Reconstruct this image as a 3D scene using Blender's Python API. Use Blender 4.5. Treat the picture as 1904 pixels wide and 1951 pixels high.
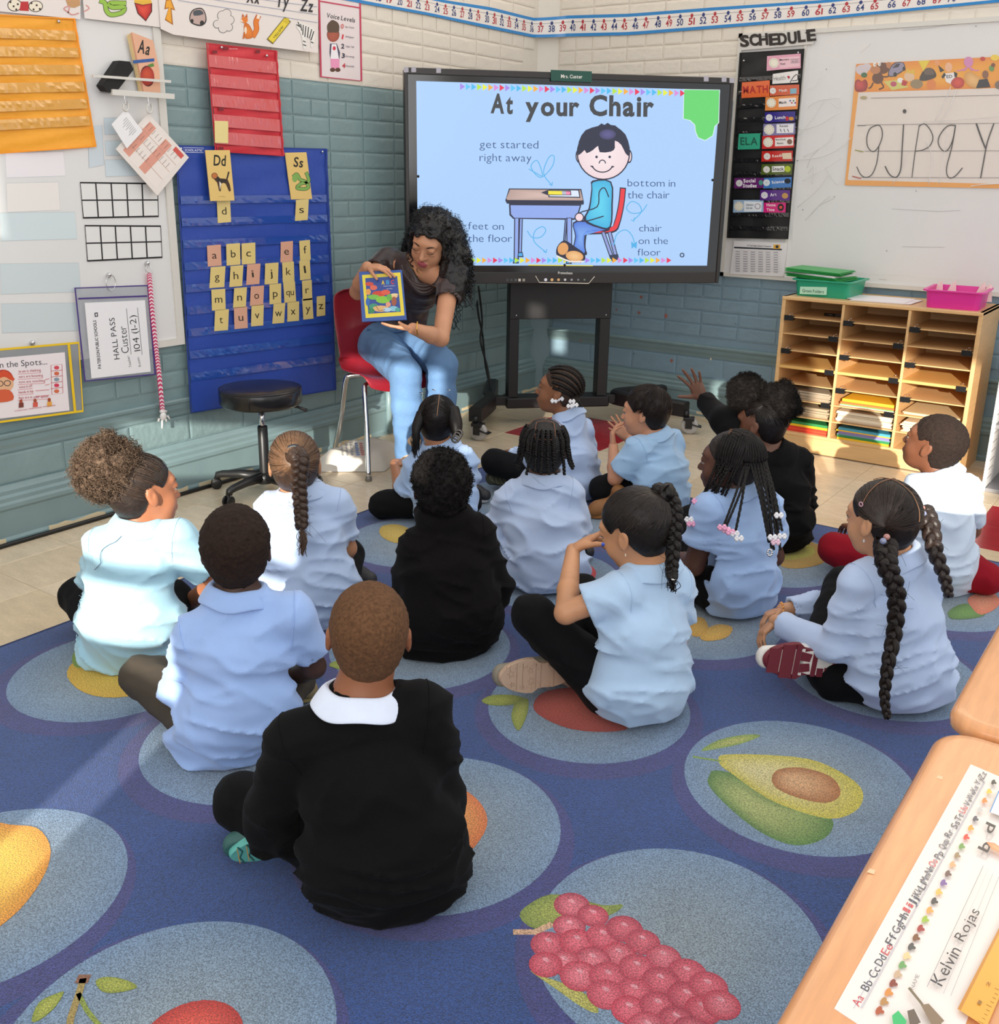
import bpy, math, random, numpy as np
from math import sin, cos, pi, radians, atan2, sqrt
from mathutils import Vector, Matrix
for _o in list(bpy.data.objects): bpy.data.objects.remove(_o)
SC = bpy.context.scene
COL = SC.collection
rng = random.Random(7)
# ------------------------------------------------------------------ camera
YAW, PIT, ROL = radians(35.3), radians(17.28), radians(0.9)
F, CX, CY, H = 1905.0, 952.0, 920.0, 1.38
_f = np.array([-sin(YAW)*cos(PIT), cos(YAW)*cos(PIT), -sin(PIT)])
_r0 = np.array([cos(YAW), sin(YAW), 0.0]); _u0 = np.cross(_r0, _f)
_r = cos(ROL)*_r0 + sin(ROL)*_u0; _u = -sin(ROL)*_r0 + cos(ROL)*_u0
CAM = np.array([0, 0, H])
cd = bpy.data.cameras.new('camera'); cam = bpy.data.objects.new('camera', cd); COL.objects.link(cam)
M3 = Matrix((_r, _u, -_f)).transposed()
cam.matrix_world = Matrix.Translation(CAM) @ M3.to_4x4()
cd.sensor_fit = 'HORIZONTAL'; cd.sensor_width = 36; cd.lens = 36*F/1904
cd.shift_y = -(975.5-CY)/1904; cd.clip_start = .05; cd.clip_end = 100
SC.camera = cam
# ------------------------------------------------------------------ light
SC.view_settings.view_transform = 'Standard'; SC.view_settings.look = 'None'
SC.view_settings.gamma = 1; SC.view_settings.use_curve_mapping = False
SC.view_settings.exposure = 0.0
W = bpy.data.worlds.new('world'); SC.world = W; W.use_nodes = True
W.node_tree.nodes['Background'].inputs[0].default_value = (.96, .98, 1.0, 1)
W.node_tree.nodes['Background'].inputs[1].default_value = 1.15
SUN = np.array([-.39, .89, -.205]); SUN /= np.linalg.norm(SUN)
sd = bpy.data.lights.new('sun', 'SUN'); sd.energy = 7.2; sd.angle = radians(.4); sd.color = (1, .93, .82)
so = bpy.data.objects.new('sun', sd); COL.objects.link(so)
so.rotation_euler = Vector(-SUN).to_track_quat('Z', 'Y').to_euler(); so.location = (3, -6, 4)
ad = bpy.data.lights.new('added_fill', 'AREA'); ad.shape = 'RECTANGLE'; ad.size = 5.5; ad.size_y = 2.2; ad.energy = 112  # added fill lamp, standing in for soft daylight from behind the camera
ad.color = (.95, .97, 1)
ao = bpy.data.objects.new('added_fill', ad); COL.objects.link(ao); ao.location = (.9, -2.2, 2.3)
ao.rotation_euler = Vector((.25, -1, .32)).to_track_quat('Z', 'Y').to_euler()

# ------------------------------------------------------------------ picture rays (used to measure where things stand)
def ray(x, y): return _f + _r*(x-CX)/F - _u*(y-CY)/F
def onz(x, y, z=0.0):
    d = ray(x, y); return CAM + d*(z-H)/d[2]
def onx(x, y, X):
    d = ray(x, y); return CAM + d*X/d[0]
def ony(x, y, Y):
    d = ray(x, y); return CAM + d*Y/d[1]
def at_depth(x, y, z): return CAM + ray(x, y)*z
def proj(P):
    v = np.array(P, float)-CAM; z = v@_f
    return CX+F*(v@_r)/z, CY-F*(v@_u)/z, z

# ------------------------------------------------------------------ materials
def lin(c):
    if isinstance(c, str):
        c = [int(c[i:i+2], 16)/255 for i in (0, 2, 4)]
    return tuple(v/12.92 if v <= .04045 else ((v+.055)/1.055)**2.4 for v in c)
_m = {}
def mat(name, col='ffffff', rough=.6, bump=0, bscale=60, metal=0, sheen=0, attr=False, spec=.5, emit=0, noise=0, nscale=8,
        stretch=(1, 1, 1), coat=0, sss=0, trans=0, alpha=1, speck=0, sscale=200, det=3):
    if name in _m: return _m[name]
    m = bpy.data.materials.new(name); m.use_nodes = True; nt = m.node_tree; N = nt.nodes; L = nt.links
    b = N['Principled BSDF']; c = lin(col)
    b.inputs['Base Color'].default_value = (*c, 1); b.inputs['Roughness'].default_value = rough
    b.inputs['Metallic'].default_value = metal; b.inputs['Specular IOR Level'].default_value = spec
    b.inputs['Coat Weight'].default_value = coat; b.inputs['Coat Roughness'].default_value = .1
    b.inputs['Transmission Weight'].default_value = trans; b.inputs['Alpha'].default_value = alpha
    if sheen: b.inputs['Sheen Weight'].default_value = sheen; b.inputs['Sheen Roughness'].default_value = .5
    if sss:
        b.inputs['Subsurface Weight'].default_value = sss; b.inputs['Subsurface Radius'].default_value = (.02, .008, .004)
        b.inputs['Subsurface Scale'].default_value = .4
    tc = N.new('ShaderNodeTexCoord'); mp = N.new('ShaderNodeMapping'); mp.inputs['Scale'].default_value = stretch
    L.new(tc.outputs['Object'], mp.inputs[0])
    src = None
    if attr:
        a = N.new('ShaderNodeAttribute'); a.attribute_name = 'Col'; src = a.outputs['Color']
        L.new(src, b.inputs['Base Color'])
        if emit:
            L.new(src, b.inputs['Emission Color']); b.inputs['Emission Strength'].default_value = emit
            b.inputs['Base Color'].default_value = (.02, .02, .02, 1)
            for l in list(b.inputs['Base Color'].links): L.remove(l)
            return _m.setdefault(name, m)
    for amt, sc, dt in ((noise, nscale, det), (speck, sscale, 1)):
        if amt:
            n = N.new('ShaderNodeTexNoise'); n.inputs['Scale'].default_value = sc; n.inputs['Detail'].default_value = dt
            L.new(mp.outputs[0], n.inputs['Vector'])
            r = N.new('ShaderNodeMapRange'); r.inputs[1].default_value = .3; r.inputs[2].default_value = .7
            r.inputs[3].default_value = 1-amt; r.inputs[4].default_value = 1+amt; L.new(n.outputs[0], r.inputs[0])
            x = N.new('ShaderNodeMix'); x.data_type = 'RGBA'; x.blend_type = 'MULTIPLY'; x.inputs[0].default_value = 1
            if src is not None: L.new(src, x.inputs[6])
            else: x.inputs[6].default_value = (*c, 1)
            L.new(r.outputs[0], x.inputs[7]); src = x.outputs[2]; L.new(src, b.inputs['Base Color'])
    if bump:
        n = N.new('ShaderNodeTexNoise'); n.inputs['Scale'].default_value = bscale; n.inputs['Detail'].default_value = det
        L.new(mp.outputs[0], n.inputs['Vector'])
        bp = N.new('ShaderNodeBump'); bp.inputs['Strength'].default_value = 1; bp.inputs['Distance'].default_value = bump
        L.new(n.outputs[0], bp.inputs['Height']); L.new(bp.outputs[0], b.inputs['Normal'])
    _m[name] = m; return m

def PRINT(): return mat('printed_paper', attr=True, rough=.55)
def GLOSSPRINT(): return mat('laminated_print', attr=True, rough=.22, coat=.3)

# ------------------------------------------------------------------ objects
def tag(o, label=None, cat=None, group=None, kind=None):
    if label: o['label'] = label
    if cat: o['category'] = cat
    if group: o['group'] = group
    if kind: o['kind'] = kind
    return o
def thing(name, label, cat, loc=(0, 0, 0), group=None):
    o = bpy.data.objects.new(name, None); COL.objects.link(o); o.location = loc; o.empty_display_size = .05
    return tag(o, label, cat, group)
def link(name, me, m, parent=None, **kw):
    o = bpy.data.objects.new(name, me); COL.objects.link(o)
    if m is not None and not me.materials:
        for q in (m if isinstance(m, (list, tuple)) else [m]): me.materials.append(q)
    if parent is not None:
        o.parent = parent
        mi = parent.get('_inv')
        q = parent; T = Vector((0, 0, 0))
        while q is not None: T += q.location; q = q.parent
        o.location = -T
    return tag(o, **kw)
def npmesh(name, V, Fq, smooth=True, cols=None, tri=False):
    """V (n,3); Fq (m,k) int array, or list of faces"""
    me = bpy.data.meshes.new(name); V = np.asarray(V, np.float32)
    if isinstance(Fq, np.ndarray):
        k = Fq.shape[1]; me.vertices.add(len(V)); me.vertices.foreach_set('co', V.ravel())
        me.loops.add(Fq.size); me.loops.foreach_set('vertex_index', Fq.astype(np.int32).ravel())
        me.polygons.add(len(Fq)); me.polygons.foreach_set('loop_start', np.arange(0, Fq.size, k, dtype=np.int32))
        me.polygons.foreach_set('loop_total', np.full(len(Fq), k, np.int32)); me.update(calc_edges=True)
    else:
        me.from_pydata([tuple(map(float, v)) for v in V], [], [tuple(map(int, f)) for f in Fq])
    if cols is not None:
        a = me.color_attributes.new('Col', 'FLOAT_COLOR', 'POINT')
        c = np.ones((len(V), 4), np.float32); c[:, :3] = cols; a.data.foreach_set('color', c.ravel())
    if smooth: me.polygons.foreach_set('use_smooth', np.ones(len(me.polygons), bool))
    me.update(); return me

class Msh:
    """collects coloured polygons into ONE mesh"""
    def __init__(s): s.V = []; s.F = []; s.C = []; s.SM = []
    def add(s, V, Fs, c, smooth=False):
        n = len(s.V); s.V += [tuple(v) for v in V]; s.F += [tuple(i+n for i in f) for f in Fs]
        if isinstance(c, list) and len(c) == len(V): s.C += c
        else: s.C += [lin(c)]*len(V)
        s.SM += [smooth]*len(Fs); return s
    def box(s, c0, c1, c='ffffff', M=None):
        x0, y0, z0 = c0; x1, y1, z1 = c1
        V = [(x, y, z) for z in (z0, z1) for y in (y0, y1) for x in (x0, x1)]
        if M is not None: V = [tuple(M @ Vector(v)) for v in V]
        return s.add(V, [(0, 2, 3, 1), (4, 5, 7, 6), (0, 1, 5, 4), (2, 6, 7, 3), (0, 4, 6, 2), (1, 3, 7, 5)], c)
    def bbox(s, c0, c1, r=.004, c='ffffff', M=None):
        """box with chamfered edges"""
        x0, y0, z0 = c0; x1, y1, z1 = c1; V = []; ids = {}
        for ix, (x, sx) in enumerate(((x0, 1), (x1, -1))):
            for iy, (y, sy) in enumerate(((y0, 1), (y1, -1))):
                for iz, (z, sz) in enumerate(((z0, 1), (z1, -1))):
                    for a in range(3):
                        ids[(ix, iy, iz, a)] = len(V)
                        V.append((x+(0 if a == 0 else sx*r), y+(0 if a == 1 else sy*r), z+(0 if a == 2 else sz*r)))
        Fc = []
        for a in range(3):
            o = [k for k in range(3) if k != a]
            for sd_ in (0, 1):
                q = []
                for u, v in ((0, 0), (1, 0), (1, 1), (0, 1)):
                    k = [0, 0, 0]; k[a] = sd_; k[o[0]] = u; k[o[1]] = v; q.append(ids[(*k, a)])
                if (sd_ == 0) != (a == 1): q = q[::-1]
                Fc.append(tuple(q))
        for a in range(3):       # edges along axis a
            o = [k for k in range(3) if k != a]
            for u in (0, 1):
                for v in (0, 1):
                    k0 = [0, 0, 0]; k0[o[0]] = u; k0[o[1]] = v; k1 = list(k0); k1[a] = 1
                    Fc.append((ids[(*k0, o[0])], ids[(*k0, o[1])], ids[(*k1, o[1])], ids[(*k1, o[0])]))
        for k in [(i, j, l) for i in (0, 1) for j in (0, 1) for l in (0, 1)]:
            Fc.append((ids[(*k, 0)], ids[(*k, 1)], ids[(*k, 2)]))
        if M is not None: V = [tuple(M @ Vector(v)) for v in V]
        return s.add(V, Fc, c)
    def tube(s, pts, r, n=8, c='ffffff', caps=True):
        P = [np.array(p, float) for p in pts]; R = r if isinstance(r, (list, tuple, np.ndarray)) else [r]*len(P)
        V = []; up = None
        for i, p in enumerate(P):
            t = P[min(i+1, len(P)-1)]-P[max(i-1, 0)]; t /= np.linalg.norm(t)+1e-9
            if up is None:
                up = np.array([0, 0, 1.]) if abs(t[2]) < .9 else np.array([1., 0, 0])
            a = up-t*(up@t); a /= np.linalg.norm(a)+1e-9; up = a; b = np.cross(t, a)
            for k in range(n):
                w = 2*pi*k/n; V.append(tuple(p+R[i]*(a*cos(w)+b*sin(w))))
        Fc = [(i*n+k, i*n+(k+1) % n, (i+1)*n+(k+1) % n, (i+1)*n+k) for i in range(len(P)-1) for k in range(n)]
        if caps: Fc += [tuple(range(n))[::-1], tuple(range((len(P)-1)*n, len(P)*n))]
        return s.add(V, Fc, c, True)
    def lathe(s, prof, c0, n=24, c='ffffff', M=None):
        V = []; m = len(prof)
        for r, z in prof:
            for k in range(n):
                w = 2*pi*k/n; v = Vector((r*cos(w), r*sin(w), z))
                if M is not None: v = M @ v
                V.append((v[0]+c0[0], v[1]+c0[1], v[2]+c0[2]))
        Fc = [(i*n+k, i*n+(k+1) % n, (i+1)*n+(k+1) % n, (i+1)*n+k) for i in range(m-1) for k in range(n)]
        if prof[0][0] > 1e-5: Fc.append(tuple(range(n))[::-1])
        if prof[-1][0] > 1e-5: Fc.append(tuple(range((m-1)*n, m*n)))
        return s.add(V, Fc, c, True)
    def sph(s, c0, r, c='ffffff', nu=10, nv=7, M=None):
        rr = r if isinstance(r, (tuple, list)) else (r, r, r)
        V = [(0, 0, rr[2])]; 
        for i in range(1, nv):
            a = pi*i/nv
            V += [(rr[0]*sin(a)*cos(2*pi*k/nu), rr[1]*sin(a)*sin(2*pi*k/nu), rr[2]*cos(a)) for k in range(nu)]
        V.append((0, 0, -rr[2]))
        Fc = [(0, 1+k, 1+(k+1) % nu) for k in range(nu)]
        for i in range(nv-2):
            b = 1+i*nu; Fc += [(b+k, b+nu+k, b+nu+(k+1) % nu, b+(k+1) % nu) for k in range(nu)]
        b = 1+(nv-2)*nu; Fc += [(b+k, len(V)-1, b+(k+1) % nu) for k in range(nu)]
        V = [Vector(v) for v in V]
        if M is not None: V = [M @ v for v in V]
        return s.add([(v[0]+c0[0], v[1]+c0[1], v[2]+c0[2]) for v in V], Fc, c, True)
    # ---- flat work on a plane
    def poly(s, pl, pts, c, d=0.0):
        return s.add([pl.w(u, v, d) for u, v in pts], [tuple(range(len(pts)))], c)
    def slab(s, pl, pts, d0, d1, c, side=None):
        n = len(pts); a = sum(pts[i][0]*pts[(i+1) % n][1]-pts[(i+1) % n][0]*pts[i][1] for i in range(n))
        if a < 0: pts = pts[::-1]
        V = [pl.w(u, v, d0) for u, v in pts]+[pl.w(u, v, d1) for u, v in pts]
        s.add(V, [tuple(range(n))[::-1], tuple(range(n, 2*n))]+[(i, (i+1) % n, n+(i+1) % n, n+i) for i in range(n)], c)
        return s
    def stroke(s, pl, pts, w, c, d=0.0, closed=False):
        """rounded-join flat stroke"""
        P = [np.array(p, float) for p in pts]
        if closed: P = P+[P[0]]
        Q = [P[0]]
        for p in P[1:]:
            if np.linalg.norm(p-Q[-1]) > 1e-6: Q.append(p)
        if len(Q) < 2: return s
        Lp, Rp = [], []
        for i in range(len(Q)):
            t = Q[min(i+1, len(Q)-1)]-Q[max(i-1, 0)]
            if closed and i in (0, len(Q)-1): t = Q[1]-Q[-2]
            t = t/(np.linalg.norm(t)+1e-9); nrm = np.array([-t[1], t[0]])*w/2
            e = t*w*.3 if (i == len(Q)-1 and not closed) else (-t*w*.3 if (i == 0 and not closed) else 0)
            Lp.append(Q[i]+nrm+e); Rp.append(Q[i]-nrm+e)
        V = [pl.w(*p, d) for p in Lp]+[pl.w(*p, d) for p in Rp]; n = len(Q)
        return s.add(V, [(n+i, n+i+1, i+1, i) for i in range(n-1)], c)
    def ell(s, pl, c0, ru, rv, c, d=0.0, n=20, rot=0, ci=None):
        pts = [(c0[0]+ru*cos(2*pi*k/n)*cos(rot)-rv*sin(2*pi*k/n)*sin(rot), c0[1]+ru*cos(2*pi*k/n)*sin(rot)+rv*sin(2*pi*k/n)*cos(rot)) for k in range(n)]
        if ci is None: return s.poly(pl, pts, c, d)
        return s.grad(pl, pts, c0, c, ci, d)
    def grad(s, pl, pts, c0, c, ci, d=0.0, rings=4):
        """polygon with a printed radial gradient, ci at c0 to c at the outline"""
        n = len(pts); V = [pl.w(*c0, d)]; a, b = np.array(lin(ci)), np.array(lin(c)); C = [tuple(a)]
        for r in range(1, rings+1):
            t = r/rings
            for p in pts: V.append(pl.w(c0[0]+(p[0]-c0[0])*t, c0[1]+(p[1]-c0[1])*t, d)); C.append(tuple(a+(b-a)*t**1.5))
        Fc = [(0, 1+k, 1+(k+1) % n) for k in range(n)]
        for r in range(rings-1):
            o = 1+r*n; Fc += [(o+k, o+n+k, o+n+(k+1) % n, o+(k+1) % n) for k in range(n)]
        return s.add(V, Fc, C)
    def text(s, pl, st, p0, p1, hh, c, d=0.0, bold=0, fit=True):
        """baseline from p0 to p1 (uv), capital height hh"""
        Vt, Ft, wd = textmesh(st, bold)
        p0 = np.array(p0, float); p1 = np.array(p1, float); ux = p1-p0; L_ = np.linalg.norm(ux); ux = ux/L_
        vy = np.array([-ux[1], ux[0]]); sx = L_/wd if fit else hh
        if not fit: L_ = wd*hh
        V = [pl.w(*(p0+ux*x*sx+vy*y*hh), d) for x, y in Vt]
        return s.add(V, Ft, c)
    def build(s, name, m, parent=None, **kw):
        me = bpy.data.meshes.new(name); me.from_pydata(s.V, [], s.F)
        a = me.color_attributes.new('Col', 'FLOAT_COLOR', 'POINT')
        c = np.ones((len(s.V), 4), np.float32); c[:, :3] = s.C; a.data.foreach_set('color', c.ravel())
        me.polygons.foreach_set('use_smooth', s.SM); me.update()
        return link(name, me, m, parent, **kw)

class Pl:
    """a real plane in the room: origin, right, up, towards the room"""
    def __init__(s, O, U, V, N, base=0.0):
        s.O, s.U, s.V, s.N = [np.array(a, float) for a in (O, U, V, N)]; s.base = base
    def w(s, u, v, d=0.0): return tuple(s.O+s.U*u+s.V*v+s.N*(d+s.base))
    def up(s, d): return Pl(s.O, s.U, s.V, s.N, s.base+d)
    def px(s, x, y, d=0.0):
        dr = ray(x, y); o = s.O+s.N*(d+s.base); t = ((o-CAM)@s.N)/(dr@s.N); P = CAM+dr*t-s.O
        return (P@s.U/(s.U@s.U), P@s.V/(s.V@s.V))
    def pp(s, *pts): return [s.px(x, y) for x, y in pts]

# ---- glyphs made once from the built-in font
_G = {}
def _glyphs():
    chars = "ABCDEFGHIJKLMNOPQRSTUVWXYZabcdefghijklmnopqrstuvwxyz0123456789.,:-()/&'|_"
    for b in (0, 1, 2, 3):
        obs = []
        for ch in chars:
            cu = bpy.data.curves.new('g', 'FONT'); cu.body = ch; cu.size = 1; cu.resolution_u = 3
            cu.offset = (0, .018, .035, -.008)[b]; o = bpy.data.objects.new('g', cu); COL.objects.link(o); obs.append((ch, o, cu))
        dg = bpy.context.evaluated_depsgraph_get(); dg.update()
        for ch, o, cu in obs:
            me = o.evaluated_get(dg).to_mesh(); V = [(v.co.x, v.co.y) for v in me.vertices]; Fc = [tuple(p.vertices) for p in me.polygons]
            o.evaluated_get(dg).to_mesh_clear(); x0 = min(v[0] for v in V); x1 = max(v[0] for v in V)
            _G[(ch, b)] = ([((x-x0)/.73, y/.73) for x, y in V], Fc, (x1-x0)/.73)
        for ch, o, cu in obs: bpy.data.objects.remove(o); bpy.data.curves.remove(cu)
_glyphs()
def textmesh(st, bold=0):
    V, Fc, x = [], [], 0.0
    for ch in st:
        if ch == ' ': x += .34; continue
        g = _G.get((ch, bold)) or _G[('-', bold)]; n = len(V)
        V += [(a+x, b) for a, b in g[0]]; Fc += [tuple(i+n for i in f) for f in g[1]]; x += g[2]+.11
    return V, Fc, max(x-.11, .05)
def arc(c, r, a0, a1, n=10, ry=None):
    ry = r if ry is None else ry
    return [(c[0]+r*cos(radians(a0+(a1-a0)*i/n)), c[1]+ry*sin(radians(a0+(a1-a0)*i/n))) for i in range(n+1)]
def spline(P, n=6, closed=False):
    """Catmull-Rom through the points"""
    P = [np.array(p, float) for p in P]; m = len(P); out = []
    g = (lambda i: P[i % m]) if closed else (lambda i: P[min(max(i, 0), m-1)])
    for i in range(m if closed else m-1):
        a, b, c, d = g(i-1), g(i), g(i+1), g(i+2)
        for k in range(n):
            t = k/n; out.append(.5*(2*b+(c-a)*t+(2*a-5*b+4*c-d)*t*t+(3*b-a-3*c+d)*t**3))
    if not closed: out.append(P[-1])
    return out
XW, YW = -3.6, 5.5
PLW = Pl((XW, 0, 0), (0, 1, 0), (0, 0, 1), (1, 0, 0))
PRW = Pl((0, YW, 0), (1, 0, 0), (0, 0, 1), (0, -1, 0))
PFL = Pl((0, 0, 0), (1, 0, 0), (0, 1, 0), (0, 0, 1))
# ================================================================== THE ROOM
PAINT_Z = 1.77
def mortar_teal(): return mat('painted_joint_teal', '71898c', .6, bump=.001, bscale=90)
TEAL_L = mat('teal_brick_paint', '82999b', .42, bump=.0035, bscale=28, noise=.07, nscale=5)
TEAL_R = mat('blue_teal_brick_paint', '859fae', .42, bump=.0035, bscale=28, noise=.07, nscale=5)
CREAM = mat('cream_brick_paint', 'e6ddd0', .5, bump=.0035, bscale=28, noise=.03, nscale=5)
TRIM_T = mat('teal_trim_paint', '7c9396', .35, bump=.0012, bscale=20, noise=.05, nscale=6)
def wall_panel(name, pl, u0, u1, v1, matT):
    """flat recessed joint surface, painted in two colours, that carries the bricks"""
    w = Msh(); w.slab(pl, [(u0, 0), (u1, 0), (u1, PAINT_Z), (u0, PAINT_Z)], -.12, 0, 'ffffff')
    o = w.build(name, matT, None, kind='structure')
    w = Msh(); w.slab(pl, [(u0, PAINT_Z), (u1, PAINT_Z), (u1, v1), (u0, v1)], -.12, 0, 'ffffff')
    w.build('upper_wall', CREAM, o, label='cream painted joints above the colour change'); return o
wall_left = wall_panel('wall_left', PLW, -1.0, YW-.09, 4.4, TEAL_L)
wall_right = wall_panel('wall_right', PRW, XW+.09, 3.2, 4.4, TEAL_R)
# chamfered corner panel
cmr = Msh()
c0, c1 = (XW, YW-.09), (XW+.09, YW)
for z0, z1, cc in ((0, PAINT_Z, '7b9299'), (PAINT_Z, 4.4, 'e4dccf')):
    cmr.add([(*c0, z0), (*c1, z0), (*c1, z1), (*c0, z1), (c0[0]-.12, c1[1]+.12, z0), (c0[0]-.12, c1[1]+.12, z1)],
            [(0, 1, 2, 3), (0, 3, 5, 4), (1, 4, 5, 2), (0, 4, 1), (3, 2, 5)], cc)
cmr.build('trim_1', mat('corner_paint', attr=True, rough=.45, bump=.003, bscale=25), None, kind='structure')

def brick_mesh(name, w, h, seed):
    r = random.Random(seed); j = lambda a: (r.random()-.5)*a
    e = .009; d = .0050+j(.0014)
    V = [(0, 0, -.01), (w, 0, -.01), (w, h, -.01), (0, h, -.01),
         (j(.002), j(.002), d-.0015), (w+j(.002), j(.002), d-.0015), (w+j(.002), h+j(.002), d-.0015), (j(.002), h+j(.002), d-.0015),
         (e+j(.004), e+j(.003), d+j(.0008)), (w-e+j(.004), e+j(.003), d+j(.0008)), (w-e+j(.004), h-e+j(.003), d+j(.0008)), (e+j(.004), h-e+j(.003), d+j(.0008))]
    Fc = [(8, 9, 10, 11)]
    for a in (0, 4):
        for k in range(4): Fc.append((a+k, a+(k+1) % 4, a+4+(k+1) % 4, a+4+k))
    return V, Fc
BL, BH, BJ = .232, .0765, .008
def lay_bricks(pl, wall, u0, u1, v0, v1, matT, hid, seed):
    """individual bricks with recessed joints; the 300 largest in view are objects, the others one part"""
    r = random.Random(seed); var = []
    for k in range(4):
        for w in (BL-BJ, BL/2-BJ):
            V, Fc = brick_mesh('brick', w, BH-BJ, seed*10+k); var.append((w, V, Fc))
    def mk(kind, m):
        V, Fc = var[kind][1:]; me = bpy.data.meshes.new('brick'); me.from_pydata([tuple(pl.U*a+pl.V*b+pl.N*c) for a, b, c in V], [], Fc)
        me.materials.append(m); return me
    meshes = {}; items = []; row = 0; v = PAINT_Z-BH*int((PAINT_Z-v0)/BH)
    while v < v1:
        u = u0+(row % 2)*BL/2*1.0-BL; header_row = (row % 6 == 3)
        while u < u1:
            half = header_row or r.random() < .13; w = BL/2 if half else BL
            if u >= u0-.01 and u+w <= u1+.01:
                cu, cv = u+w/2, v+BH/2
                if not any(a-.0 <= u and u+w <= b and c <= v and v+BH <= d for a, b, c, d in hid):
                    P = pl.w(cu, cv); x, y, z = proj(P)
                    if z > .3 and -150 < x < 2054 and -80 < y < 2000:
                        P2 = pl.w(cu+w, cv); x2 = proj(P2)[0]
                        items.append((-abs(x2-x)*BH/z, u, v, (1 if half else 0)+2*r.randrange(4)))
            u += w
        v += BH; row += 1
    items.sort(); rest = Msh()
    for i, (sz, u, v, kd) in enumerate(items):
        m = CREAM if v > PAINT_Z-.01 else matT
        if i < 300:
            key = (kd, m.name)
            if key not in meshes: meshes[key] = mk(kd, m)
            o = bpy.data.objects.new('brick', meshes[key]); COL.objects.link(o); o.parent = wall; o.location = pl.w(u, v)
        else:
            V, Fc = var[kd][1:]; rest.add([pl.w(u+a, v+b, c) for a, b, c in V], Fc, 'e6ddd0' if m is CREAM else ('82999b' if matT is TEAL_L else '859fae'))
    if rest.V: rest.build('small_bricks', mat('brick_paint_attr', attr=True, rough=.45, bump=.003, bscale=28), wall, kind='stuff')
hidL = [(-2, 2.69, .66, 2.4), (2.80, 3.58, .44, 1.44)]
lay_bricks(PLW, wall_left, 1.2, YW-.1, .43, 2.45, TEAL_L, hidL, 1)
hidR = [(-2.3, 3, .86, 2.09), (-1.70, -.86, 0, .75)]
lay_bricks(PRW, wall_right, XW+.1, .6, .43, 2.45, TEAL_R, hidR, 2)

def profile(name, pl, u0, u1, prof, m, **kw):
    w = Msh(); n = len(prof)
    V = [pl.w(u0, z, d) for d, z in prof]+[pl.w(u1, z, d) for d, z in prof]
    w.add(V, [(i, i+1, n+i+1, n+i) for i in range(n-1)]+[tuple(range(n))[::-1], tuple(range(n, 2*n))], 'ffffff')
    return w.build(name, m, None, kind='structure', **kw)
DADO = [(-.01, .425), (.016, .42), (.02, .414), (.02, .405), (.014, .396), (.013, .378), (.008, .362), (.007, .348), (-.01, .345)]
BASE = [(-.01, .225), (.012, .225), (.016, .215), (.022, .205), (.022, .19), (.03, .18), (.03, .165), (.036, .155), (.036, .14), (.03, .13), (.03, .03), (.04, .02), (.04, 0), (-.01, 0)]
profile('trim_2', PLW, -1.0, YW-.08, DADO, TRIM_T)
profile('trim_3', PRW, XW+.08, 3.2, DADO, TRIM_T)
profile('baseboard_left', PLW, -1.0, YW-.07, BASE, TRIM_T)
profile('baseboard_right', PRW, XW+.07, 3.2, BASE, TRIM_T)
lay2 = random.Random(4)
def lowbricks(pl, wall, u0, u1, m):
    V, Fc = brick_mesh('b', BL*1.3-BJ, .11, 3)
    me = bpy.data.meshes.new('brick'); me.from_pydata([tuple(pl.U*a+pl.V*b+pl.N*c) for a, b, c in V], [], Fc); me.materials.append(m)
    u = u0
    while u+BL*1.3 < u1:
        o = bpy.data.objects.new('brick', me); COL.objects.link(o); o.parent = wall; o.location = pl.w(u, .23); u += BL*1.3
lowbricks(PLW, wall_left, 1.2, YW-.1, TEAL_L); lowbricks(PRW, wall_right, XW+.1, -1.7, TEAL_R)
# worn strip where the paint has peeled off the foot of the skirting, and scuffs on the right wall
w = Msh(); r_ = random.Random(3)
for pl, a, b in ((PLW, 1.3, 5.3), (PRW, -3.4, -1.8)):
    u = a
    while u < b:
        L_ = r_.uniform(.1, .32); n = 7
        top = [(u+L_*(1-k/n), .024+r_.random()*.012) for k in range(n+1)]
        w.poly(pl, [(u, .012), (u+L_, .012)]+top, 'dccba8', .0405); u += L_*r_.uniform(1.1, 1.7)
w.build('trim_4', PRINT(), None, kind='structure', label='bare cream strips where the paint has peeled off the skirting')
w = Msh()
for x, y, s_, c in ((1222, 566, 4, 'a8635a'), (1218, 596, 4, '9b6a64'), (1269, 602, 4.5, 'b06a60'), (1280, 687, 4, 'a8635a'), (1334, 660, 2, 'b0706a'), (1355, 684, 3, 'e8dcc0'),
                    (1107, 649, 3, 'b07a74'), (1175, 590, 3, 'a0706c'), (1208, 674, 2, '5a6870'), (1402, 617, 1.5, '5a6870'), (1209, 608, 1.5, '5a6870')):
    p = PRW.px(x, y, .008); k = s_/1905*5.2
    w.poly(PRW, [(p[0]+k*cos(a)*r_.uniform(.6, 1.1), p[1]+k*sin(a)*r_.uniform(.7, 1.2)) for a in np.linspace(0, 6.28, 9)[:-1]], c, .0095)
w.build('paint_chips', PRINT(), wall_right, label='small red and cream chips in the blue paint')

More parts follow.
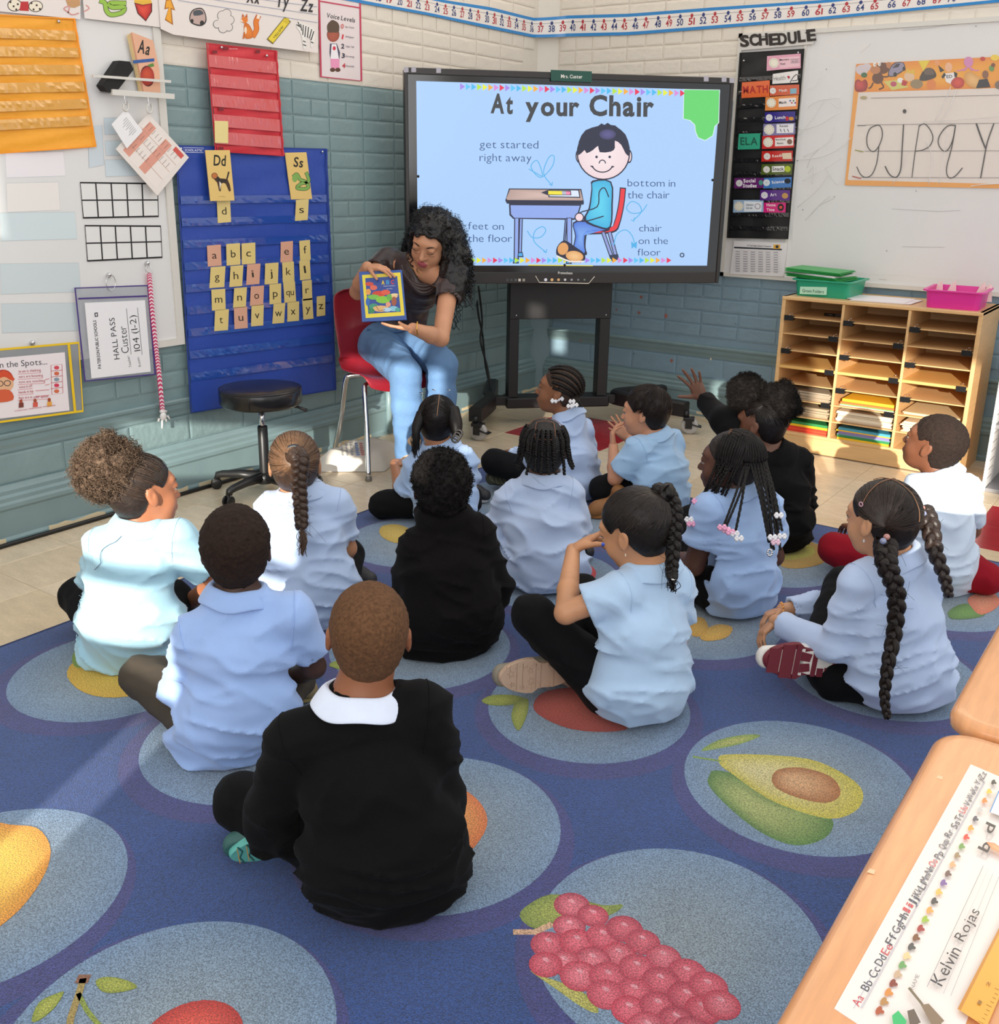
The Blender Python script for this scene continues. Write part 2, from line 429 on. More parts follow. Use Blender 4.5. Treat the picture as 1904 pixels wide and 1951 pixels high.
# floor of 12 inch tiles
T = .305; TX, TY = -3.09, 4.40
floor = Msh().slab(PFL, [(-4, -3.2), (3.2, -3.2), (3.2, 6), (-4, 6)], -.1, -.0015, '6e5f4c').build('floor', mat('tile_joint', '8a7a64', .8), None, kind='structure')
fm = {}
CR = [mat('cream_tile_%s' % 'abc'[i], c, .26, noise=.09, nscale=9, stretch=(1, 3, 1), speck=.05, sscale=60, det=5) for i, c in enumerate(('dac6a8', 'dfccb0', 'd4bf9f'))]
RD = mat('red_tile', 'a3232c', .2, noise=.12, nscale=9, stretch=(1, 3, 1))
def tile_mesh(m, k):
    if (m.name, k) in fm: return fm[(m.name, k)]
    g = .0007; r = .0015
    V = [(g, g, -.003), (T-g, g, -.003), (T-g, T-g, -.003), (g, T-g, -.003), (g, g, -r), (T-g, g, -r), (T-g, T-g, -r), (g, T-g, -r),
         (g+r, g+r, 0), (T-g-r, g+r, 0), (T-g-r, T-g-r, 0), (g+r, T-g-r, 0)]
    Fc = [(8, 9, 10, 11)]+[(a+i, a+(i+1) % 4, a+4+(i+1) % 4, a+4+i) for a in (0, 4) for i in range(4)]
    me = bpy.data.meshes.new('tile'); me.from_pydata(V, [], Fc); me.materials.append(m); fm[(m.name, k)] = me; return me
RUG = (-2.755, -.0, .1, 3.94)
far = Msh(); tr = random.Random(5)
for i in range(-3, 21):
    for j in range(-24, 5):
        x, y = TX+T*i, TY+T*j
        if x+T < XW or y > YW or x > 3.1: continue
        if x > RUG[0]+.02 and x+T < 1.4 and y > -.3 and y+T < RUG[3]-.02: continue
        red = (i in (0, 1) and j in (0, 1)) or (i in (8, 9) and j in (-1, 0)) or (i in (15, 16) and j in (-2, -1))
        m = RD if red else CR[tr.randrange(3)]
        if y > .9 and x < 1.0:
            o = bpy.data.objects.new('tile', tile_mesh(m, 0)); COL.objects.link(o); o.parent = floor; o.location = (x, y, 0)
        else:
            far.box((x+.001, y+.001, -.003), (x+T-.001, y+T-.001, 0), 'dac6a8')
far.build('far_tiles', PRINT(), floor, kind='stuff')

# added unseen wall behind the camera, its gaps shaped to throw the sun patches
WYY = -2.6
def back(P):
    """where the sunbeam that reaches P crosses the added wall"""
    P = np.array(P, float); t = (P[1]-WYY)/SUN[1]; Q = P-SUN*t; return (Q[0], Q[2])
SUN_GAPS = [(-.74, -.12, 1.28, 1.93), (-.66, -.12, 1.06, 1.23), (-.37, -.22, .79, .93), (.12, .34, 1.62, 1.80), (-1.42, -.85, 1.28, 1.53),
         (-1.74, -1.57, 2.18, 2.62), (-.40, -.24, 1.97, 2.10), (.07, .17, 2.13, 2.24), (.07, .17, 2.27, 2.36), (1.2, 1.5, 1.95, 2.08), (1.75, 2.62, 1.64, 2.33)]
def mask_wall():
    xs = sorted({-5.0, 6.0} | {a for p in SUN_GAPS for a in p[:2]}); zs = sorted({0.0, 4.6} | {a for p in SUN_GAPS for a in p[2:]})
    w = Msh()
    for i in range(len(xs)-1):
        for j in range(len(zs)-1):
            mx, mz = (xs[i]+xs[i+1])/2, (zs[j]+zs[j+1])/2
            if not any(a < mx < b and c < mz < d for a, b, c, d in SUN_GAPS):
                w.box((xs[i], WYY-.03, zs[j]), (xs[i+1], WYY, zs[j+1]), 'e6ddd0')
    w.build('wall_back', mat('cream_wall_plain', 'd8cfc0', .7), None, kind='structure')
mask_wall()
# ================================================================== drawing on real planes
class Art(Msh):
    def __init__(s, pl, d=.001, step=5e-5):
        super().__init__(); s.pl = pl; s.d = d; s.step = step; s.cp = None
    def _w(s, pts): 
        s.d += s.step
        return [s.pl.w(*s.pl.px(x, y, s.d), s.d) for x, y in pts]
    def P(s, pts, c, sm=0):
        if sm: pts = spline(pts, sm, True)
        s.add(s._w(pts), [tuple(range(len(pts)))], c); return s
    def G(s, pts, c0, c, ci, sm=0, rings=4):
        if sm: pts = spline(pts, sm, True)
        n = len(pts); a, b = np.array(lin(ci)), np.array(lin(c)); Q = [c0]; C = [tuple(a)]
        for r in range(1, rings+1):
            t = r/rings; Q += [(c0[0]+(p[0]-c0[0])*t, c0[1]+(p[1]-c0[1])*t) for p in pts]; C += [tuple(a+(b-a)*t**1.5)]*n
        Fc = [(0, 1+k, 1+(k+1) % n) for k in range(n)]
        for r in range(rings-1):
            o = 1+r*n; Fc += [(o+k, o+n+k, o+n+(k+1) % n, o+(k+1) % n) for k in range(n)]
        s.add(s._w(Q), Fc, C); return s
    def S(s, pts, w, c, sm=0, closed=False):
        if sm: pts = spline(pts, sm, closed)
        t = Msh(); t.stroke(_ID, pts, w, c, 0, closed); s.add(s._w([v[:2] for v in t.V]), t.F, c); return s
    def E(s, c0, rx, ry, c, rot=0, n=18, ci=None, a0=0, a1=360):
        r = radians(rot); pts = []
        for k in range(n+(a1-a0 < 360)):
            w = radians(a0+(a1-a0)*k/n); x, y = rx*cos(w), -ry*sin(w); pts.append((c0[0]+x*cos(r)-y*sin(r), c0[1]+x*sin(r)+y*cos(r)))
        return s.G(pts, c0, c, ci) if ci else s.P(pts, c)
    def O(s, c0, rx, ry, w, c, rot=0, a0=0, a1=360, n=20):
        r = radians(rot); pts = []
        for k in range(n+1):
            t = radians(a0+(a1-a0)*k/n); x, y = rx*cos(t), -ry*sin(t); pts.append((c0[0]+x*cos(r)-y*sin(r), c0[1]+x*sin(r)+y*cos(r)))
        return s.S(pts, w, c)
    def T(s, st, p0, p1, h, c, bold=0):
        """text with baseline p0 -> p1 (px) and capital height h (px)"""
        Vt, Ft, wd = textmesh(st, bold); p0 = np.array(p0, float); u = (np.array(p1, float)-p0); L_ = np.linalg.norm(u); u /= L_
        v = np.array([u[1], -u[0]]); s.add(s._w([tuple(p0+u*x*L_/wd+v*y*h) for x, y in Vt]), Ft, c); return s
    def lines(s, p0, p1, p2, p3, n, w, c, frac=1.0, seed=0):
        """n rows of tiny print as thin bars between edge p0-p1 (top) and p3-p2 (bottom)"""
        r = random.Random(seed)
        for i in range(n):
            t = (i+.5)/n; a = (p0[0]+(p3[0]-p0[0])*t, p0[1]+(p3[1]-p0[1])*t); b = (p1[0]+(p2[0]-p1[0])*t, p1[1]+(p2[1]-p1[1])*t)
            f = frac*r.uniform(.6, 1); s.S([a, (a[0]+(b[0]-a[0])*f, a[1]+(b[1]-a[1])*f)], w, c)
        return s
_ID = Pl((0, 0, 0), (1, 0, 0), (0, 1, 0), (0, 0, 1))
def quadcard(pl, pts, col, th, name, m, parent=None, **kw):
    return Msh().slab(pl, [pl.px(x, y, th) for x, y in pts], 0, th, col).build(name, m, parent, **kw)
# ================================================================== INTERACTIVE DISPLAY
s45 = sqrt(.5)
PTV = Pl((-2.8025, 4.5385, 0), (s45, s45, 0), (0, 0, 1), (s45, -s45, 0))
TVC = tuple(PTV.w(0, 0))
tvroot = thing('interactive_display', 'large black interactive display showing a boy at a school desk, across the room corner', 'display', TVC)
blk = mat('black_plastic', '141416', .35, bump=.0002, bscale=300); blk2 = mat('black_gloss_bezel', '08080c', .12, coat=.5)
u0, u1, z0, z1 = -.838, .838, .826, 1.853
a_ = PTV.px(793, 154); b_ = PTV.px(1375, 172); c_ = PTV.px(1345, 507); d_ = PTV.px(797, 505)
su0, su1, sz0, sz1 = (a_[0]+d_[0])/2, (b_[0]+c_[0])/2, (c_[1]+d_[1])/2, (a_[1]+b_[1])/2
MT = Matrix(((s45, s45, 0, 0), (s45, -s45, 0, 0), (0, 0, 1, 0), (0, 0, 0, 1)))
def LT(w):   # local (u, d, z) boxes on the display plane
    M = Matrix(((s45, s45, 0, TVC[0]), (s45, -s45, 0, TVC[1]), (0, 0, 1, 0), (0, 0, 0, 1))); return M
ML = LT(0)
Msh().bbox((u0, -.10, z0), (u1, -.012, z1), .008, M=ML).build('case', blk, tvroot)
w = Msh()
for a, b, c, d in ((u0, u0+.018, z0, z1), (u1-.018, u1, z0, z1), (u0+.018, u1-.018, z1-.03, z1), (u0+.018, u1-.018, z0, z0+.058)):
    w.bbox((a, -.02, c), (b, .004, d), .003, M=ML)
w.build('outer_frame', mat('dark_bronze_frame', '2a2523', .35), tvroot)
Msh().box((u0+.016, -.014, z0+.055), (u1-.016, -.003, z1-.028), M=ML).build('bezel', blk2, tvroot)
sc = Msh(); sc.slab(PTV, [(su0, sz0), (su1, sz0), (su1, sz1), (su0, sz1)], -.003, .0, 'a9cdf8')
SCRM = mat('lit_screen', attr=True, rough=.3, emit=1.0)
scr = sc.build('screen', SCRM, tvroot, label='lit pale blue screen')
A = Art(PTV, .0002, 3e-5)
cols = ['a684e8', '58c4f2', '46b8ee', 'b6e23c', 'e8ec32', 'f6ac32', 'd98ad6', 'e8204e']
def tri_row(p0, p1, n, k0=0, h=13):
    for i in range(n):
        t = i/n; x = p0[0]+(p1[0]-p0[0])*t; y = p0[1]+(p1[1]-p0[1])*t; w_ = (p1[0]-p0[0])/n*.86
        A.P([(x, y-h/2), (x+w_, y), (x, y+h/2)], cols[(i+k0) % 8])
tri_row((877, 165), (1307, 178), 40)
tri_row((888, 496), (1281, 496), 38, 2, 11)
A.build('border_triangles', SCRM, tvroot); A = Art(PTV, .0006, 3e-5)
A.T('At', (935, 214), (977, 216), 37, '33353a', 2); A.T('your', (1001, 219), (1104, 220), 37, '33353a', 2); A.T('Chair', (1123, 219), (1246, 221), 39, '33353a', 2)
for st, a, b, h in (('get started', (914, 282), (1026, 283), 16), ('right away', (914, 307), (1013, 308), 16), ('feet on', (892, 437), (960, 438), 15), ('the floor', (892, 461), (976, 461), 15),
                    ('bottom in', (1196, 355), (1287, 356), 15), ('the chair', (1196, 378), (1276, 378), 15), ('chair', (1218, 441), (1261, 441), 14), ('on the', (1217, 465), (1273, 465), 14), ('floor', (1215, 487), (1259, 487), 14)):
    A.T(st, a, b, h, '2c4a80', 3)
A.build('lettering', SCRM, tvroot); A = Art(PTV, .0010, 3e-5)
gr = [(1304, 171), (1371, 172), (1369, 234), (1362, 240), (1358, 258), (1344, 267), (1331, 262), (1326, 250), (1325, 238), (1316, 229), (1303, 226)]
A.S(gr, 3, 'd8f0ee', closed=True); A.P(gr, '62d46c')
B_ = '181c3a'
# desk
A.P([(970, 359), (1108, 360), (1113, 386), (1112, 390), (966, 388), (963, 382)], B_); A.G([(972, 361), (1106, 362), (1111, 380), (1110, 382), (967, 381), (965, 378)], (1040, 372), 'b59a92', 'd4b8ae')
A.P([(970, 388), (1108, 390), (1101, 416), (1094, 419), (978, 417), (971, 410)], B_); A.P([(973, 391), (1105, 392), (1099, 413), (1093, 416), (980, 415), (974, 408)], '8fa8ea')
A.P([(1046, 360), (1104, 361), (1106, 377), (1045, 376)], B_); A.P([(1048, 362), (1102, 363), (1104, 375), (1047, 374)], 'dce8fa')
A.P([(1031, 367), (1044, 362), (1088, 363), (1089, 372), (1044, 372)], B_); A.P([(1045, 363.5), (1071, 364), (1071, 371), (1045, 370.5)], 'f2e23a'); A.P([(1079, 364.5), (1087, 365), (1087, 371), (1079, 371)], 'f28ab0'); A.P([(1071, 364), (1079, 364.5), (1079, 371), (1071, 371)], 'b8b8c8')
for x0, x1, y0, y1, w_ in ((985, 984, 418, 492, 10), (993, 991, 418, 488, 7), (1085, 1085, 418, 495, 11), (1079, 1074, 418, 480, 5)):
    A.S([(x0, y0), (x1, y1)], w_, B_); A.S([(x0, y0), (x1, y1)], w_-4, '8fa8ea')
for x, y in ((983, 498), (992, 486), (1084, 499)): A.P([(x-6, y+4), (x-4, y-6), (x+4, y-6), (x+6, y+4)], B_); A.P([(x-4, y+2), (x-3, y-4), (x+3, y-4), (x+4, y+2)], '4aa8e8')
# red chair
A.S([(1187, 361), (1184, 390), (1176, 425), (1166, 438), (1120, 441)], 12, B_, 4); A.S([(1187, 362), (1184, 390), (1176, 424), (1165, 437), (1121, 440)], 8, 'e8323c', 4)
for a, b in (((1150, 444), (1166, 490)), ((1162, 444), (1174, 488))):
    A.S([a, b], 8, B_); A.S([a, b], 4.5, '8f9ed8')
A.P([(1162, 486), (1178, 484), (1180, 494), (1166, 498)], '26304e')
# boy
A.P([(1092, 424), (1120, 420), (1160, 434), (1155, 441), (1122, 442), (1116, 470), (1118, 486), (1092, 482), (1096, 450)], B_, 3)
A.G([(1094, 426), (1120, 423), (1155, 434), (1150, 438), (1118, 440), (1113, 466), (1114, 482), (1094, 478), (1098, 450)], (1108, 450), '4a76d8', '7aa8ee', 3)
A.P([(1062, 470), (1076, 458), (1096, 470), (1114, 484), (1112, 498), (1086, 500), (1062, 488)], B_, 3); A.E((1073, 474), 10, 12, 'e0a060', 20); A.E((1095, 488), 17, 10, 'e0a060', 8, ci='f2c48a'); A.S([(1062, 488), (1086, 498), (1112, 498)], 3, 'efe9e0', 3)
A.P([(1129, 344), (1165, 346), (1168, 390), (1164, 434), (1140, 434), (1112, 420), (1122, 396), (1127, 360)], B_, 3)
A.G([(1131, 347), (1163, 348), (1165, 390), (1162, 431), (1142, 431), (1117, 418), (1125, 396), (1129, 362)], (1142, 390), '3cb0de', '5cd0ee', 3)
A.S([(1160, 375), (1152, 358), (1142, 366), (1138, 394), (1104, 406), (1110, 422), (1150, 412)], 2.2, B_, 4)
A.E((1104, 414), 9, 9, B_); A.E((1104, 414), 7, 7, 'f2d6dc')
A.E((1103, 297), 6, 13, B_); A.E((1103, 297), 4, 10, 'f0d8dc'); A.E((1199, 298), 6, 13, B_); A.E((1199, 298), 4, 10, 'f0d8dc')
A.E((1150, 292), 51, 51, B_, n=32); A.E((1150, 292), 48.5, 48.5, 'eed6da', n=32, ci='f6e4e6')
hair = [(1102, 296), (1103, 270), (1116, 248), (1140, 240), (1146, 235), (1152, 238), (1158, 234), (1164, 238), (1172, 239), (1176, 242), (1192, 256), (1200, 280), (1200, 297), (1192, 292), (1184, 276), (1172, 268), (1172, 282), (1164, 289), (1143, 290), (1140, 278), (1130, 286), (1118, 292), (1114, 286)]
A.P(hair, B_, 2); A.E((1158, 256), 16, 10, '3a3660', ci='5a5690')
for x in (1137, 1162): A.E((x, 299), 2.5, 2.5, B_)
A.O((1148, 311), 6, 6, 2, B_, a0=0, a1=180, n=8); A.O((1148, 314), 19, 14, 2.2, B_, a0=190, a1=350, n=12); A.S([(1126, 316), (1131, 320)], 2, B_); A.S([(1165, 320), (1170, 317)], 2, B_)
for P_ in ([(1008, 322), (1022, 330), (1034, 334), (1024, 306), (1012, 318), (1030, 338), (1052, 318), (1056, 298), (1046, 300), (1036, 330), (1052, 353)],
           [(1005, 440), (1014, 452), (1030, 452), (1040, 440), (1034, 432), (1020, 440), (1018, 460), (1040, 480)],
           [(1233, 390), (1222, 404), (1204, 406), (1194, 396), (1204, 384), (1218, 390), (1222, 404), (1207, 420)],
           [(1170, 466), (1176, 446), (1192, 438), (1204, 448), (1209, 462)]):
    A.S(P_, 1.6, '48aee6', 6)
for x, y in ((1052, 353), (1041, 481), (1208, 421), (1170, 466)): A.S([(x-5, y-2), (x, y+1), (x+1, y-6)], 1.5, '48aee6')
A.P([(1203, 460), (1208, 464), (1214, 460), (1213, 474), (1208, 470), (1204, 474)], '48aee6')
A.O((1300, 486), 3.5, 3.5, 2, '24304e'); A.T('@ct  gr yt', (1126, 490), (1154, 491), 4, '8ab0d8') if False else None
A.P([(1007, 504), (1130, 505.5), (1130, 507), (1007, 506)], 'e8dc3c')
A.build('slide', SCRM, tvroot, label='lit slide reading At your Chair with a boy at a desk')
# squares, ports and marks on the frame
A = Art(PTV, .0042)
for x, y in ((774, 133), (788.5, 132.5), (836, 134), (1346, 150), (1380, 151), (1395, 153)): A.P([(x-4.5, y-5), (x+4.5, y-5), (x+4.5, y+5), (x-4.5, y+5)], 'b4b0ba')
A.T('Promethean', (1063.5, 522), (1091, 522.5), 5, 'e8e4dc', 1)
for i, x in enumerate((967, 974.5, 982.5, 990, 998)): A.P([(x-2, 531), (x+2.5, 531), (x+2.5, 536), (x-2, 536)], ('4a4a4a', '4a4a4a', '5a5a5a', 'd8d0c0', 'a8a090')[i])
A.S([(1021, 526), (1028, 538), (1122, 540), (1133, 527)], 1.4, 'e8dcc8')
for i, x in enumerate((1040, 1052, 1064.5, 1077, 1089.5, 1102, 1114)): A.E((x, 533), 3-.2*i, 3-.2*i, ('e8e8f4', 'f0c080', 'e8b880', 'dcd8e0', 'a8a8b0', '8a8a90', '7a8a7a')[i])
A.build('frame_marks', PRINT(), tvroot)
for x, y in ((1358, 343), (797, 336), (1076, 505)):
    u_, z_ = PTV.px(x, y); Msh().lathe([(0, .006), (.006, .006), (.007, 0)], PTV.w(u_, z_), M=Matrix(((s45, 0, s45), (s45, 0, -s45), (0, 1, 0))).to_4x4(), n=12).build('camera_dot', blk, tvroot)
# name plate: stands on top of the display
pq = [(1050, 133), (1128, 136), (1128, 157), (1050, 154)]
np_ = Msh().slab(PTV, [PTV.px(x, y, .012) for x, y in pq], .006, .012, '1e5246').build('name_plate', PRINT(), None)
np_.parent = None
npr = thing('name_plate', 'small green name plate with white lettering, on top of the display', 'sign', PTV.w(*PTV.px(1089, 155), .008))
np_.name = 'plate'; np_.parent = npr; np_.location = -npr.location
Art(PTV, .0125).T('Mrs. Custer', (1069, 148.5), (1110, 149.5), 7, 'f0ede4', 1).build('lettering', PRINT(), npr)
# ------------------------------------------------ rolling stand
stand = thing('display_stand', 'black rolling stand with wide splayed feet under the interactive display', 'stand', (-3.15, 4.7, 0))
PST = Pl((0, 0, 0), (s45, s45, 0), (0, 0, 1), (s45, -s45, 0), base=-7.75*s45)
def LST():
    o = np.array([s45, -s45, 0])*(-7.75*s45); return Matrix(((s45, s45, 0, o[0]), (s45, -s45, 0, o[1]), (0, 0, 1, 0), (0, 0, 0, 1)))
MS = LST()
ul0 = PST.px(969, 700)[0]; ul1 = PST.px(988, 700)[0]; ur0 = PST.px(1139, 700)[0]; ur1 = PST.px(1159, 700)[0]
zt = PST.px(1075, 540)[1]+.15; zb = PST.px(985, 758)[1]; zc = PST.px(985, 777)[1]; zp = PST.px(1075, 607)[1]
steel = mat('black_powder_steel', '1c1b1c', .45, bump=.0002, bscale=400)
for a, b in ((ul0, ul1), (ur0, ur1)): Msh().bbox((a, -.09, zb), (b, 0, zt), .004, M=MS).build('upright', steel, stand)
Msh().bbox((ul0, .0, zp), (ur1, .012, zt-.02), .003, M=MS).build('front_panel', steel, stand)
Msh().bbox((ul0-.01, -.12, zc), (ur1+.01, .02, zb), .006, M=MS).build('crossbar', steel, stand)
w = Msh()
for x, y in ((984, 601), (1155, 600)):
    u_, z_ = PST.px(x, y, .013); w.sph(PST.w(u_, z_, .013), .006, 'd8d8dc', 8, 5)
w.build('bolts', mat('steel', 'd0d0d4', .25, metal=1), stand)
def foot(pts, name):
    """hollow tray shaped leg: heavy curved bar"""
    w = Msh(); P = spline(pts, 5); n = len(P)
    V = []
    for i, p in enumerate(P):
        t = P[min(i+1, n-1)]-P[max(i-1, 0)]; t = t/np.linalg.norm(t); s = np.array([-t[1], t[0]]); wd = .035
        for a, z in ((-1, .10), (-1, .17), (-.6, .18), (.6, .18), (1, .17), (1, .10)):
            q = p[:2]+s*wd*a; V.append((q[0], q[1], z))
    Fc = [(i*6+k, i*6+(k+1) % 6, (i+1)*6+(k+1) % 6, (i+1)*6+k) for i in range(n-1) for k in range(6)]+[tuple(range(6))[::-1], tuple(range((n-1)*6, n*6))]
    w.add(V, Fc, 'ffffff'); return w.build(name, steel, stand)
def st(u, d): return np.array(PST.w(u, 0, d))
ground = {}
wh = mat('caster_rubber', 'b8b4b0', .4); chrome = mat('chrome', 'd8d8da', .12, metal=1)
def caster(pos, ang, parent, r=.045, wm=wh, hub=chrome, low=.1):
    x, y = pos[:2]; c, s = cos(ang), sin(ang)
    M = Matrix(((c, -s, 0, x), (s, c, 0, y), (0, 0, 1, 0), (0, 0, 0, 1)))
    Ry = Matrix.Rotation(pi/2, 4, 'X')
    k = r/.045
    st_ = Msh().lathe([(.016*k, low-.02*k), (.016*k, low+.015)], (x, y, 0), 12); 
    st_.bbox((-.012*k, -.026*k, low-.035*k), (.045*k, .026*k, low-.018*k), .003, M=M)
    for sg in (-1, 1): st_.bbox((-.0*k, sg*.022*k-.003*k, r*.7), (.035*k, sg*.022*k+.003*k, low-.02*k), .001, M=M)
    st_.bbox((.0, -.022*k, low-.05*k), (.07*k, .022*k, low-.044*k), .002, M=M @ Matrix.Rotation(.25, 4, 'Y'))
    cs = st_.build('caster', steel, parent)
    Mw = M @ Matrix.Translation((.022*k, 0, r)) @ Ry
    v = Msh(); prof = [(r*.62, -.013*k), (r*.92, -.015*k), (r, -.008*k), (r, .008*k), (r*.92, .015*k), (r*.62, .013*k)]
    v.lathe(prof, (0, 0, 0), 20, M=Mw); v.build('wheel', wm, cs)
    Msh().lathe([(.0, -.012*k), (r*.62, -.010*k), (r*.62, .010*k), (0, .012*k)], (0, 0, 0), 16, M=Mw).build('wheel_hub', hub, cs)
FL, BLc, FR, BRc = onz(905, 838), onz(913, 774)+np.array([.085, .03, 0]), onz(1305, 826), np.array([-2.6, 5.36, 0])
foot([(*FL[:2], 0), (*st(ul0-.11, .03)[:2], 0), (*st(ul0-.10, -.08)[:2], 0), (BLc[0], BLc[1]-.01, 0)], 'foot')
foot([(*FR[:2], 0), (*st(ur1+.11, .03)[:2], 0), (*st(ur1+.10, -.08)[:2], 0), (*BRc[:2], 0)], 'foot')
for p, a in ((FL, .2), (BLc, 2.2), (FR, .4), (BRc, 1.0)): caster(p, a, stand, .048, low=.115)
Msh().bbox((ul0-.12, -.06, .11), (ul0+.02, .0, .16), .004, M=MS).bbox((ur1-.02, -.06, .11), (ur1+.12, .0, .16), .004, M=MS).build('foot_joint', steel, stand)
# power cables hanging from the display
for n_, (P_, r_c) in enumerate((([(906, 545, 5.97), (912, 600, 5.95), (920, 640, 5.95), (926, 700, 5.9), (940, 760, 5.7)], .006), ([(912, 545, 5.91), (919, 610, 5.9), (916, 650, 5.93), (930, 705, 5.88), (936, 760, 5.72)], .006))):
    tag(Msh().tube(spline([at_depth(*p) for p in P_], 6), r_c, 8).build('power_cable', mat('cable_black', '0c0c0c', .4)), ('black power cable hanging leftmost under the display', 'black power cable crossing in front of its twin left of the stand')[n_], 'cable', 'twin power cables')
pb = PRW.px(1052, 606, .02)
w = Msh().tube(spline([np.array(PRW.w(*PRW.px(x, y, .012), .012)) for x, y in ((1052, 606), (1048, 624), (1036, 645), (1035, 675), (1030, 692), (1024, 702))], 5), .004, 8)
tag(w.build('wall_cable', TRIM_T), 'thin painted cable running down the blue wall in the corner', 'cable')
# ================================================================== LEFT WALL: whiteboard and what hangs on it
wbm = mat('whiteboard_enamel', 'e6e4e2', .18, coat=.3); frm = mat('white_frame', 'dcd8d0', .4)
bl = thing('whiteboard', 'tall white board with ten frames and pale paper strips, left wall', 'whiteboard', (XW, 1.5, .66))
Msh().slab(PLW, [(-.6, .66), (2.66, .66), (2.66, 2.6), (-.6, 2.6)], .0, .022, 'fff').build('panel', wbm, bl) if False else Msh().slab(PLW, [(-.6, .68), (2.665, .68), (2.665, 2.6), (-.6, 2.6)], .0, .022, 'ffffff').build('panel', wbm, bl)
Msh().slab(PLW, [(2.66, .685), (2.695, .685), (2.695, 2.6), (2.66, 2.6)], .0, .03, 'ffffff').slab(PLW, [(-.6, .655), (2.695, .655), (2.695, .685), (-.6, .685)], 0, .03, 'ffffff').build('frame', frm, bl)
PB = PLW.up(.022)
A = Art(PB, .0002)
for q, c in (((10, 290, 121, 335), 'f4eef0'), ((12, 348, 111, 400), 'f2ece6'), ((0, 405, 143, 455), 'd8e4e6'), ((0, 502, 150, 556), 'd2dcde'), ((2, 578, 150, 630), 'd0dadc'),
             ((198, 224, 247, 254), 'cfdbe2'), ((200, 268, 248, 294), 'd2dee4'), ((200, 304, 262, 334), 'd4e0e6'), ((168, 240, 194, 314), 'd2dce2')):
    x0, y0, x1, y1 = q; s_ = (y1-y0)*.08
    A.S([(x0, y0+1), (x1, y0-s_*.2), (x1+4, y1), (x0+2, y1+s_)], 1.2, 'b4bcc0', closed=True); A.P([(x0, y0+1), (x1, y0-s_*.2), (x1+4, y1), (x0+2, y1+s_)], c)
A.build('paper_strips', GLOSSPRINT(), bl, label='faint pale blue and pink magnetic strips')
for n_, (q, lb) in enumerate((([(153, 348), (300, 350), (302, 412), (159, 415)], 'upper black outlined ten frame magnet on the left whiteboard'), ([(162, 430), (306, 431), (309, 490), (167, 497)], 'lower black outlined ten frame magnet on the left whiteboard'))):
    root = thing('ten_frame', lb, 'magnet', PB.w(*PB.px(*q[3])), 'ten frame magnets')
    quadcard(PB, q, 'e9e7e4', .0025, 'card', GLOSSPRINT(), root)
    A = Art(PB, .0028); g = lambda u, v: tuple((1-v)*((1-u)*q[0][k]+u*q[1][k])+v*((1-u)*q[3][k]+u*q[2][k]) for k in (0, 1))
    A.S([g(0, 0), g(1, 0), g(1, 1), g(0, 1)], 3.2, '141216', closed=True); A.S([g(0, .5), g(1, .5)], 2.6, '141216')
    for k in range(1, 5): A.S([g(k/5, 0), g(k/5, 1)], 2.6, '141216')
    A.build('grid', PRINT(), root)
# ---- alphabet banner sheets
def sheet(q, d, lb, draw):
    root = thing('alphabet_banner', lb, 'banner', PLW.w(*PLW.px(*q[3], d), d), 'alphabet banner sheets along the top of the left wall')
    pl = PLW.up(d); Msh().slab(pl, [pl.px(x, y) for x, y in q], 0, .0012, 'ece2dc').build('sheet', PRINT(), root)
    A = Art(pl, .0014); draw(A); A.build('drawings', PRINT(), root); return root
def d1(A):
    A.E((28, 10), 14, 12, '3a3028'); A.E((28, 10), 12.5, 10.5, 'f2e6d0'); A.E((68, 12), 14, 11, '3a3028'); A.E((68, 12), 12.5, 9.5, 'f2e6d0')
    for x, y in ((20, 4), (26, 12), (34, 8), (31, 18), (60, 6), (70, 10), (64, 18), (76, 17)): A.E((x, y), 2, 2, '3a2820')
    A.P([(40, 3), (54, 3), (55, 21), (37, 20)], 'c22a30'); A.P([(124, -4), (152, -4), (153, 10), (142, 15), (130, 13)], 'c89868'); A.S([(150, 25), (138, 28), (128, 22), (122, 16), (132, 12), (130, 24)], 2.5, 'd89a94', 4)
def d2(A):
    A.S([(160, 22), (170, 16), (164, 10)], 2.5, 'd89a94', 4)
    A.S([(192, 2), (200, 6), (203, 20), (212, 28), (232, 24), (236, 14), (214, 14), (210, 6), (238, 6)], 10, '4a5a2a', 5); A.S([(192, 2), (200, 6), (203, 20), (212, 28), (232, 24), (236, 14), (214, 14), (210, 6), (238, 6)], 7.5, '9ac24a', 5)
    A.P([(256, 5), (272, 8), (290, 5), (290, 22), (278, 41), (262, 26)], '5a1a14'); A.G([(258, 7), (272, 10), (288, 7), (288, 21), (278, 38), (264, 25)], (272, 18), 'b81a20', 'e8503c'); A.P([(256, -4), (287, -2), (290, 6), (272, 9), (256, 5)], 'e8b840'); A.S([(257, 32), (274, 38), (282, 42)], 1, '555')if False else None
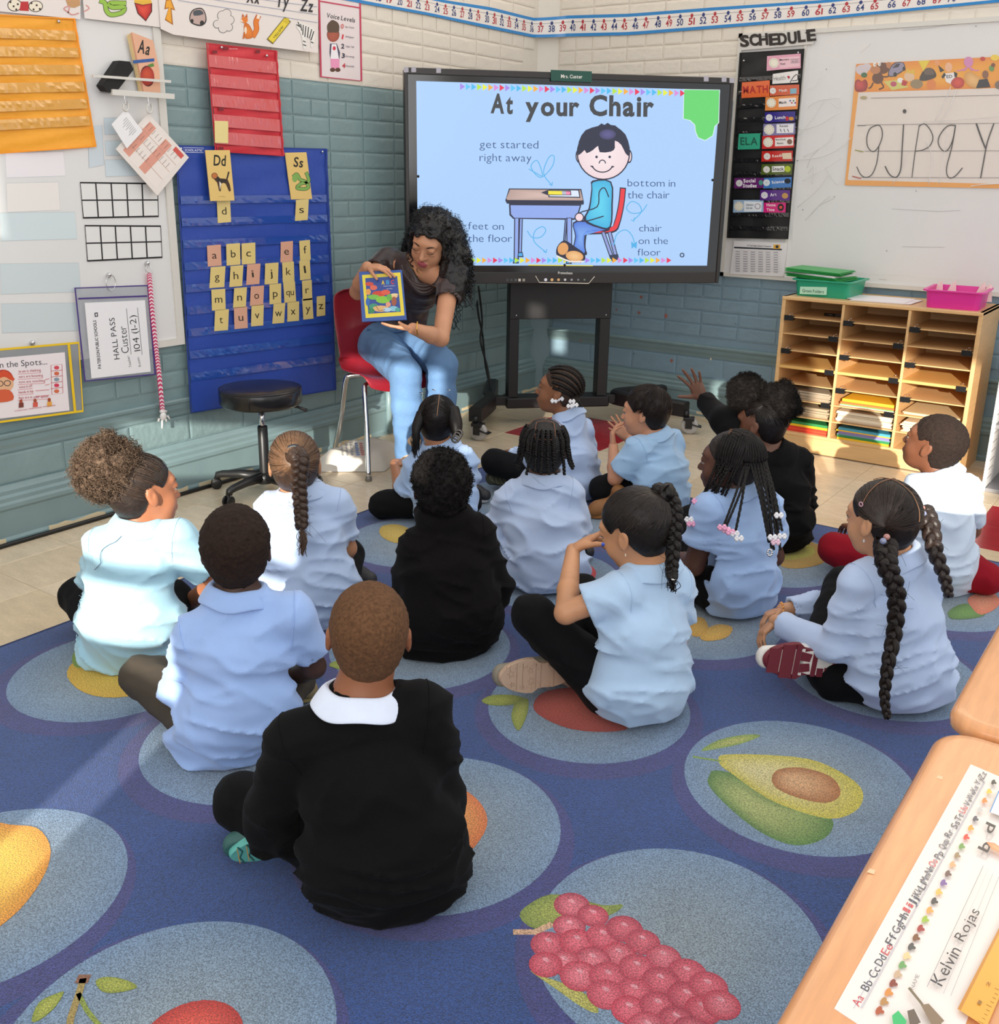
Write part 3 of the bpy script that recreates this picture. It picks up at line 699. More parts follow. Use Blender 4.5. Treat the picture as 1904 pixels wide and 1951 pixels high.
def d3(A):
    A.P([(316, 0), (326, -2), (334, 20), (327, 18), (330, 48), (314, 38), (321, 16), (313, 18)], 'b06a1a'); A.P([(317, 2), (325, 0), (331, 17), (325, 15), (327, 44), (316, 36), (322, 14), (316, 15)], 'f0a830')
    A.P([(361, 30), (368, 18), (384, 15), (392, 26), (393, 42), (382, 50), (364, 44)], '3a3436', 3); A.P([(363, 31), (369, 20), (383, 17), (390, 26), (391, 40), (382, 47), (365, 42)], 'c4a8a0', 3); A.P([(369, 21), (382, 19), (388, 27), (370, 30)], '4a5058', 2); A.E((366, 40), 3, 4, '222'if False else '222222'); A.E((385, 44), 4, 5, '222222')
    for x, y, r in ((424, 30, 10), (432, 26, 9), (438, 38, 9), (414, 46, 8), (425, 54, 9), (436, 52, 8)): A.E((x, y), r, r, '5a5454'); 
    for x, y, r in ((424, 30, 9), (432, 26, 8), (438, 38, 8), (414, 46, 7), (425, 54, 8), (436, 52, 7), (427, 42, 12)): A.E((x, y), r, r, 'e6dcd6')
    A.S([(483, 68), (489, 56), (488, 42), (492, 32)], 10, 'c45a18', 5); A.S([(483, 68), (489, 56), (488, 42), (491, 36)], 8, 'e8802c', 5); A.S([(492, 34), (493, 29)], 6, 'f6e6d4'); A.G([(466, 44), (474, 46), (481, 58), (483, 70), (474, 74), (467, 72), (465, 58)], (474, 60), 'd06a20', 'ec8a34', 2); A.E((468, 58), 2.5, 7, 'f6e2cc'); A.S([(466, 62), (464, 73)], 3, 'd06a20'); A.E((466, 38), 6.5, 6, 'e8802c'); A.P([(460, 36), (457, 41), (464, 42)], 'f6e2cc'); A.P([(461, 33), (462, 26), (466, 31)], 'c45a18'); A.P([(467, 32), (471, 26), (472, 34)], 'c45a18')
    A.S([(517, 76), (546, 40)], 15, '7a6a1a'); A.S([(518, 75), (545, 41)], 12, 'ecd23c'); A.T('YELLOW', (523, 74), (541, 51), 4, '2a2a18', 1); A.P([(539, 41), (547, 33), (551, 35), (549, 47)], 'd8bc30')
    A.P([(565, 52), (568, 40), (575, 44), (590, 50), (599, 56), (600, 72), (596, 90), (592, 88), (592, 74), (584, 72), (583, 92), (578, 91), (575, 70), (570, 58)], 'f0ece6', 2)
    for a, b in (((568, 42), (572, 52)), ((573, 46), (575, 58)), ((578, 48), (577, 66)), ((583, 50), (581, 70)), ((588, 52), (586, 71)), ((594, 56), (590, 72)), ((598, 60), (593, 76)), ((578, 78), (582, 80)), ((578, 85), (583, 87)), ((593, 80), (597, 82)), ((566, 47), (570, 50))): A.S([a, b], 1.8, '1c1a1c')
    for y in (0, 15, 30): A.S([(340, y*.75-22), (605, 13+y)], .9, '8a96b4')
    for st, x, y in (('Xx', 470, 6), ('Yy', 525, 14), ('Zz', 572, 22)): A.T(st, (x, y-2), (x+24, y+1), 24, '1c1a24', 1)
sheet([(-60, -30), (153, -30), (153, 37), (-60, 16)], .034, 'leftmost alphabet banner sheet with a queen and a rat tail', d1)
sheet([(155, -30), (301, -30), (305, 52), (161, 35)], .036, 'middle alphabet banner sheet with a green snake and a red top', d2)
sheet([(300, -30), (606, -30), (606, 101), (380, 73), (330, 66), (306, 55)], .040, 'right alphabet banner sheet with fox, crayon, zebra and Yy Zz', d3)
# ---- pocket charts
def chart(name, lb, pl, q, c, m, bands, cband, grommets, th=.006, bh=.5):
    root = thing(name, lb, 'pocket chart', pl.w(*pl.px(*q[3])))
    g = lambda u, v: tuple((1-v)*((1-u)*q[0][k]+u*q[1][k])+v*((1-u)*q[3][k]+u*q[2][k]) for k in (0, 1))
    # cloth with a gentle wave
    nu, nv = 14, 40; w = Msh(); V = []; r = random.Random(len(lb)); ph = r.random()*6
    for j in range(nv+1):
        for i in range(nu+1):
            uv = pl.px(*g(i/nu, j/nv)); dd = th+.004*sin(i*.8+ph)*(.3+.7*j/nv)+.002*sin(j*1.3+i*.5)
            V.append(pl.w(*uv, dd))
    w.add(V, [(j*(nu+1)+i, (j+1)*(nu+1)+i, (j+1)*(nu+1)+i+1, j*(nu+1)+i+1) for j in range(nv) for i in range(nu)], c, True)
    w.build('cloth', m, root)
    A = Art(pl, th+.0062)
    hem = (lambda a: [g(0, 0), g(1, 0), g(1, 1), g(0, 1)])(0); A.S(hem, 3, cband[1], closed=True)
    A.build('hem', mat(name+'_hem', attr=True, rough=.6), root)
    for v in bands:
        A = Msh(); rp = random.Random(int(v*1000)); NN = 44; V = []
        for j in range(4):
            for i in range(NN+1):
                q_ = g(.012+.976*i/NN, v-bh+bh*j/3); d_ = th+.0066+(rp.random()**2*.0022 if 0 < j < 4 and i not in (0, NN) else 0)*(.3 if j == 3 else 1)*(1 if rp.random() < .5 else .25)
                V.append(pl.w(*pl.px(*q_, d_), d_))
        A.add(V, [(j*(NN+1)+i, (j+1)*(NN+1)+i, (j+1)*(NN+1)+i+1, j*(NN+1)+i+1) for j in range(3) for i in range(NN)], cband[0], False)
        A.build('clear_pocket', mat('clear_vinyl_'+name, cband[0], .10, coat=1, spec=.8, attr=True), root)
    w = Msh()
    for u, v in grommets:
        w.sph(pl.w(*pl.px(*g(u, v)), th+.007), .006, 'c8c8cc', 8, 5)
    if grommets: w.build('grommet', mat('steel', 'd0d0d4', .25, metal=1), root)
    return root, g
PC = PLW.up(.024)
org, g = chart('orange_pocket_chart', 'bright orange fabric pocket chart hanging at the far left', PC, [(-110, 22), (142, 36), (183, 279), (-110, 300)], 'f8a832', mat('orange_nylon', 'fbab28', .5, bump=.004, bscale=26, sheen=.2), [.17+.137*k*.97 for k in range(6)], ('e2a134', 'ff9c1c'), [(.86, .03)], bh=.075)
blu, gb = chart('blue_pocket_chart', 'royal blue fabric pocket chart with alphabet cards behind the stool', PLW.up(.024), [(335, 277), (622, 284), (640, 742), (364, 786)], '1c3f98', mat('blue_nylon', '1f45a6', .45, bump=.003, bscale=20, sheen=.2), [.22+.083*k for k in range(9)], ('2d52a8', '1c3b8e'), [(.02, .012), (.96, .012)], bh=.03)
A = Art(PLW.up(.024), .013); A.T('SCHOLASTIC', (352, 288), (386, 289), 4.5, 'dfe2f0', 1); A.S([(350, 281), (388, 282), (388, 291), (350, 290)], .8, 'dfe2f0', closed=True); A.build('lettering', PRINT(), blu)
red, gr_ = chart('red_pocket_chart', 'red fabric pocket chart with four empty rows above the blue one', PLW.up(.042), [(394, 82), (526, 97), (539, 297), (411, 288)], 'd32a38', mat('red_nylon', 'd22434', .5, bump=.003, bscale=22, sheen=.2), [.22, .40, .585, .77, .93], ('d95a5e', 'c21c2c'), [(.18, .03), (.83, .06)], bh=.115)
A = Art(PLW.up(.042), .013)
for x, y in ((409, 99), (430, 92), (491, 98), (421, 208), (421, 283)): A.P([(x-4, y-3), (x+5, y-3), (x+5, y+3), (x-4, y+3)], '7e1420')
A.T('ooo', (437, 94), (453, 94), 3, 'f0c8c8'); A.build('tabs', PRINT(), red)
def card(pl, q, c, th, lb, group, draw=None, name='letter_card', cat='card'):
    root = thing(name, lb, cat, pl.w(*pl.px(*q[3])), group)
    quadcard(pl, q, c, th, 'card', GLOSSPRINT(), root)
    if draw:
        A = Art(pl, th+.0003); draw(A); A.build('print', PRINT(), root)
    return root
PK = PLW.up(.0155)
card(PLW.up(.056), [(409, 230), (435, 231), (435, 273), (410, 272)], 'eedb94', .002, 'blank yellow card in the lowest pocket of the red chart', None, None)
def dog(A):
    A.T('Dd', (407, 315), (430, 316), 21, '222018', 1); A.S([(432, 343), (436, 328)], 3, '3a2c20')
    A.P([(412, 333), (420, 340), (434, 342), (440, 362), (436, 364), (430, 350), (422, 350), (421, 364), (417, 362), (414, 348), (405, 338)], '4a3020', 2); A.P([(413, 335), (420, 341), (432, 343), (430, 348), (420, 348), (415, 346)], '2c2422', 2); A.E((409, 335), 6, 6, '4a3020'); A.E((409, 335), 5, 5, 'c8743c'); A.P([(418, 345), (422, 350), (419, 362)], 'f0e4d4'); A.T('x-xxx x', (417, 375), (430, 375), 2, '6a6040')
def snk(A):
    A.T('Ss', (559, 317), (577, 319), 19, '222018', 1)
    P_ = [(560, 336), (566, 332), (572, 342), (582, 346), (588, 356), (580, 360), (566, 358), (574, 350), (588, 346), (586, 334), (584, 330)]
    A.S(P_, 7, '3f5a2a', 5); A.S(P_, 5, '86b458', 5); A.E((562, 340), 5, 7, '86b458')
for q, f_, lb in (([(391, 286), (438, 286), (447, 382), (401, 383)], dog, 'tall yellow card reading Dd with a beagle'), ([(543, 291), (584, 290), (595, 379), (555, 380)], snk, 'tall yellow card reading Ss with a green snake')):
    card(PLW.up(.058) if f_ is dog else PLW.up(.038), q, 'ecc878', .0022, lb, 'picture cards on the blue chart', f_)
let = [('d', 415, 382, 440, 424, 0), ('s', 563, 380, 587, 420, 0),
       ('a', 396, 467, 422, 507, 1), ('b', 432, 464, 458, 505, 0), ('c', 461, 463, 487, 503, 0), ('e', 535, 460, 558, 499, 1), ('f', 572, 458, 592, 496, 0),
       ('g', 400, 508, 428, 548, 0), ('h', 438, 506, 462, 546, 0), ('i', 470, 503, 495, 542, 1), ('j', 505, 501, 530, 541, 0), ('k', 539, 499, 561, 537, 0), ('l', 572, 496, 592, 533, 0),
       ('m', 404, 551, 430, 591, 0), ('n', 445, 548, 469, 586, 0), ('o', 477, 545, 502, 582, 1), ('p', 514, 541, 536, 579, 0), ('qu', 542, 537, 564, 576, 0), ('r', 577, 534, 595, 572, 0),
       ('t', 409, 590, 435, 630, 0), ('u', 447, 585, 472, 626, 1), ('v', 479, 581, 502, 621, 0), ('w', 520, 578, 542, 616, 0), ('x', 548, 575, 570, 612, 0), ('y', 578, 569, 597, 608, 0), ('z', 604, 564, 620, 602, 0)]
for ch, x0, y0, x1, y1, pk in let:
    r = random.Random(ord(ch[0])); k = r.uniform(-2, 2); wv = (.012 if x0 > 560 else .016)
    q = [(x0+k, y0+1), (x1+k, y0-1), (x1-k*.3, y1-1), (x0-k*.3, y1+1)]; cx, cy = (x0+x1)/2, (y0+y1)/2; wd = {'m': 14, 'w': 13, 'qu': 15, 'i': 4, 'j': 5, 'l': 3.5, 'f': 6, 't': 6, 'r': 7}.get(ch, 9)
    card(PLW.up(.037), q, 'e3ab90' if pk else 'e8cf86', .0018, '%s letter card printed with a lower-case %s on the blue chart' % ('pink' if pk else 'yellow', ch), 'letter cards on the blue chart',
         lambda A: A.T(ch, (cx-wd/2, cy+6), (cx+wd/2, cy+5.5), 15 if ch != 'qu' else 13, '2a2418', 0))
# ---- caddy with eraser and flash cards
cad = thing('wall_caddy', 'clear wall caddy with two white rails beside the orange chart', 'rack', PB.w(*PB.px(250, 170)))
PD = PB.up(.05)
Msh().slab(PD, PD.pp((176, 142), (325, 153), (325, 158), (176, 147)), -.004, .004, 'ffffff').build('rail', frm, cad)
Msh().slab(PD, PD.pp((213, 170), (331, 179), (331, 189), (213, 181)), -.004, .006, 'ffffff').build('rail', frm, cad)
clr = mat('clear_acrylic', 'e8eef0', .08, trans=.9, alpha=.35)
w = Msh(); a = PB.px(178, 172); b = PB.px(322, 190)
w.add([PB.w(*PB.px(178, 174)), PB.w(*PB.px(325, 190)), PD.w(*PD.px(331, 188)), PD.w(*PD.px(190, 177))], [(0, 1, 2, 3)], 'ffffff'); w.add([PB.w(*PB.px(176, 144)), PD.w(*PD.px(176, 147)), PD.w(*PD.px(178, 176)), PB.w(*PB.px(178, 174))], [(0, 1, 2, 3)], 'ffffff')
w.build('tray', clr, cad)
PE = PB.up(.02)
w = Msh(); q0 = [(188, 163), (220, 116), (240, 118), (247, 133), (214, 176), (196, 174)]
w.slab(PE, PE.pp(*q0), -.016, .026, 'ffffff'); er = w.build('whiteboard_eraser', mat('black_felt', '1c1a1a', .8, bump=.002, bscale=120), None); tag(er, 'black felt whiteboard eraser leaning in the caddy', 'eraser')
fc = thing('flash_card_deck', 'stack of flash cards with an apple on the front in the caddy', 'cards', PB.w(*PB.px(275, 175)))
for k in range(5):
    dx = -k*1.3; q = [(243+dx, 62+k*1.4), (284+dx, 78), (296+dx*.6, 134), (298+dx*.5, 178), (266+dx, 176), (254+dx, 116)]
    Msh().slab(PB, PB.pp(*q), .024-k*.003, .0262-k*.003, 'e8b090' if k < 2 else 'ecd09a').build('card', PRINT(), fc)
A = Art(PB, .0266); A.T('A', (262, 100), (275, 102), 26, '1c1a1a', 1); A.T('a', (276, 103), (284, 105), 24, '1c1a1a', 1); A.E((281, 145), 13, 20, '4a1a14', -8); A.G([(268+26*(.5-.5*cos(t))*1, 145+18*sin(t)) for t in np.linspace(0, 6.28, 18)[:-1]], (279, 140), 'a82a24', 'cc5030'); A.P([(281, 124), (292, 120), (294, 126), (287, 128)], '5a8a3a'); A.P([(253, 115), (294, 111), (294, 117), (254, 121)], '2a5aa0')
A.build('print', PRINT(), fc)
def hook(x, y, y2, lb, pl):
    h = thing('hook', lb, 'hook', pl.w(*pl.px(x, y))); z = lambda X, Y, d: np.array(pl.w(*pl.px(X, Y, d), d))
    Msh().tube(spline([z(x, y, 0), z(x+1, y+10, 0), z(x+2, y+18, .004), z(x+5, y+17, .008), z(x+5, y+12, .01)], 4), .0022, 8).build('wire', chrome, h); return h
hook(237, 179, 0, 'small steel hook under the caddy rail, on the left', PD); hook(282, 184, 0, 'small steel hook under the caddy rail, on the right', PD)
def ring(x, y, rx, ry, pl, lb, c='ece8e2', m=None, r=.004, g=None):
    w = Msh(); P_ = [np.array(pl.w(*pl.px(x+rx*cos(t), y+ry*sin(t)), .0)) for t in np.linspace(0, 2*pi, 21)]
    return tag(w.tube(P_, r, 8, caps=False).build('binder_ring', m or frm), lb, 'ring', g)
ring(240, 204, 5, 7, PD, 'white plastic ring holding the small white card'); ring(285, 207, 5, 8, PD, 'white plastic ring holding the large striped card')
def bigc(A):
    g = lambda u, v: (283+(358-283)*u+(222-283)*v, 218+(300-218)*u+(283-218)*v)
    q = lambda a, b, c, d, col: A.P([g(a, b), g(c, b), g(c, d), g(a, d)], col)
    q(.05, .08, .95, .95, 'f3e8e0')
    for a, b in ((.08, .3), (.5, .72)):
        for c, d in ((.10, .26), (.5, .66)): q(c, a, d, a+.42, 'e4a08c')
    q(.72, .03, .93, .13, 'd85a50')
    for v in (.3, .5, .72): A.S([g(.06, v), g(.94, v)], .7, 'c89a88')
    for k in range(26):
        u = .1+.08*(k % 10)+.02; v = .12+.2*(k//10)*1.25
        A.S([g(u, v), g(u, v+.12)], .6, '6a5a54')
card(PB.up(.035), [(283, 216), (360, 300), (300, 373), (221, 284)], 'f0e6de', .003, 'large white card with salmon stripes hanging from the right hook', None, bigc, 'reference_card')
def smallc(A):
    g = lambda u, v: (240+(272-240)*u+(214-240)*v, 208+(252-208)*u+(237-208)*v)
    for k in range(9): A.S([g(.22+.07*k, .2), g(.22+.07*k, .2+.5*(.5+.5*((k*7) % 5)/5))], .6, '5a5a60')
card(PB.up(.045), [(240, 208), (272, 250), (242, 283), (213, 237)], 'f4f2f2', .003, 'small white diamond-hung card with tiny print from the left hook', None, smallc, 'reference_card')
# ---- voice level poster
def voice(A):
    A.T('Voice Levels', (622, 33), (676, 43), 9, '2a2c34', 1)
    A.E((635, 52), 12, 13, '5a4638'); A.E((634, 42), 5, 4, '5a4638'); A.E((635, 66), 12, 14, '6a3226'); A.E((635, 67), 11, 13, 'a4503e', ci='b05c48'); A.P([(623, 56), (635, 47), (647, 57), (645, 62), (626, 62)], '5a4638')
    A.P([(629, 83), (642, 83), (648, 100), (647, 112), (630, 112), (628, 100)], '4a4660'); A.P([(632, 84), (641, 84), (646, 112), (630, 112)], 'f4f0f4'); A.E((637, 92), 3, 4, 'd8304a'); A.P([(630, 112), (647, 112), (647, 132), (631, 132)], 'ee9ac0')
    A.E((634, 133), 5, 4, '5a3a28'); A.E((644, 133), 5, 4, '5a3a28')
    for st, x, y, c in (('0', 649, 54, 'd87a78'), ('1', 651, 74, 'd83a48'), ('2', 650, 92, '34344a'), ('3', 651, 110, '34344a'), ('4', 652, 129, 'c83a48')): A.T(st, (x, y), (x+(3 if st == '1' else 6), y+.5), 9, c, 2)
    for k, st in enumerate(('No Voices', 'Whisper', 'Table Talk', 'Strong', 'Outside')): A.T(st, (658, 53+k*18.5), (675, 54.5+k*18.5), 4, '6a6a74')
    A.S([(608, -20), (686, -14), (689, 154), (612, 146)], 3.4, 'c8385a', closed=True); A.S([(609, 2), (686, 15)], 2.5, 'c8385a')
card(PLW.up(.008), [(608, -20), (686, -14), (689, 154), (612, 146)], 'ecdfe0', .002, 'laminated Voice Levels poster with a pink frame and a girl', None, voice, 'voice_level_poster', 'poster')
# ---- hall pass pouch
hp = thing('hall_pass', 'clear pouch with purple edges holding a hall pass', 'pouch', PB.w(*PB.px(228, 545)))
PH = PB.up(.012)
Msh().slab(PH, PH.pp((143, 549), (282, 544), (296, 713), (162, 726)), -.001, 0, 'cfd2da').build('sleeve', mat('clear_vinyl_sleeve', 'c4c8d0', .1, coat=.6, alpha=.35), hp)
Msh().slab(PH, PH.pp((161, 577), (276, 572), (287, 708), (174, 721)), .0005, .0015, 'f2f0f2').build('paper', PRINT(), hp)
A = Art(PH, .002)
A.S([(143, 549), (282, 544), (296, 713), (162, 726)], 3.6, '4a3480', closed=True); A.S([(150, 569), (280, 564)], 3, '4a3480')
A.build('piping', PRINT(), hp)
A = Art(PH, .0018)
A.T('HALL PASS', (228, 684), (218, 605), 11, '26242c', 0); A.T('Custer', (246, 672), (240, 621), 15, '2c2a30', 3); A.T('104 (1-2)', (268, 668), (258, 600), 13, '2c2a30', 3)
A.T('Teacher:', (251, 699), (246, 677), 5, '55535c'); A.T('Room:', (269, 698), (265, 680), 5, '55535c'); A.T('PATERSON PUBLIC SCHOOLS', (193, 702), (183, 610), 6, '26242c', 1)
A.S([(250, 675), (241, 588)], .8, '55535c'); A.S([(271, 676), (262, 586)], .8, '55535c'); A.P([(180, 596), (186, 595), (187, 603), (181, 604)], '26242c'); A.P([(182, 597.5), (184.5, 597), (185, 601.5), (182.5, 602)], 'f2f0f2')
A.build('lettering', PRINT(), hp)
pin = lambda x, y, lb: tag(Msh().sph(PB.w(*PB.px(x, y), .012), .0085, 'd0d0d4', 10, 7).sph(PB.w(*PB.px(x+1, y+1), .004), .011, 'd0d0d4', 10, 5).build('push_magnet', chrome), lb, 'magnet')
pin(205, 523, 'round steel magnet above the hall pass'); pin(278, 501, 'round steel magnet above the pink striped lanyard'); pin(59, 652, 'large round steel clip above the yellow pouch')
ring(211, 539, 9, 15, PB.up(.014), 'thin steel ring holding the hall pass pouch', m=chrome, r=.0016)
# ---- chevron lanyard with a pointing hand
ln = thing('pointer_lanyard', 'pink and white chevron strap ending in a white pointing hand', 'lanyard', PB.w(*PB.px(283, 508)))
PJ = PB.up(.016)
path = [(285, 522), (289, 580), (296, 650), (303, 710), (310, 783)]
sp = spline(path, 10); n = len(sp)
w = Msh()
for i in range(n-1):
    for k in range(2):
        a = sp[i]+(sp[i+1]-sp[i])*k/2; b = sp[i]+(sp[i+1]-sp[i])*(k+1)/2; c = 'c8285e' if k == 0 else 'f0dce2'; hw = 4
        A_ = [(a[0]-hw, a[1]), (a[0], a[1]-3), (a[0]+hw, a[1]), (b[0]+hw, b[1]), (b[0], b[1]-3), (b[0]-hw, b[1])]
        w.add([PJ.w(*PJ.px(x, y), .001) for x, y in A_], [(0, 1, 4, 5), (1, 2, 3, 4)], c)
w.slab(PJ, [PJ.px(*p) for p in [(p_[0]-4, p_[1]) for p_ in sp]+[(p_[0]+4, p_[1]) for p_ in sp[::-1]]], -.003, .0, 'd8487a'); w.build('strap', PRINT(), ln)
Msh().tube([PJ.w(*PJ.px(x, y)) for x, y in ((281, 503), (277, 516), (285, 521), (291, 521), (284, 502))], .0012, 6).build('clip', chrome, ln)
w = Msh()
z_ = lambda x, y, d=0: np.array(PJ.w(*PJ.px(x, y), d))
w.tube([z_(305, 784), z_(317, 784)], .006, 8).sph(z_(311, 793), (.010, .016, .018), 'fff' if False else 'ffffff', 12, 8)
for a, b, r in (((309, 800), (309, 816), .0045), ((303, 797), (302, 803), .005), ((315, 798), (318, 803), .0045), ((319, 792), (324, 799), .004)): w.tube([z_(*a), z_(*b)], [r, r*.8], 8)
w.build('pointing_hand', mat('white_plastic', 'f0ecea', .4), ln)
# ---- yellow pouch bottom left
yp = thing('rules_pouch', 'yellow-edged pouch with a sitting rules sheet, bottom of left wall', 'pouch', PLW.w(*PLW.px(60, 655)))
PY = PLW.up(.036)
Msh().slab(PY, PY.pp((-90, 674), (150, 653), (158, 783), (-90, 816)), -.001, 0, '7a828a').build('sleeve', mat('clear_sleeve_dark', 'a8acb0', .12, coat=.5, alpha=.5), yp)
Msh().slab(PY, PY.pp((-90, 690), (123, 671), (132, 782), (-90, 808)), .0005, .0015, 'f0e6e8').build('paper', PRINT(), yp)
A = Art(PY, .0018)
A.T('n the Spots...', (0, 701), (90, 694), 12, '45444c', 0)
A.S([(97, 696), (118, 694), (120, 749), (99, 752)], 1, 'c25a58', closed=True)
for k in range(1, 5): A.S([(97, 696+k*11.2), (119, 694+k*11)], 1, 'c25a58')
for k, c in enumerate(('d84a5a', 'd86a4a', '8a9aa8', 'd83a5a', 'd8704a')): A.E((108, 700.5+k*11.2), 5, 3.6, c)
for k, (st, x) in enumerate((('brain is thinking', 78), ('ears are listening', 82), ('eyes are watching', 86), ('voice is off', 62), ('hands in lap', 64), ('legs are in your space', 92))):
    y = 709+k*10; A.T(st, (36, y+1), (x, y-2), 5, 'b84a58'); A.S([(34, y+4), (x, y+1)], .7, 'd86a70')
for k in (1, 2, 3, 4): A.S([(94, 711+k*10.5), (68 if k > 2 else 86, 713+k*10.5)], .9, 'd06068')
A.E((6, 724), 20, 20, 'c0402a'); A.E((8, 732), 18, 15, 'e8b48c'); A.P([(-14, 722), (8, 706), (28, 722), (20, 724), (8, 718), (-8, 724)], 'd8502c', 3); A.O((0, 731), 6, 5, 1.4, '2c2c30'); A.O((14, 730), 6, 5, 1.4, '2c2c30'); A.P([(-10, 746), (18, 743), (25, 762), (-12, 766)], 'd8603c', 3)
for k in range(3):
    x = 40+k*27; A.E((x, 765-k*1.5), 3, 4, 'a84a2a'); A.P([(x-4, 768-k), (x+5, 767-k), (x+5, 776-k), (x-4, 777-k)], ('7a3a30', 'd85a4a', 'e8a84a')[k]); A.T(('crisscross', 'mermaid', 'mountain')[k], (x-12, 784-k*4), (x+12, 781-k*4), 3, 'b84a58')
A.build('print', PRINT(), yp)
A = Art(PY, .0024)
A.S([(-90, 674), (150, 653), (158, 783), (-90, 816)], 4.5, 'f2c820', closed=True); A.S([(131, 656), (143, 782)], 5, 'f2c820'); A.build('piping', mat('yellow_piping', attr=True, rough=.4), yp)
# ---- number line round the corner (bottom edge, top edge from the photograph)
PNL, PNR = PLW.up(.012), PRW.up(.012)
nl = thing('number_line', 'white number line with blue borders running round the corner above the display', 'number line', PNL.w(5.2, 2.16))
botL = [(560, -18), (700, 8.5), (820, 30), (935, 55), (1000, 68)]; topL = [(560, -74), (700, -32), (847, 0), (937, 14), (1000, 30)]
botR = [(1067, 70), (1200, 67), (1360, 54.5), (1560, 38), (1904, 4.5), (1990, -4)]; topR = [(1067, 30), (1200, 26), (1360, 14), (1572, 0), (1904, -34), (1990, -43)]
def interp(P, x): return np.interp(x, [p[0] for p in P], [p[1] for p in P])
def strip_pts(n1=24, n2=34):
    b, t = [], []
    for i in range(n1+1):
        x = 560+(1014-560)*i/n1; b.append((PNL, x, interp(botL, min(x, 1000))+(x > 1000)*(x-1000)*.1)); t.append((PNL, x, interp(topL, min(x, 1000))+(x > 1000)*(x-1000)*.14))
    return b, t
uL = np.linspace(PNL.px(560, 0)[0], YW-.16, 26); uR = np.linspace(XW+.16, PNR.px(1990, 0)[0], 40)
def vz(pl, u, tab):   # height of an edge at position u along the wall, measured from the photograph
    pts = [pl.px(x, y) for x, y in tab]; return np.interp(u, [p[0] for p in pts], [p[1] for p in pts])
def sample(tL, tR):
    out = [np.array(PNL.w(u, vz(PNL, u, tL))) for u in uL]
    eR = [np.array(PNR.w(u, vz(PNR, u, tR))) for u in uR]
    a, b = out[-1], eR[0]; cpt = np.array([XW+.03, YW-.03, 0])
    for t in (.17, .33, .5, .67, .83):
        m = a*(1-t)**2+2*t*(1-t)*np.array([XW+.012+.05, YW-.012-.05, (a[2]+b[2])/2])+b*t*t; out.append(m)
    return out+eR
BT, TP = sample(botL, botR), sample(topL, topR)
def ribbon(v0, v1, c, off, name):
    w = Msh(); V = []
    for b, t in zip(BT, TP):
        nrm = np.array([0., 0, 0]); V.append(b+(t-b)*v0); V.append(b+(t-b)*v1)
    n = len(BT); nn = []
    for i in range(n):
        t = BT[min(i+1, n-1)]-BT[max(i-1, 0)]; m = np.cross(t, [0, 0, 1]); m /= np.linalg.norm(m); nn.append(m*off)
    V = [V[k]+nn[k//2] for k in range(2*n)]
    w.add(V, [(2*i, 2*i+2, 2*i+3, 2*i+1) for i in range(n-1)], c, True); return w.build(name, GLOSSPRINT(), nl)
ribbon(0, 1, 'efe8e2', 0, 'strip'); ribbon(0, .15, '1f86cc', .0004, 'blue_border'); ribbon(.85, 1, '1f86cc', .0004, 'blue_border'); ribbon(.685, .7, '3a3a44', .0004, 'axis_line')
# numbers: positions measured from the photograph, on the strip's own surface
cum = np.concatenate([[0], np.cumsum([np.linalg.norm((BT[i+1]-BT[i])[:2]) for i in range(len(BT)-1)])])
bx = [proj(p)[0] for p in BT]
def at_strip(s, v, off=.0008):
    i = min(max(int(np.searchsorted(cum, s)-1), 0), len(cum)-2); t = (s-cum[i])/(cum[i+1]-cum[i]); b = BT[i]+(BT[i+1]-BT[i])*t; q = TP[i]+(TP[i+1]-TP[i])*t
    tt = BT[i+1]-BT[i]; m = np.cross(tt, [0, 0, 1]); m /= np.linalg.norm(m); return b+(q-b)*v+m*off
numx = {18: 722, 19: 742, 20: 762, 21: 780, 22: 797, 23: 814, 24: 833, 25: 849, 26: 865, 27: 881, 28: 896, 29: 911, 30: 928, 31: 942, 32: 956, 33: 970, 34: 984, 35: 998, 36: 1013, 37: 1030, 38: 1051, 39: 1072, 40: 1091, 41: 1110, 42: 1130.5, 43: 1150, 44: 1170, 45: 1189, 46: 1210, 47: 1230, 48: 1253, 49: 1274, 50: 1295, 51: 1317, 52: 1339, 53: 1361, 54: 1386, 55: 1409, 56: 1433, 57: 1457, 58: 1481, 59: 1506, 60: 1534, 61: 1559.5, 62: 1585, 63: 1611, 64: 1638, 65: 1665, 66: 1698, 67: 1726, 68: 1754, 69: 1784, 70: 1812}
for nmb, x in numx.items():
    w = Msh(); s0 = float(np.interp(x, bx, cum)); c = 'b8323c' if nmb % 2 else '2a3c7a'; Vt, Ft, wd = textmesh(str(nmb), 1); hh = .33; hw = .024
    w.add([at_strip(s0+(a/wd-.5)*2*hw*.8, .27+b*hh) for a, b in Vt], Ft, c)
    w.add([at_strip(s0+.0085*cos(t), .69+.10*sin(t), .0012) for t in np.linspace(0, 2*pi, 13)[:-1]], [tuple(range(12))], c)
    w.build('number', PRINT(), nl)
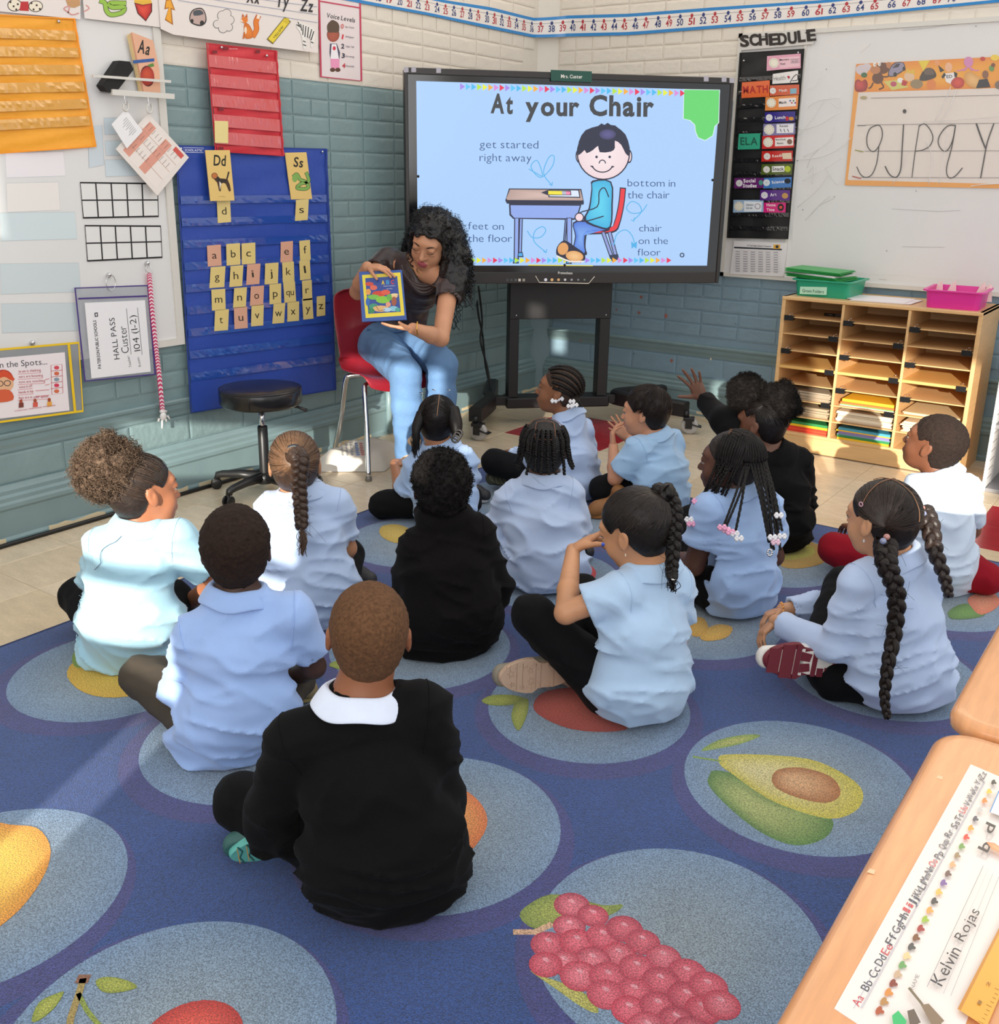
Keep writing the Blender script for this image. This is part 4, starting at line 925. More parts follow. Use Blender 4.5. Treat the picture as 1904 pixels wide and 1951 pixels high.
# ================================================================== RIGHT WALL
bdr = thing('whiteboard', 'wide white board covered with crinkled clear plastic, right wall', 'whiteboard', (-1.0, YW, .83))
uL_, uS = -2.352, -1.975
Msh().slab(PRW, [(uL_+.02, .85), (uS-.012, .85), (uS-.012, 2.085), (uL_+.02, 2.085)], 0, .018, 'ffffff').slab(PRW, [(uS, .85), (1.6, .85), (1.6, 2.085), (uS, 2.085)], 0, .018, 'ffffff').build('panel', mat('whiteboard_enamel', 'e6e4e2', .18, coat=.3), bdr)
w = Msh()
for q in ((uL_, uL_+.022, .83, 2.105), (uS-.013, uS+.001, .85, 2.09), (uL_, 1.62, .83, .852), (uL_, 1.62, 2.083, 2.105)):
    w.slab(PRW, [(q[0], q[2]), (q[1], q[2]), (q[1], q[3]), (q[0], q[3])], 0, .028, 'ffffff')
w.build('frame', frm, bdr)
# clear crinkled plastic sheet over the board and the writing chart
def crinkle(u0, u1, v0, v1, pl, name, parent):
    n, m_ = 46, 40; r = np.random.RandomState(4); V = []
    ph = r.rand(14)*6; fr = r.randn(14, 2)*9; am = r.rand(14)
    for j in range(m_+1):
        for i in range(n+1):
            u, v = u0+(u1-u0)*i/n, v0+(v1-v0)*j/m_
            d = sum(am[k]*abs(sin(fr[k, 0]*u+fr[k, 1]*v+ph[k])) for k in range(14))/14
            V.append(pl.w(u, v, .004+.008*d))
    w = Msh(); w.add(V, [(j*(n+1)+i, j*(n+1)+i+1, (j+1)*(n+1)+i+1, (j+1)*(n+1)+i) for j in range(m_) for i in range(n)], 'ffffff', False)
    return w.build(name, mat('clear_plastic_sheet', 'ffffff', .08, alpha=.10, coat=1, spec=1), parent)
crinkle(uS+.03, 1.2, .90, 2.08, PRW.up(.026), 'plastic_sheet', bdr)
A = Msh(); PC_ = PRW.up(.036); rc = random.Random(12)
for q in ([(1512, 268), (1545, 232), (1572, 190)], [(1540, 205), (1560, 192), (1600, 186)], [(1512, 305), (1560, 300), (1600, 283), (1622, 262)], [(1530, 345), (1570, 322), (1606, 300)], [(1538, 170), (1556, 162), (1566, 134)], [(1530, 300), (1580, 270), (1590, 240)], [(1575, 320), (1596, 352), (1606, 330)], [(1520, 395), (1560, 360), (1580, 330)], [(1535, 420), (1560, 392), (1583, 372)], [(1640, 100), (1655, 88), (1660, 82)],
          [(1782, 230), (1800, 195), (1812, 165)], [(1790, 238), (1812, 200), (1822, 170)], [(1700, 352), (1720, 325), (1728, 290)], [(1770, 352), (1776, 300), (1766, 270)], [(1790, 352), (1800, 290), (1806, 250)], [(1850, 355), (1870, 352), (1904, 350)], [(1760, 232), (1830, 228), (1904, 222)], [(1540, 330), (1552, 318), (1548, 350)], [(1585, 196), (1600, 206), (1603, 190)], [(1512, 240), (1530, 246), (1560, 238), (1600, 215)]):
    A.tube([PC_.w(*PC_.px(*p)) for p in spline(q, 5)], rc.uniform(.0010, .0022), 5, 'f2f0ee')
A.build('crease_glints', mat('crease_gloss', 'f4f2f0', .05, coat=1, spec=1, alpha=.7), bdr)  # raised creases, coloured white to paint in their glints
A = Art(PRW.up(.0185))
for q in ([(1560, 285), (1545, 300), (1538, 320)], [(1590, 378), (1560, 392), (1545, 410)], [(1700, 398), (1790, 403), (1830, 401)], [(1512, 305), (1513, 307)], [(1720, 58), (1780, 52), (1860, 40)], [(1560, 62), (1640, 52), (1700, 49)], [(1675, 532), (1690, 533)], [(1720, 470), (1800, 471)]):
    A.S(q, .8, 'b8b4b2')
for x, y in ((1590, 375), (1655, 215), (1520, 306), (1530, 400), (1690, 478), (1860, 50), (1575, 132), (1746, 364)): A.E((x, y), 1.2, 1.2, '8a8686')
A.build('pen_marks', PRINT(), bdr)
# SCHEDULE lettering strip
PR_ = PRW.up(.03)
sr = thing('schedule_heading', 'paper strip with big dark cut-out letters reading SCHEDULE', 'sign', PR_.w(*PR_.px(1480, 92)))
quadcard(PR_, [(1412, 74), (1555, 62), (1550, 84), (1412, 96)], 'dcd8d2', .0015, 'strip', mat('vellum_strip', 'd8d4ce', .4), sr)
A = Art(PR_, .003)
pts_ = [('S', 1411, 88), ('C', 1429, 86), ('H', 1447, 85), ('E', 1466, 85), ('D', 1483, 84), ('U', 1502, 82), ('L', 1521, 79), ('E', 1538, 77)]
for k, (ch, x, y) in enumerate(pts_):
    q = (x, y+1); A.T(ch, q, (x+(17 if ch not in 'L' else 14), y-.5+(0)), 22, '2e2623', 2); A.T(ch, (x+1, y+1), (x+17.8 if ch not in 'L' else x+14.8, y-.5), 22, '2e2623', 2)
A.build('lettering', PRINT(), sr)
# schedule pocket chart
PS = PRW.up(.03)
sch, gs = chart('schedule_chart', 'tall black pocket chart filled with daily schedule cards', PS, [(1411, 101), (1532, 93), (1501, 455), (1387, 453)], '121114', mat('black_nylon', '101013', .45, bump=.002, bscale=20, sheen=.1), [.155+.073*k for k in range(12)], ('1e1d20', '0a0a0c'), [(.08, .045), (.93, .02)], bh=.022)
PSC = PS.up(.0145)
def clock(A, x, y, r, c='f4eedc', dots=True):
    A.E((x, y), r, r, c, n=16)
    if dots:
        for k in range(12): A.E((x+r*.8*cos(k*pi/6), y+r*.8*sin(k*pi/6)), .7, .7, '6a6058', n=6)
    else: A.E((x, y), .8, .8, '555555', n=6)
def sc(q, c, lb, draw): card(PSC, q, c, .0016, lb, 'schedule cards in the black chart', draw, 'schedule_card')
def f(A): A.P([(1463, 108), (1526, 102), (1526, 130), (1462, 134)], 'e8a8bc'); A.P([(1486, 110), (1524, 107), (1524, 126), (1486, 130)], 'f4c8d2'); clock(A, 1475, 120, 9.5); A.T('Morning', (1486, 116), (1504, 114.5), 4, '3a3038', 1); A.T('Work', (1487, 124), (1497, 123), 4, '3a3038', 1); A.S([(1507, 113), (1523, 112), (1523, 119), (1507, 120)], .7, '3a5058', closed=True); A.T('10:00', (1509, 118.5), (1521, 117.5), 3.5, '3a5058')
sc([(1462, 107), (1526, 102), (1526, 129), (1461, 135)], 'efb6c8', 'pink schedule card reading Morning Work', f)
def f(A): A.T('Health', (1475, 154), (1497, 152), 9, '4a4248', 3); A.G([(1500, 146), (1503, 144), (1506, 147), (1503, 151)], (1503, 147), 'a82838', 'c83848'); A.S([(1506, 157), (1512, 147), (1519, 142), (1520, 152), (1510, 154)], 1.4, '222226', 4)
sc([(1473, 141), (1521, 134), (1521, 157), (1472, 160)], 'efebe8', 'white schedule card reading Health with a heart', f)
def f(A): A.T('MATH', (1416, 178), (1464, 176), 14, 'b8322c', 2)
sc([(1414, 157), (1467, 153), (1467, 184), (1413, 187)], 'ea6e3a', 'orange card reading MATH in red capitals', f)
def f(A): clock(A, 1473, 173, 6, 'e8e4e0', False); A.T('Math', (1485, 175), (1500, 174), 5, 'f6ece4', 1); A.P([(1506, 169), (1518, 168), (1518, 178), (1506, 179)], '8ab8c8')
sc([(1466, 163), (1523, 161), (1523, 180), (1466, 183)], 'd8684a', 'dark orange schedule card reading Math beside the MATH card', f)
def f(A): A.P([(1484, 188), (1517, 186), (1517, 202), (1484, 204)], 'f6ece8'); clock(A, 1470, 196, 9); A.T('Math', (1485, 198), (1499, 197), 5, '2c2a2e', 1); [A.E((1506+k*3.2, 192+(k % 2)*4), 1.6, 1.6, ('3a5aa0', 'c84a4a', '3a8a5a', '7a4a9a')[k]) for k in range(4)]
sc([(1459, 185), (1522, 181), (1520, 208), (1458, 211)], 'ee9450', 'light orange schedule card reading Math with a white panel', f)
def f(A): clock(A, 1466, 224, 6.5, 'e8e6ea', False); A.T('Lunch', (1477, 227), (1497, 226), 6, 'f4f0f4', 1); A.E((1508, 226), 5, 3.5, 'd89a40'); A.P([(1497, 222), (1503, 222), (1502, 230), (1498, 230)], 'c8303a')
sc([(1458, 214), (1516, 212), (1515, 231), (1457, 234)], '39308a', 'navy schedule card reading Lunch with a burger', f)
def f(A): A.P([(1480, 237), (1513, 236), (1512, 253), (1480, 254)], 'f2f0f4'); clock(A, 1466, 247, 10); A.T('Recess', (1486, 242), (1502, 241.5), 4, '2c2a2e', 1); [A.S([(1487+k*7, 246), (1489+k*7, 251)], 1.2, '4a484e') for k in range(3)]
sc([(1455, 236), (1516, 234), (1515, 256), (1454, 259)], '8a84b0', 'purple patterned schedule card reading Recess', f)
def f(A): A.P([(1477, 263), (1512, 261), (1512, 277), (1477, 279)], 'f6eee8'); clock(A, 1464, 271, 9.5); A.T('Word Study', (1478, 268), (1498, 267), 3.6, '2c2a2e', 1); A.T('Phonics', (1481, 275), (1493, 274), 3.6, '2c2a2e', 1); A.E((1505, 270), 5, 5, '8a6a5a')
sc([(1453, 259), (1514, 257), (1513, 281), (1452, 284)], 'd83838', 'red schedule card reading Word Study Phonics', f)
def f(A): A.T('ELA', (1411, 276), (1444, 276), 15, '1a5a4a', 1)
sc([(1408, 255), (1449, 254), (1448, 284), (1406, 285)], '3fae8c', 'green card reading ELA', f)
def f(A): clock(A, 1462, 298, 6.5, 'e8e0dc', False); A.T('Reading', (1472, 300), (1496, 298), 5.5, 'f6e8e0', 1); A.P([(1490, 292), (1508, 291), (1509, 303), (1492, 303)], 'e8d4b8')
sc([(1452, 288), (1511, 287), (1510, 307), (1451, 308)], 'cc2c28', 'bright red schedule card reading Reading', f)
def f(A): A.P([(1471, 317), (1495, 316), (1495, 327), (1471, 328)], 'f4f2ee', 0); clock(A, 1461, 323, 6.5, 'e4e0da', False); A.T('Snack', (1472, 325), (1494, 325), 7, '1c1a1c', 1); A.E((1501, 322), 6, 6, 'b8cc3a')
sc([(1452, 313), (1511, 312), (1509, 332), (1450, 333)], '566628', 'olive schedule card reading Snack', f)
def f(A): clock(A, 1409, 349, 6.5, 'e4e0e2', False); A.T('Social', (1417, 348), (1440, 347), 7, 'f6f0f6', 2); A.T('Studies', (1416, 357), (1442, 357), 7, 'f6f0f6', 2); A.E((1450, 348), 4, 5, '4a9a8a')
sc([(1400, 339), (1456, 339), (1455, 358), (1399, 359)], '6e2a72', 'plum schedule card reading Social Studies', f)
def f(A): clock(A, 1461, 348, 6.5, 'dce4ea', False); A.T('Science', (1471, 350), (1495, 348), 5.5, 'f0f4fa', 1); A.E((1501, 345), 6, 5, '1c2430')
sc([(1456, 339), (1509, 337), (1508, 357), (1455, 359)], '3f7cc4', 'blue schedule card reading Science', f)
def f(A): clock(A, 1457, 372, 6.5, 'e0dce4', False); A.T('Art', (1468, 374), (1480, 373), 6, 'f4eef8', 1); A.E((1496, 373), 6, 5.5, 'c89a5a')
sc([(1449, 362), (1506, 362), (1505, 382), (1448, 382)], '5a2a86', 'purple schedule card reading Art', f)
def f(A): A.P([(1418, 383), (1452, 385), (1451, 403), (1418, 403)], 'eef2f8'); clock(A, 1408, 393, 9); A.T('Closing', (1422, 392), (1436, 392), 3.8, '3a4a5a', 1); A.T('Circle', (1422, 398), (1434, 398), 3.8, '3a4a5a', 1); A.O((1444, 393), 5, 5, 1, '8a5a6a')
sc([(1398, 381), (1455, 381), (1455, 404), (1397, 405)], 'a4c0de', 'pale blue schedule card reading Closing Circle', f)
def f(A): A.T('Home', (1461, 393), (1478, 393), 5.5, 'fbe8f0', 1); A.T('Time', (1461, 402), (1476, 402), 5.5, 'fbe8f0', 1); A.E((1488, 395), 6, 7, '20242e'); A.E((1488, 395), 3, 3, 'e0503c')
sc([(1456, 386), (1498, 386), (1497, 405), (1455, 405)], 'd8207a', 'magenta schedule card reading Home Time', f)
# timetable sheet
def f(A):
    A.P([(1399, 470), (1490, 474), (1490, 477), (1399, 473)], '2a3038'); A.P([(1474, 466), (1487, 466), (1487, 474), (1474, 474)], 'e8b040'); A.E((1481, 470), 3, 3, '24303a')
    A.T('Dr. Frank Napier School of Technology', (1424, 469), (1470, 471), 3, '3a3a44', 1)
    for k in range(9):
        for j in range(6): A.S([(1402+j*14.5, 479.5+k*4.6+j*.35), (1410+j*14.5, 479.7+k*4.6+j*.35)], 1.1, '8a8890')
        A.S([(1398, 477.5+k*4.6), (1488, 479.5+k*4.6)], .4, 'b4b2b8')
card(PRW.up(.03), [(1399, 459), (1501, 463), (1493, 527), (1391, 522)], 'eae6e6', .0015, 'printed timetable sheet below the black schedule chart', None, f, 'timetable_sheet', 'paper')
# ---- handwriting chart
hw = thing('handwriting_chart', 'orange-edged handwriting chart with lines and the letters g j p q y', 'chart', PRW.w(*PRW.px(1610, 353)))
PHW = PRW.up(.022)
quadcard(PHW, [(1632, 122), (1960, 105), (1960, 360), (1610, 353)], 'f2a440', .0015, 'sheet', GLOSSPRINT(), hw)
A = Art(PHW, .0018)
A.P([(1636, 176), (1960, 166), (1960, 352), (1617, 343), (1616, 340)], 'e8dcd2')
A.G([(1632, 122), (1960, 105), (1960, 165), (1629, 176)], (1800, 145), 'ee8f28', 'f8b030')
# cartoon crowd
A.E((1643, 133), 12, 10, 'd8ccd0'); A.E((1652, 128), 9, 7, 'd8ccd0')
A.G([(1630, 155), (1636, 151), (1642, 155), (1649, 151), (1654, 160), (1650, 173), (1634, 175), (1629, 168)], (1636, 160), '8a1c20', 'd84a40', 2)
A.E((1673, 149), 11, 11, '6a3c22'); A.E((1682, 130), 13, 11, '6a3c22'); A.E((1668, 133), 10, 8, 'c4804e'); A.E((1694, 124), 5, 6, 'c4804e'); A.E((1667, 123), 3, 4, 'f4f0e8'); A.E((1676, 122), 3, 4, 'f4f0e8'); A.E((1668, 123), 1, 1, '111111'); A.E((1677, 122), 1, 1, '111111'); A.E((1647, 143), 6, 5, '3a6a3a')
A.S([(1664, 158), (1660, 166), (1656, 168)], 3, '6a3c22', 3); A.S([(1680, 158), (1684, 166), (1676, 170)], 3, '6a3c22', 3); A.S([(1682, 146), (1692, 146), (1696, 140)], 3, '6a3c22', 3)
A.P([(1692, 142), (1697, 128), (1706, 119), (1722, 119), (1725, 130), (1718, 138), (1700, 147)], '3c3844', 2); A.P([(1694, 141), (1698, 129), (1707, 121), (1721, 120), (1723, 130), (1717, 136), (1700, 145)], '9890a8', 2); A.P([(1700, 130), (1708, 122), (1716, 121), (1712, 128)], '3c3844'); A.E((1706, 142), 3.5, 4.5, '222222'); A.E((1723, 131), 3, 4, '222222')
A.P([(1684, 155), (1712, 152), (1732, 166), (1700, 172)], 'd8d070'); A.E((1703, 160), 6, 5, 'c04a6a'); A.E((1733, 146), 10, 9, 'e8c4a0'); A.P([(1726, 138), (1730, 130), (1735, 136), (1742, 131), (1744, 142)], 'e8c040'); A.E((1716, 153), 6, 5, 'f4f0ea'); A.P([(1720, 152), (1730, 156), (1726, 164), (1718, 162)], 'c02830'); A.E((1747, 160), 12, 9, '9a8460')
A.P([(1752, 151), (1762, 132), (1776, 130), (1784, 140), (1782, 148), (1764, 154)], '3e322c', 3); A.P([(1762, 142), (1764, 132), (1776, 131), (1780, 142)], '6a564a', 2); A.P([(1750, 116), (1772, 115), (1760, 136)], 'ecd030')
A.E((1775, 161), 9, 10, 'e8883c'); A.E((1786, 120), 5, 5, 'f0a060'); A.P([(1788, 124), (1800, 134), (1792, 138)], '1c1a1c')
A.E((1808, 128), 7, 9, 'f0b890'); A.P([(1799, 140), (1818, 138), (1820, 150), (1812, 160), (1803, 156)], 'f2ecea'); A.P([(1794, 146), (1800, 138), (1803, 143), (1797, 150)], '1c1a1e'); A.P([(1818, 136), (1825, 140), (1823, 148), (1819, 146)], '1c1a1e'); A.T('ED', (1804, 149), (1815, 148), 6, '16161a', 1)
A.G([(1812, 158), (1820, 148), (1832, 148), (1838, 156), (1834, 166), (1820, 168)], (1826, 156), 'b8281e', 'e0503a', 2)
A.E((1846, 118), 9, 10, 'd888b8'); [A.S([(1846, 126), (1846+dx, 134), (1846+dx*1.6, 130+abs(dx)*.3)], 2, 'd888b8', 4) for dx in (-14, -8, 6, 12)]
A.G([(1838, 142), (1848, 136), (1862, 144), (1872, 152), (1868, 168), (1850, 166), (1840, 156)], (1855, 152), 'd89a48', 'f0c078', 2); A.E((1878, 142), 6, 8, '8a5a3a'); A.P([(1860, 168), (1866, 152), (1882, 150), (1888, 166)], '1c1c22'); A.E((1890, 130), 5, 6, '6a9a4a'); A.E((1893, 124), 4, 4, '7a3a24'); A.E((1873, 112), 5, 4, 'c83020'); A.E((1896, 110), 8, 6, 'f4d040'); A.E((1904, 162), 8, 8, '7a6a5a')
for y0, y1, x0 in ((187, 180, 1660), (238, 234, 1650), (288, 287, 1648), (338, 339, 1640)): A.S([(x0, y0), (1960, y1)], .9, '7a7270')
A.E((1646, 186), 7, 3, 'b0a070'); A.S([(1634, 239), (1650, 239)], 1.5, '6a6a70'); A.S([(1630, 286), (1645, 289)], 2, '9a9a40'); A.S([(1625, 336), (1640, 340)], 2.2, 'b84a3a')
K = '2a2624'
A.S([(1669, 239), (1658, 245), (1652, 262), (1654, 280), (1664, 289), (1674, 280), (1681, 262), (1681, 248), (1676, 239), (1669, 239)], 1.8, K, 3); A.S([(1675, 280), (1671, 310), (1662, 332), (1650, 338), (1640, 332), (1633, 318)], 1.7, K, 4)
A.S([(1722, 238), (1719, 290), (1717, 320), (1712, 334), (1705, 338), (1695, 332), (1687, 317)], 2.2, K, 3); A.E((1724, 212), 3.5, 4, K)
A.S([(1752, 239), (1744, 290), (1738, 338)], 1.6, K, 3); A.S([(1752, 240), (1762, 236), (1772, 246), (1778, 262), (1772, 278), (1758, 286), (1744, 288)], 1.8, K, 4)
A.S([(1821, 239), (1806, 240), (1792, 256), (1788, 272), (1796, 286), (1806, 286), (1816, 266), (1821, 239), (1814, 280), (1804, 320), (1808, 338), (1820, 336), (1834, 320)], 1.9, K, 4)
A.S([(1861, 236), (1870, 262), (1878, 282)], 3, K, 3); A.S([(1894, 236), (1882, 270), (1876, 300), (1869, 339)], 2.3, K, 3); A.E((1799, 287), 0.1, .1, K)
A.build('print', PRINT(), hw)

# ================================================================== CUBBY SHELF
birch = mat('birch_veneer', 'dcb27c', .4, noise=.06, nscale=7, stretch=(1, 1, 8), bump=.0002, bscale=50)
bedge = mat('birch_edge', 'e0b068', .4); panelb = mat('birch_back', 'd2a878', .5, noise=.05)
SX0, SX1, SY0, SY1, SZ = -1.815, -.865, 5.035, 5.455, .797
cub = thing('cubby_shelf', 'birch paper-sorting shelf with three columns of thin shelves, right wall', 'shelf', (-1.34, 5.24, 0))
th = .019
for x in (SX0, SX1-th): Msh().bbox((x, SY0, 0), (x+th, SY1, SZ), .002).build('side_panel', birch, cub)
Msh().bbox((SX0, SY0-.003, SZ-.017), (SX1, SY1, SZ), .003).build('top', birch, cub)
Msh().box((SX0+th, SY1-.012, .06), (SX1-th, SY1-.004, SZ-.018)).build('back_panel', panelb, cub)
Msh().bbox((SX0+th, SY0+.004, 0.005), (SX1-th, SY0+.02, .085), .002).build('plinth', birch, cub)
Msh().bbox((SX0+th, SY0+.002, .085), (SX1-th, SY1-.012, .1), .002).build('bottom', birch, cub)
DV = [-1.508, -1.193]
for x in DV: Msh().bbox((x, SY0+.001, .1), (x+.013, SY1-.012, SZ-.018), .001).build('divider', birch, cub)
cols_ = [(SX0+th, DV[0]), (DV[0]+.013, DV[1]), (DV[1]+.013, SX1-th)]
sp_ = (SZ-.018-.1)/8
zsh = [.1+sp_*k for k in range(1, 8)]
for a, b in cols_:
    for k, z in enumerate(zsh):
        t = .014 if k == 3 else .005
        Msh().box((a, SY0+(.0 if k == 3 else .006), z-t/2), (b, SY1-.012, z+t/2)).build('shelf', birch if k != 3 else bedge, cub)
# binder clips: (column, shelf index from the bottom, side)
cl = []
for ci, lst in ((0, ((6, 0), (5, 1), (4, 0), (3, 1), (1, 1))), (1, ((6, 0), (5, 1), (4, 0), (3, 1), (2, 0), (1, 1))), (2, ((6, 0), (5, 1), (4, 0), (3, 1), (2, 0)))):
    for k, sd_ in lst: cl.append((ci, k, sd_))
cn = ('left', 'middle', 'right'); on = {6: 'top', 5: 'second', 4: 'third', 3: 'fourth', 2: 'fifth', 1: 'sixth'}
for ci, k, sd_ in cl:
    a, b = cols_[ci]; x = a+.004 if sd_ == 0 else b-.049; z = zsh[k]
    t = thing('binder_clip', 'black binder clip on the %s shelf board of the %s column' % (on[k], cn[ci]), 'clip', (x+.02, SY0+.01, z), 'binder clips on the cubby shelf boards')
    w = Msh(); w.add([(x, SY0+.030, z+.004), (x+.045, SY0+.030, z+.004), (x, SY0+.030, z-.012), (x+.045, SY0+.030, z-.012), (x, SY0-.006, z+.010), (x+.045, SY0-.006, z+.010), (x, SY0-.006, z-.016), (x+.045, SY0-.006, z-.016)],
                     [(0, 1, 5, 4), (4, 5, 7, 6), (2, 6, 7, 3), (0, 4, 6, 2), (1, 3, 7, 5)], '101010'); w.build('body', blk, t)
    Msh().tube([(x+.012, SY0+.028, z+.004), (x+.014, SY0+.045, z+.013), (x+.022, SY0+.052, z+.016), (x+.031, SY0+.045, z+.013), (x+.033, SY0+.028, z+.004)], .0012, 5).build('handle', chrome, t)
# papers and folders in the cubbies
def stack(ci, k, items, lb, grp, name='folder', w0=.02, seed=0):
    a, b = cols_[ci]; r = random.Random(seed); z = (.1 if k == 0 else zsh[k-1]+.004)
    for n_, (c, t, lbl) in enumerate(items):
        x0 = a+w0+r.uniform(0, .012); x1 = b-.008-r.uniform(0, .008); y0 = SY0+.02+r.uniform(0, .018); dz = r.uniform(-.002, .004)
        V = [(x0, y0, z), (x1, y0+r.uniform(-.006, .006), z), (x1, SY1-.06, z), (x0, SY1-.06, z)]
        V += [(v[0], v[1], v[2]+t) for v in V]; V[4] = (V[4][0], V[4][1], V[4][2]+dz*0)
        o = Msh().add(V, [(0, 3, 2, 1), (4, 5, 6, 7), (0, 1, 5, 4), (1, 2, 6, 5), (2, 3, 7, 6), (3, 0, 4, 7)], c).build(name, PRINT(), None)
        tag(o, lbl, 'folder' if name == 'folder' else 'paper', grp); z += t+.0004
Y, R_, G_, Bl, P_ = 'f0c020', 'd83a28', '2f8a4c', '4aa4c4', '8a7ab4'
stack(0, 0, [(R_, .010, 'thick red folder at the foot of the left column'), ('e8502e', .008, 'orange red folder above the lowest one, left column'), (R_, .009, 'upper red folder under the yellow one, left column'), (Y, .012, 'yellow folder between red and green, left column'), (G_, .013, 'dark green folder on top, left column')], '', 'folders in the lowest cubbies', seed=1)
stack(1, 0, [(Y, .009, 'yellow folder at the foot of the middle column'), (G_, .011, 'green folder second from the bottom, middle column'), ('7a9ab0', .006, 'grey blue folder in the middle column stack'), (P_, .012, 'purple folder in the middle column stack'), (Y, .006, 'thin yellow folder above the purple one'), (Bl, .013, 'light blue folder on top, middle column')], '', 'folders in the lowest cubbies', seed=2)
stack(2, 0, [(G_, .012, 'green folder at the foot of the right column'), ('2a7a5a', .012, 'teal green folder on top, right column')], '', 'folders in the lowest cubbies', seed=3, w0=.09)
def sheaf(ci, k, c1, c2, n, t, lb, seed):
    a, b = cols_[ci]; r = random.Random(seed); z = (zsh[k-1]+.004); root = thing('paper_stack', lb, 'paper', ((a+b)/2, SY0+.2, z), 'stacks of paper in the cubbies')
    for i in range(n):
        x0 = a+.012+r.uniform(0, .02); x1 = b-.008-r.uniform(0, .015); y0 = SY0+.015+r.uniform(0, .02)
        Msh().box((x0, y0, z), (x1, SY1-.06, z+t), c1 if i % 2 else c2).build('sheet', PRINT(), root); z += t+.0003
sheaf(0, 1, 'b8a488', 'a89478', 9, .0055, 'brown paper stack in the seventh cubby, left column', 5); sheaf(0, 2, 'b0a08a', 'a8937a', 8, .0055, 'brown paper stack in the sixth cubby, left column', 6)
sheaf(1, 1, 'f2e4cc', 'e2cfb2', 9, .006, 'cream paper stack in the middle column', 7); sheaf(2, 1, 'f0dcb8', 'e4cda4', 8, .006, 'cream paper stack in the right column', 9)
sheaf(2, 2, 'eed8ae', 'e2c89a', 3, .004, 'thin cream paper stack in the right column', 11)
stack(1, 2, [('e8e0c8', .004, 'pale sheet under the green card, middle column'), ('3fc060', .005, 'bright green card in the middle column'), ('ee7038', .010, 'orange card stack in the middle column'), ('f4c030', .014, 'golden yellow card stack on top in the middle column')], '', 'coloured card in the middle column', 'card_stack', seed=4)
mk = thing('marker', 'black dry-erase marker lying in the top left cubby', 'marker', (-1.57, 5.2, zsh[6]))
Msh().tube([(-1.64, 5.19, zsh[6]+.010), (-1.585, 5.195, zsh[6]+.010)], .008, 10).build('cap', blk, mk); Msh().tube([(-1.585, 5.195, zsh[6]+.010), (-1.53, 5.20, zsh[6]+.010)], .0072, 10).build('barrel', mat('marker_barrel', '3a3a40', .3), mk)
# ---- things on top of the shelf
def bin_(name, lb, x0, x1, y0, y1, h, c, rot=0, z=SZ):
    root = thing(name, lb, 'bin', ((x0+x1)/2, (y0+y1)/2, z)); cx, cy = (x0+x1)/2, (y0+y1)/2
    M = Matrix.Translation((cx, cy, z)) @ Matrix.Rotation(rot, 4, 'Z')
    w = Msh(); hx, hy = (x1-x0)/2, (y1-y0)/2; t = .003
    def ringp(ax, ay, zz, r=.025): 
        out = []
        for sx, sy, a0 in ((1, 1, 0), (-1, 1, 90), (-1, -1, 180), (1, -1, 270)):
            for k in range(4):
                a = radians(a0+30*k); out.append((sx*(ax-r)+r*cos(a), sy*(ay-r)+r*sin(a), zz))
        return out
    rings = [ringp(hx*.90, hy*.88, 0), ringp(hx*.96, hy*.96, h-.008), ringp(hx+.008, hy+.008, h-.006), ringp(hx+.008, hy+.008, h), ringp(hx*.96-t, hy*.96-t, h), ringp(hx*.90-t, hy*.88-t, .004)]
    V = [tuple(M @ Vector(v)) for R in rings for v in R]; n = 16
    Fc = [(i*n+k, i*n+(k+1) % n, (i+1)*n+(k+1) % n, (i+1)*n+k) for i in range(5) for k in range(n)]+[tuple(range(n))[::-1], tuple(range(5*n, 6*n))]
    w.add(V, Fc, 'ffffff', False); w.build('tub', mat(name+'_plastic', c, .35, sss=.0), root); return root, M, hx, hy
g1 = [onz(1508, 559, SZ), onz(1613, 571, SZ)]
PG = lambda x, y: onz(x, y, SZ)
a, b = PG(1513, 562), PG(1611, 571)
gb_, Mg, hx, hy = bin_('green_bin', 'green plastic bin labelled Green Folders, on the shelf', a[0]-.005, b[0]+.02, 5.10, 5.40, .085, '2aa27c')
Pg = Pl(Mg @ Vector((0, -hy*.93, 0)), (1, 0, 0), (0, 0.0, 1), (0, -1, 0))
Pg = Pl((0, 5.25-hy*.95, 0), (1, 0, 0), (0, 0, 1), (0, -1, 0))
quadcard(Pg, [(1525, 546), (1576, 547), (1575, 562), (1524, 560)], 'b8e4c8', .004, 'name_label', PRINT(), gb_)
Art(Pg, .005).T('Green Folders', (1529, 556.5), (1570, 559), 6.5, '2a4a3a', 0).build('lettering', PRINT(), gb_)
r = random.Random(8)
for k in range(5):
    z = SZ+.086+k*.009; ang = r.uniform(-.12, .15)+(-.1); cx, cy = -1.70+r.uniform(-.012, .012), 5.24
    M = Matrix.Translation((cx, cy, z)) @ Matrix.Rotation(ang, 4, 'Z') @ Matrix.Rotation(radians(2.0), 4, 'Y')
    w = Msh().bbox((-.145, -.115, 0), (.145, .115, .003), .001, 'ffffff', M).bbox((-.145, -.115, .0045), (.14, .112, .007), .001, 'ffffff', M)
    tag(w.build('green_folder', mat('green_card', '2fa24c', .4) if k != 2 else mat('white_paper', 'e8e6e4', .6)), ('green folder lying flat across the green bin, lowest', 'green folder second in the pile on the green bin', 'white papers between the green folders on the bin', 'green folder just under the topmost one on the bin', 'topmost green folder on the pile in the green bin')[k], 'folder' if k != 2 else 'paper', 'folders piled on the green bin')
a, b = PG(1756, 584), PG(1862, 593)
pk_, Mp, hx, hy = bin_('pink_bin', 'bright pink plastic bin with paper scraps, right end of the shelf', a[0], b[0]+.01, 5.06, 5.36, .085, 'e0359a', .06)
w = Msh()
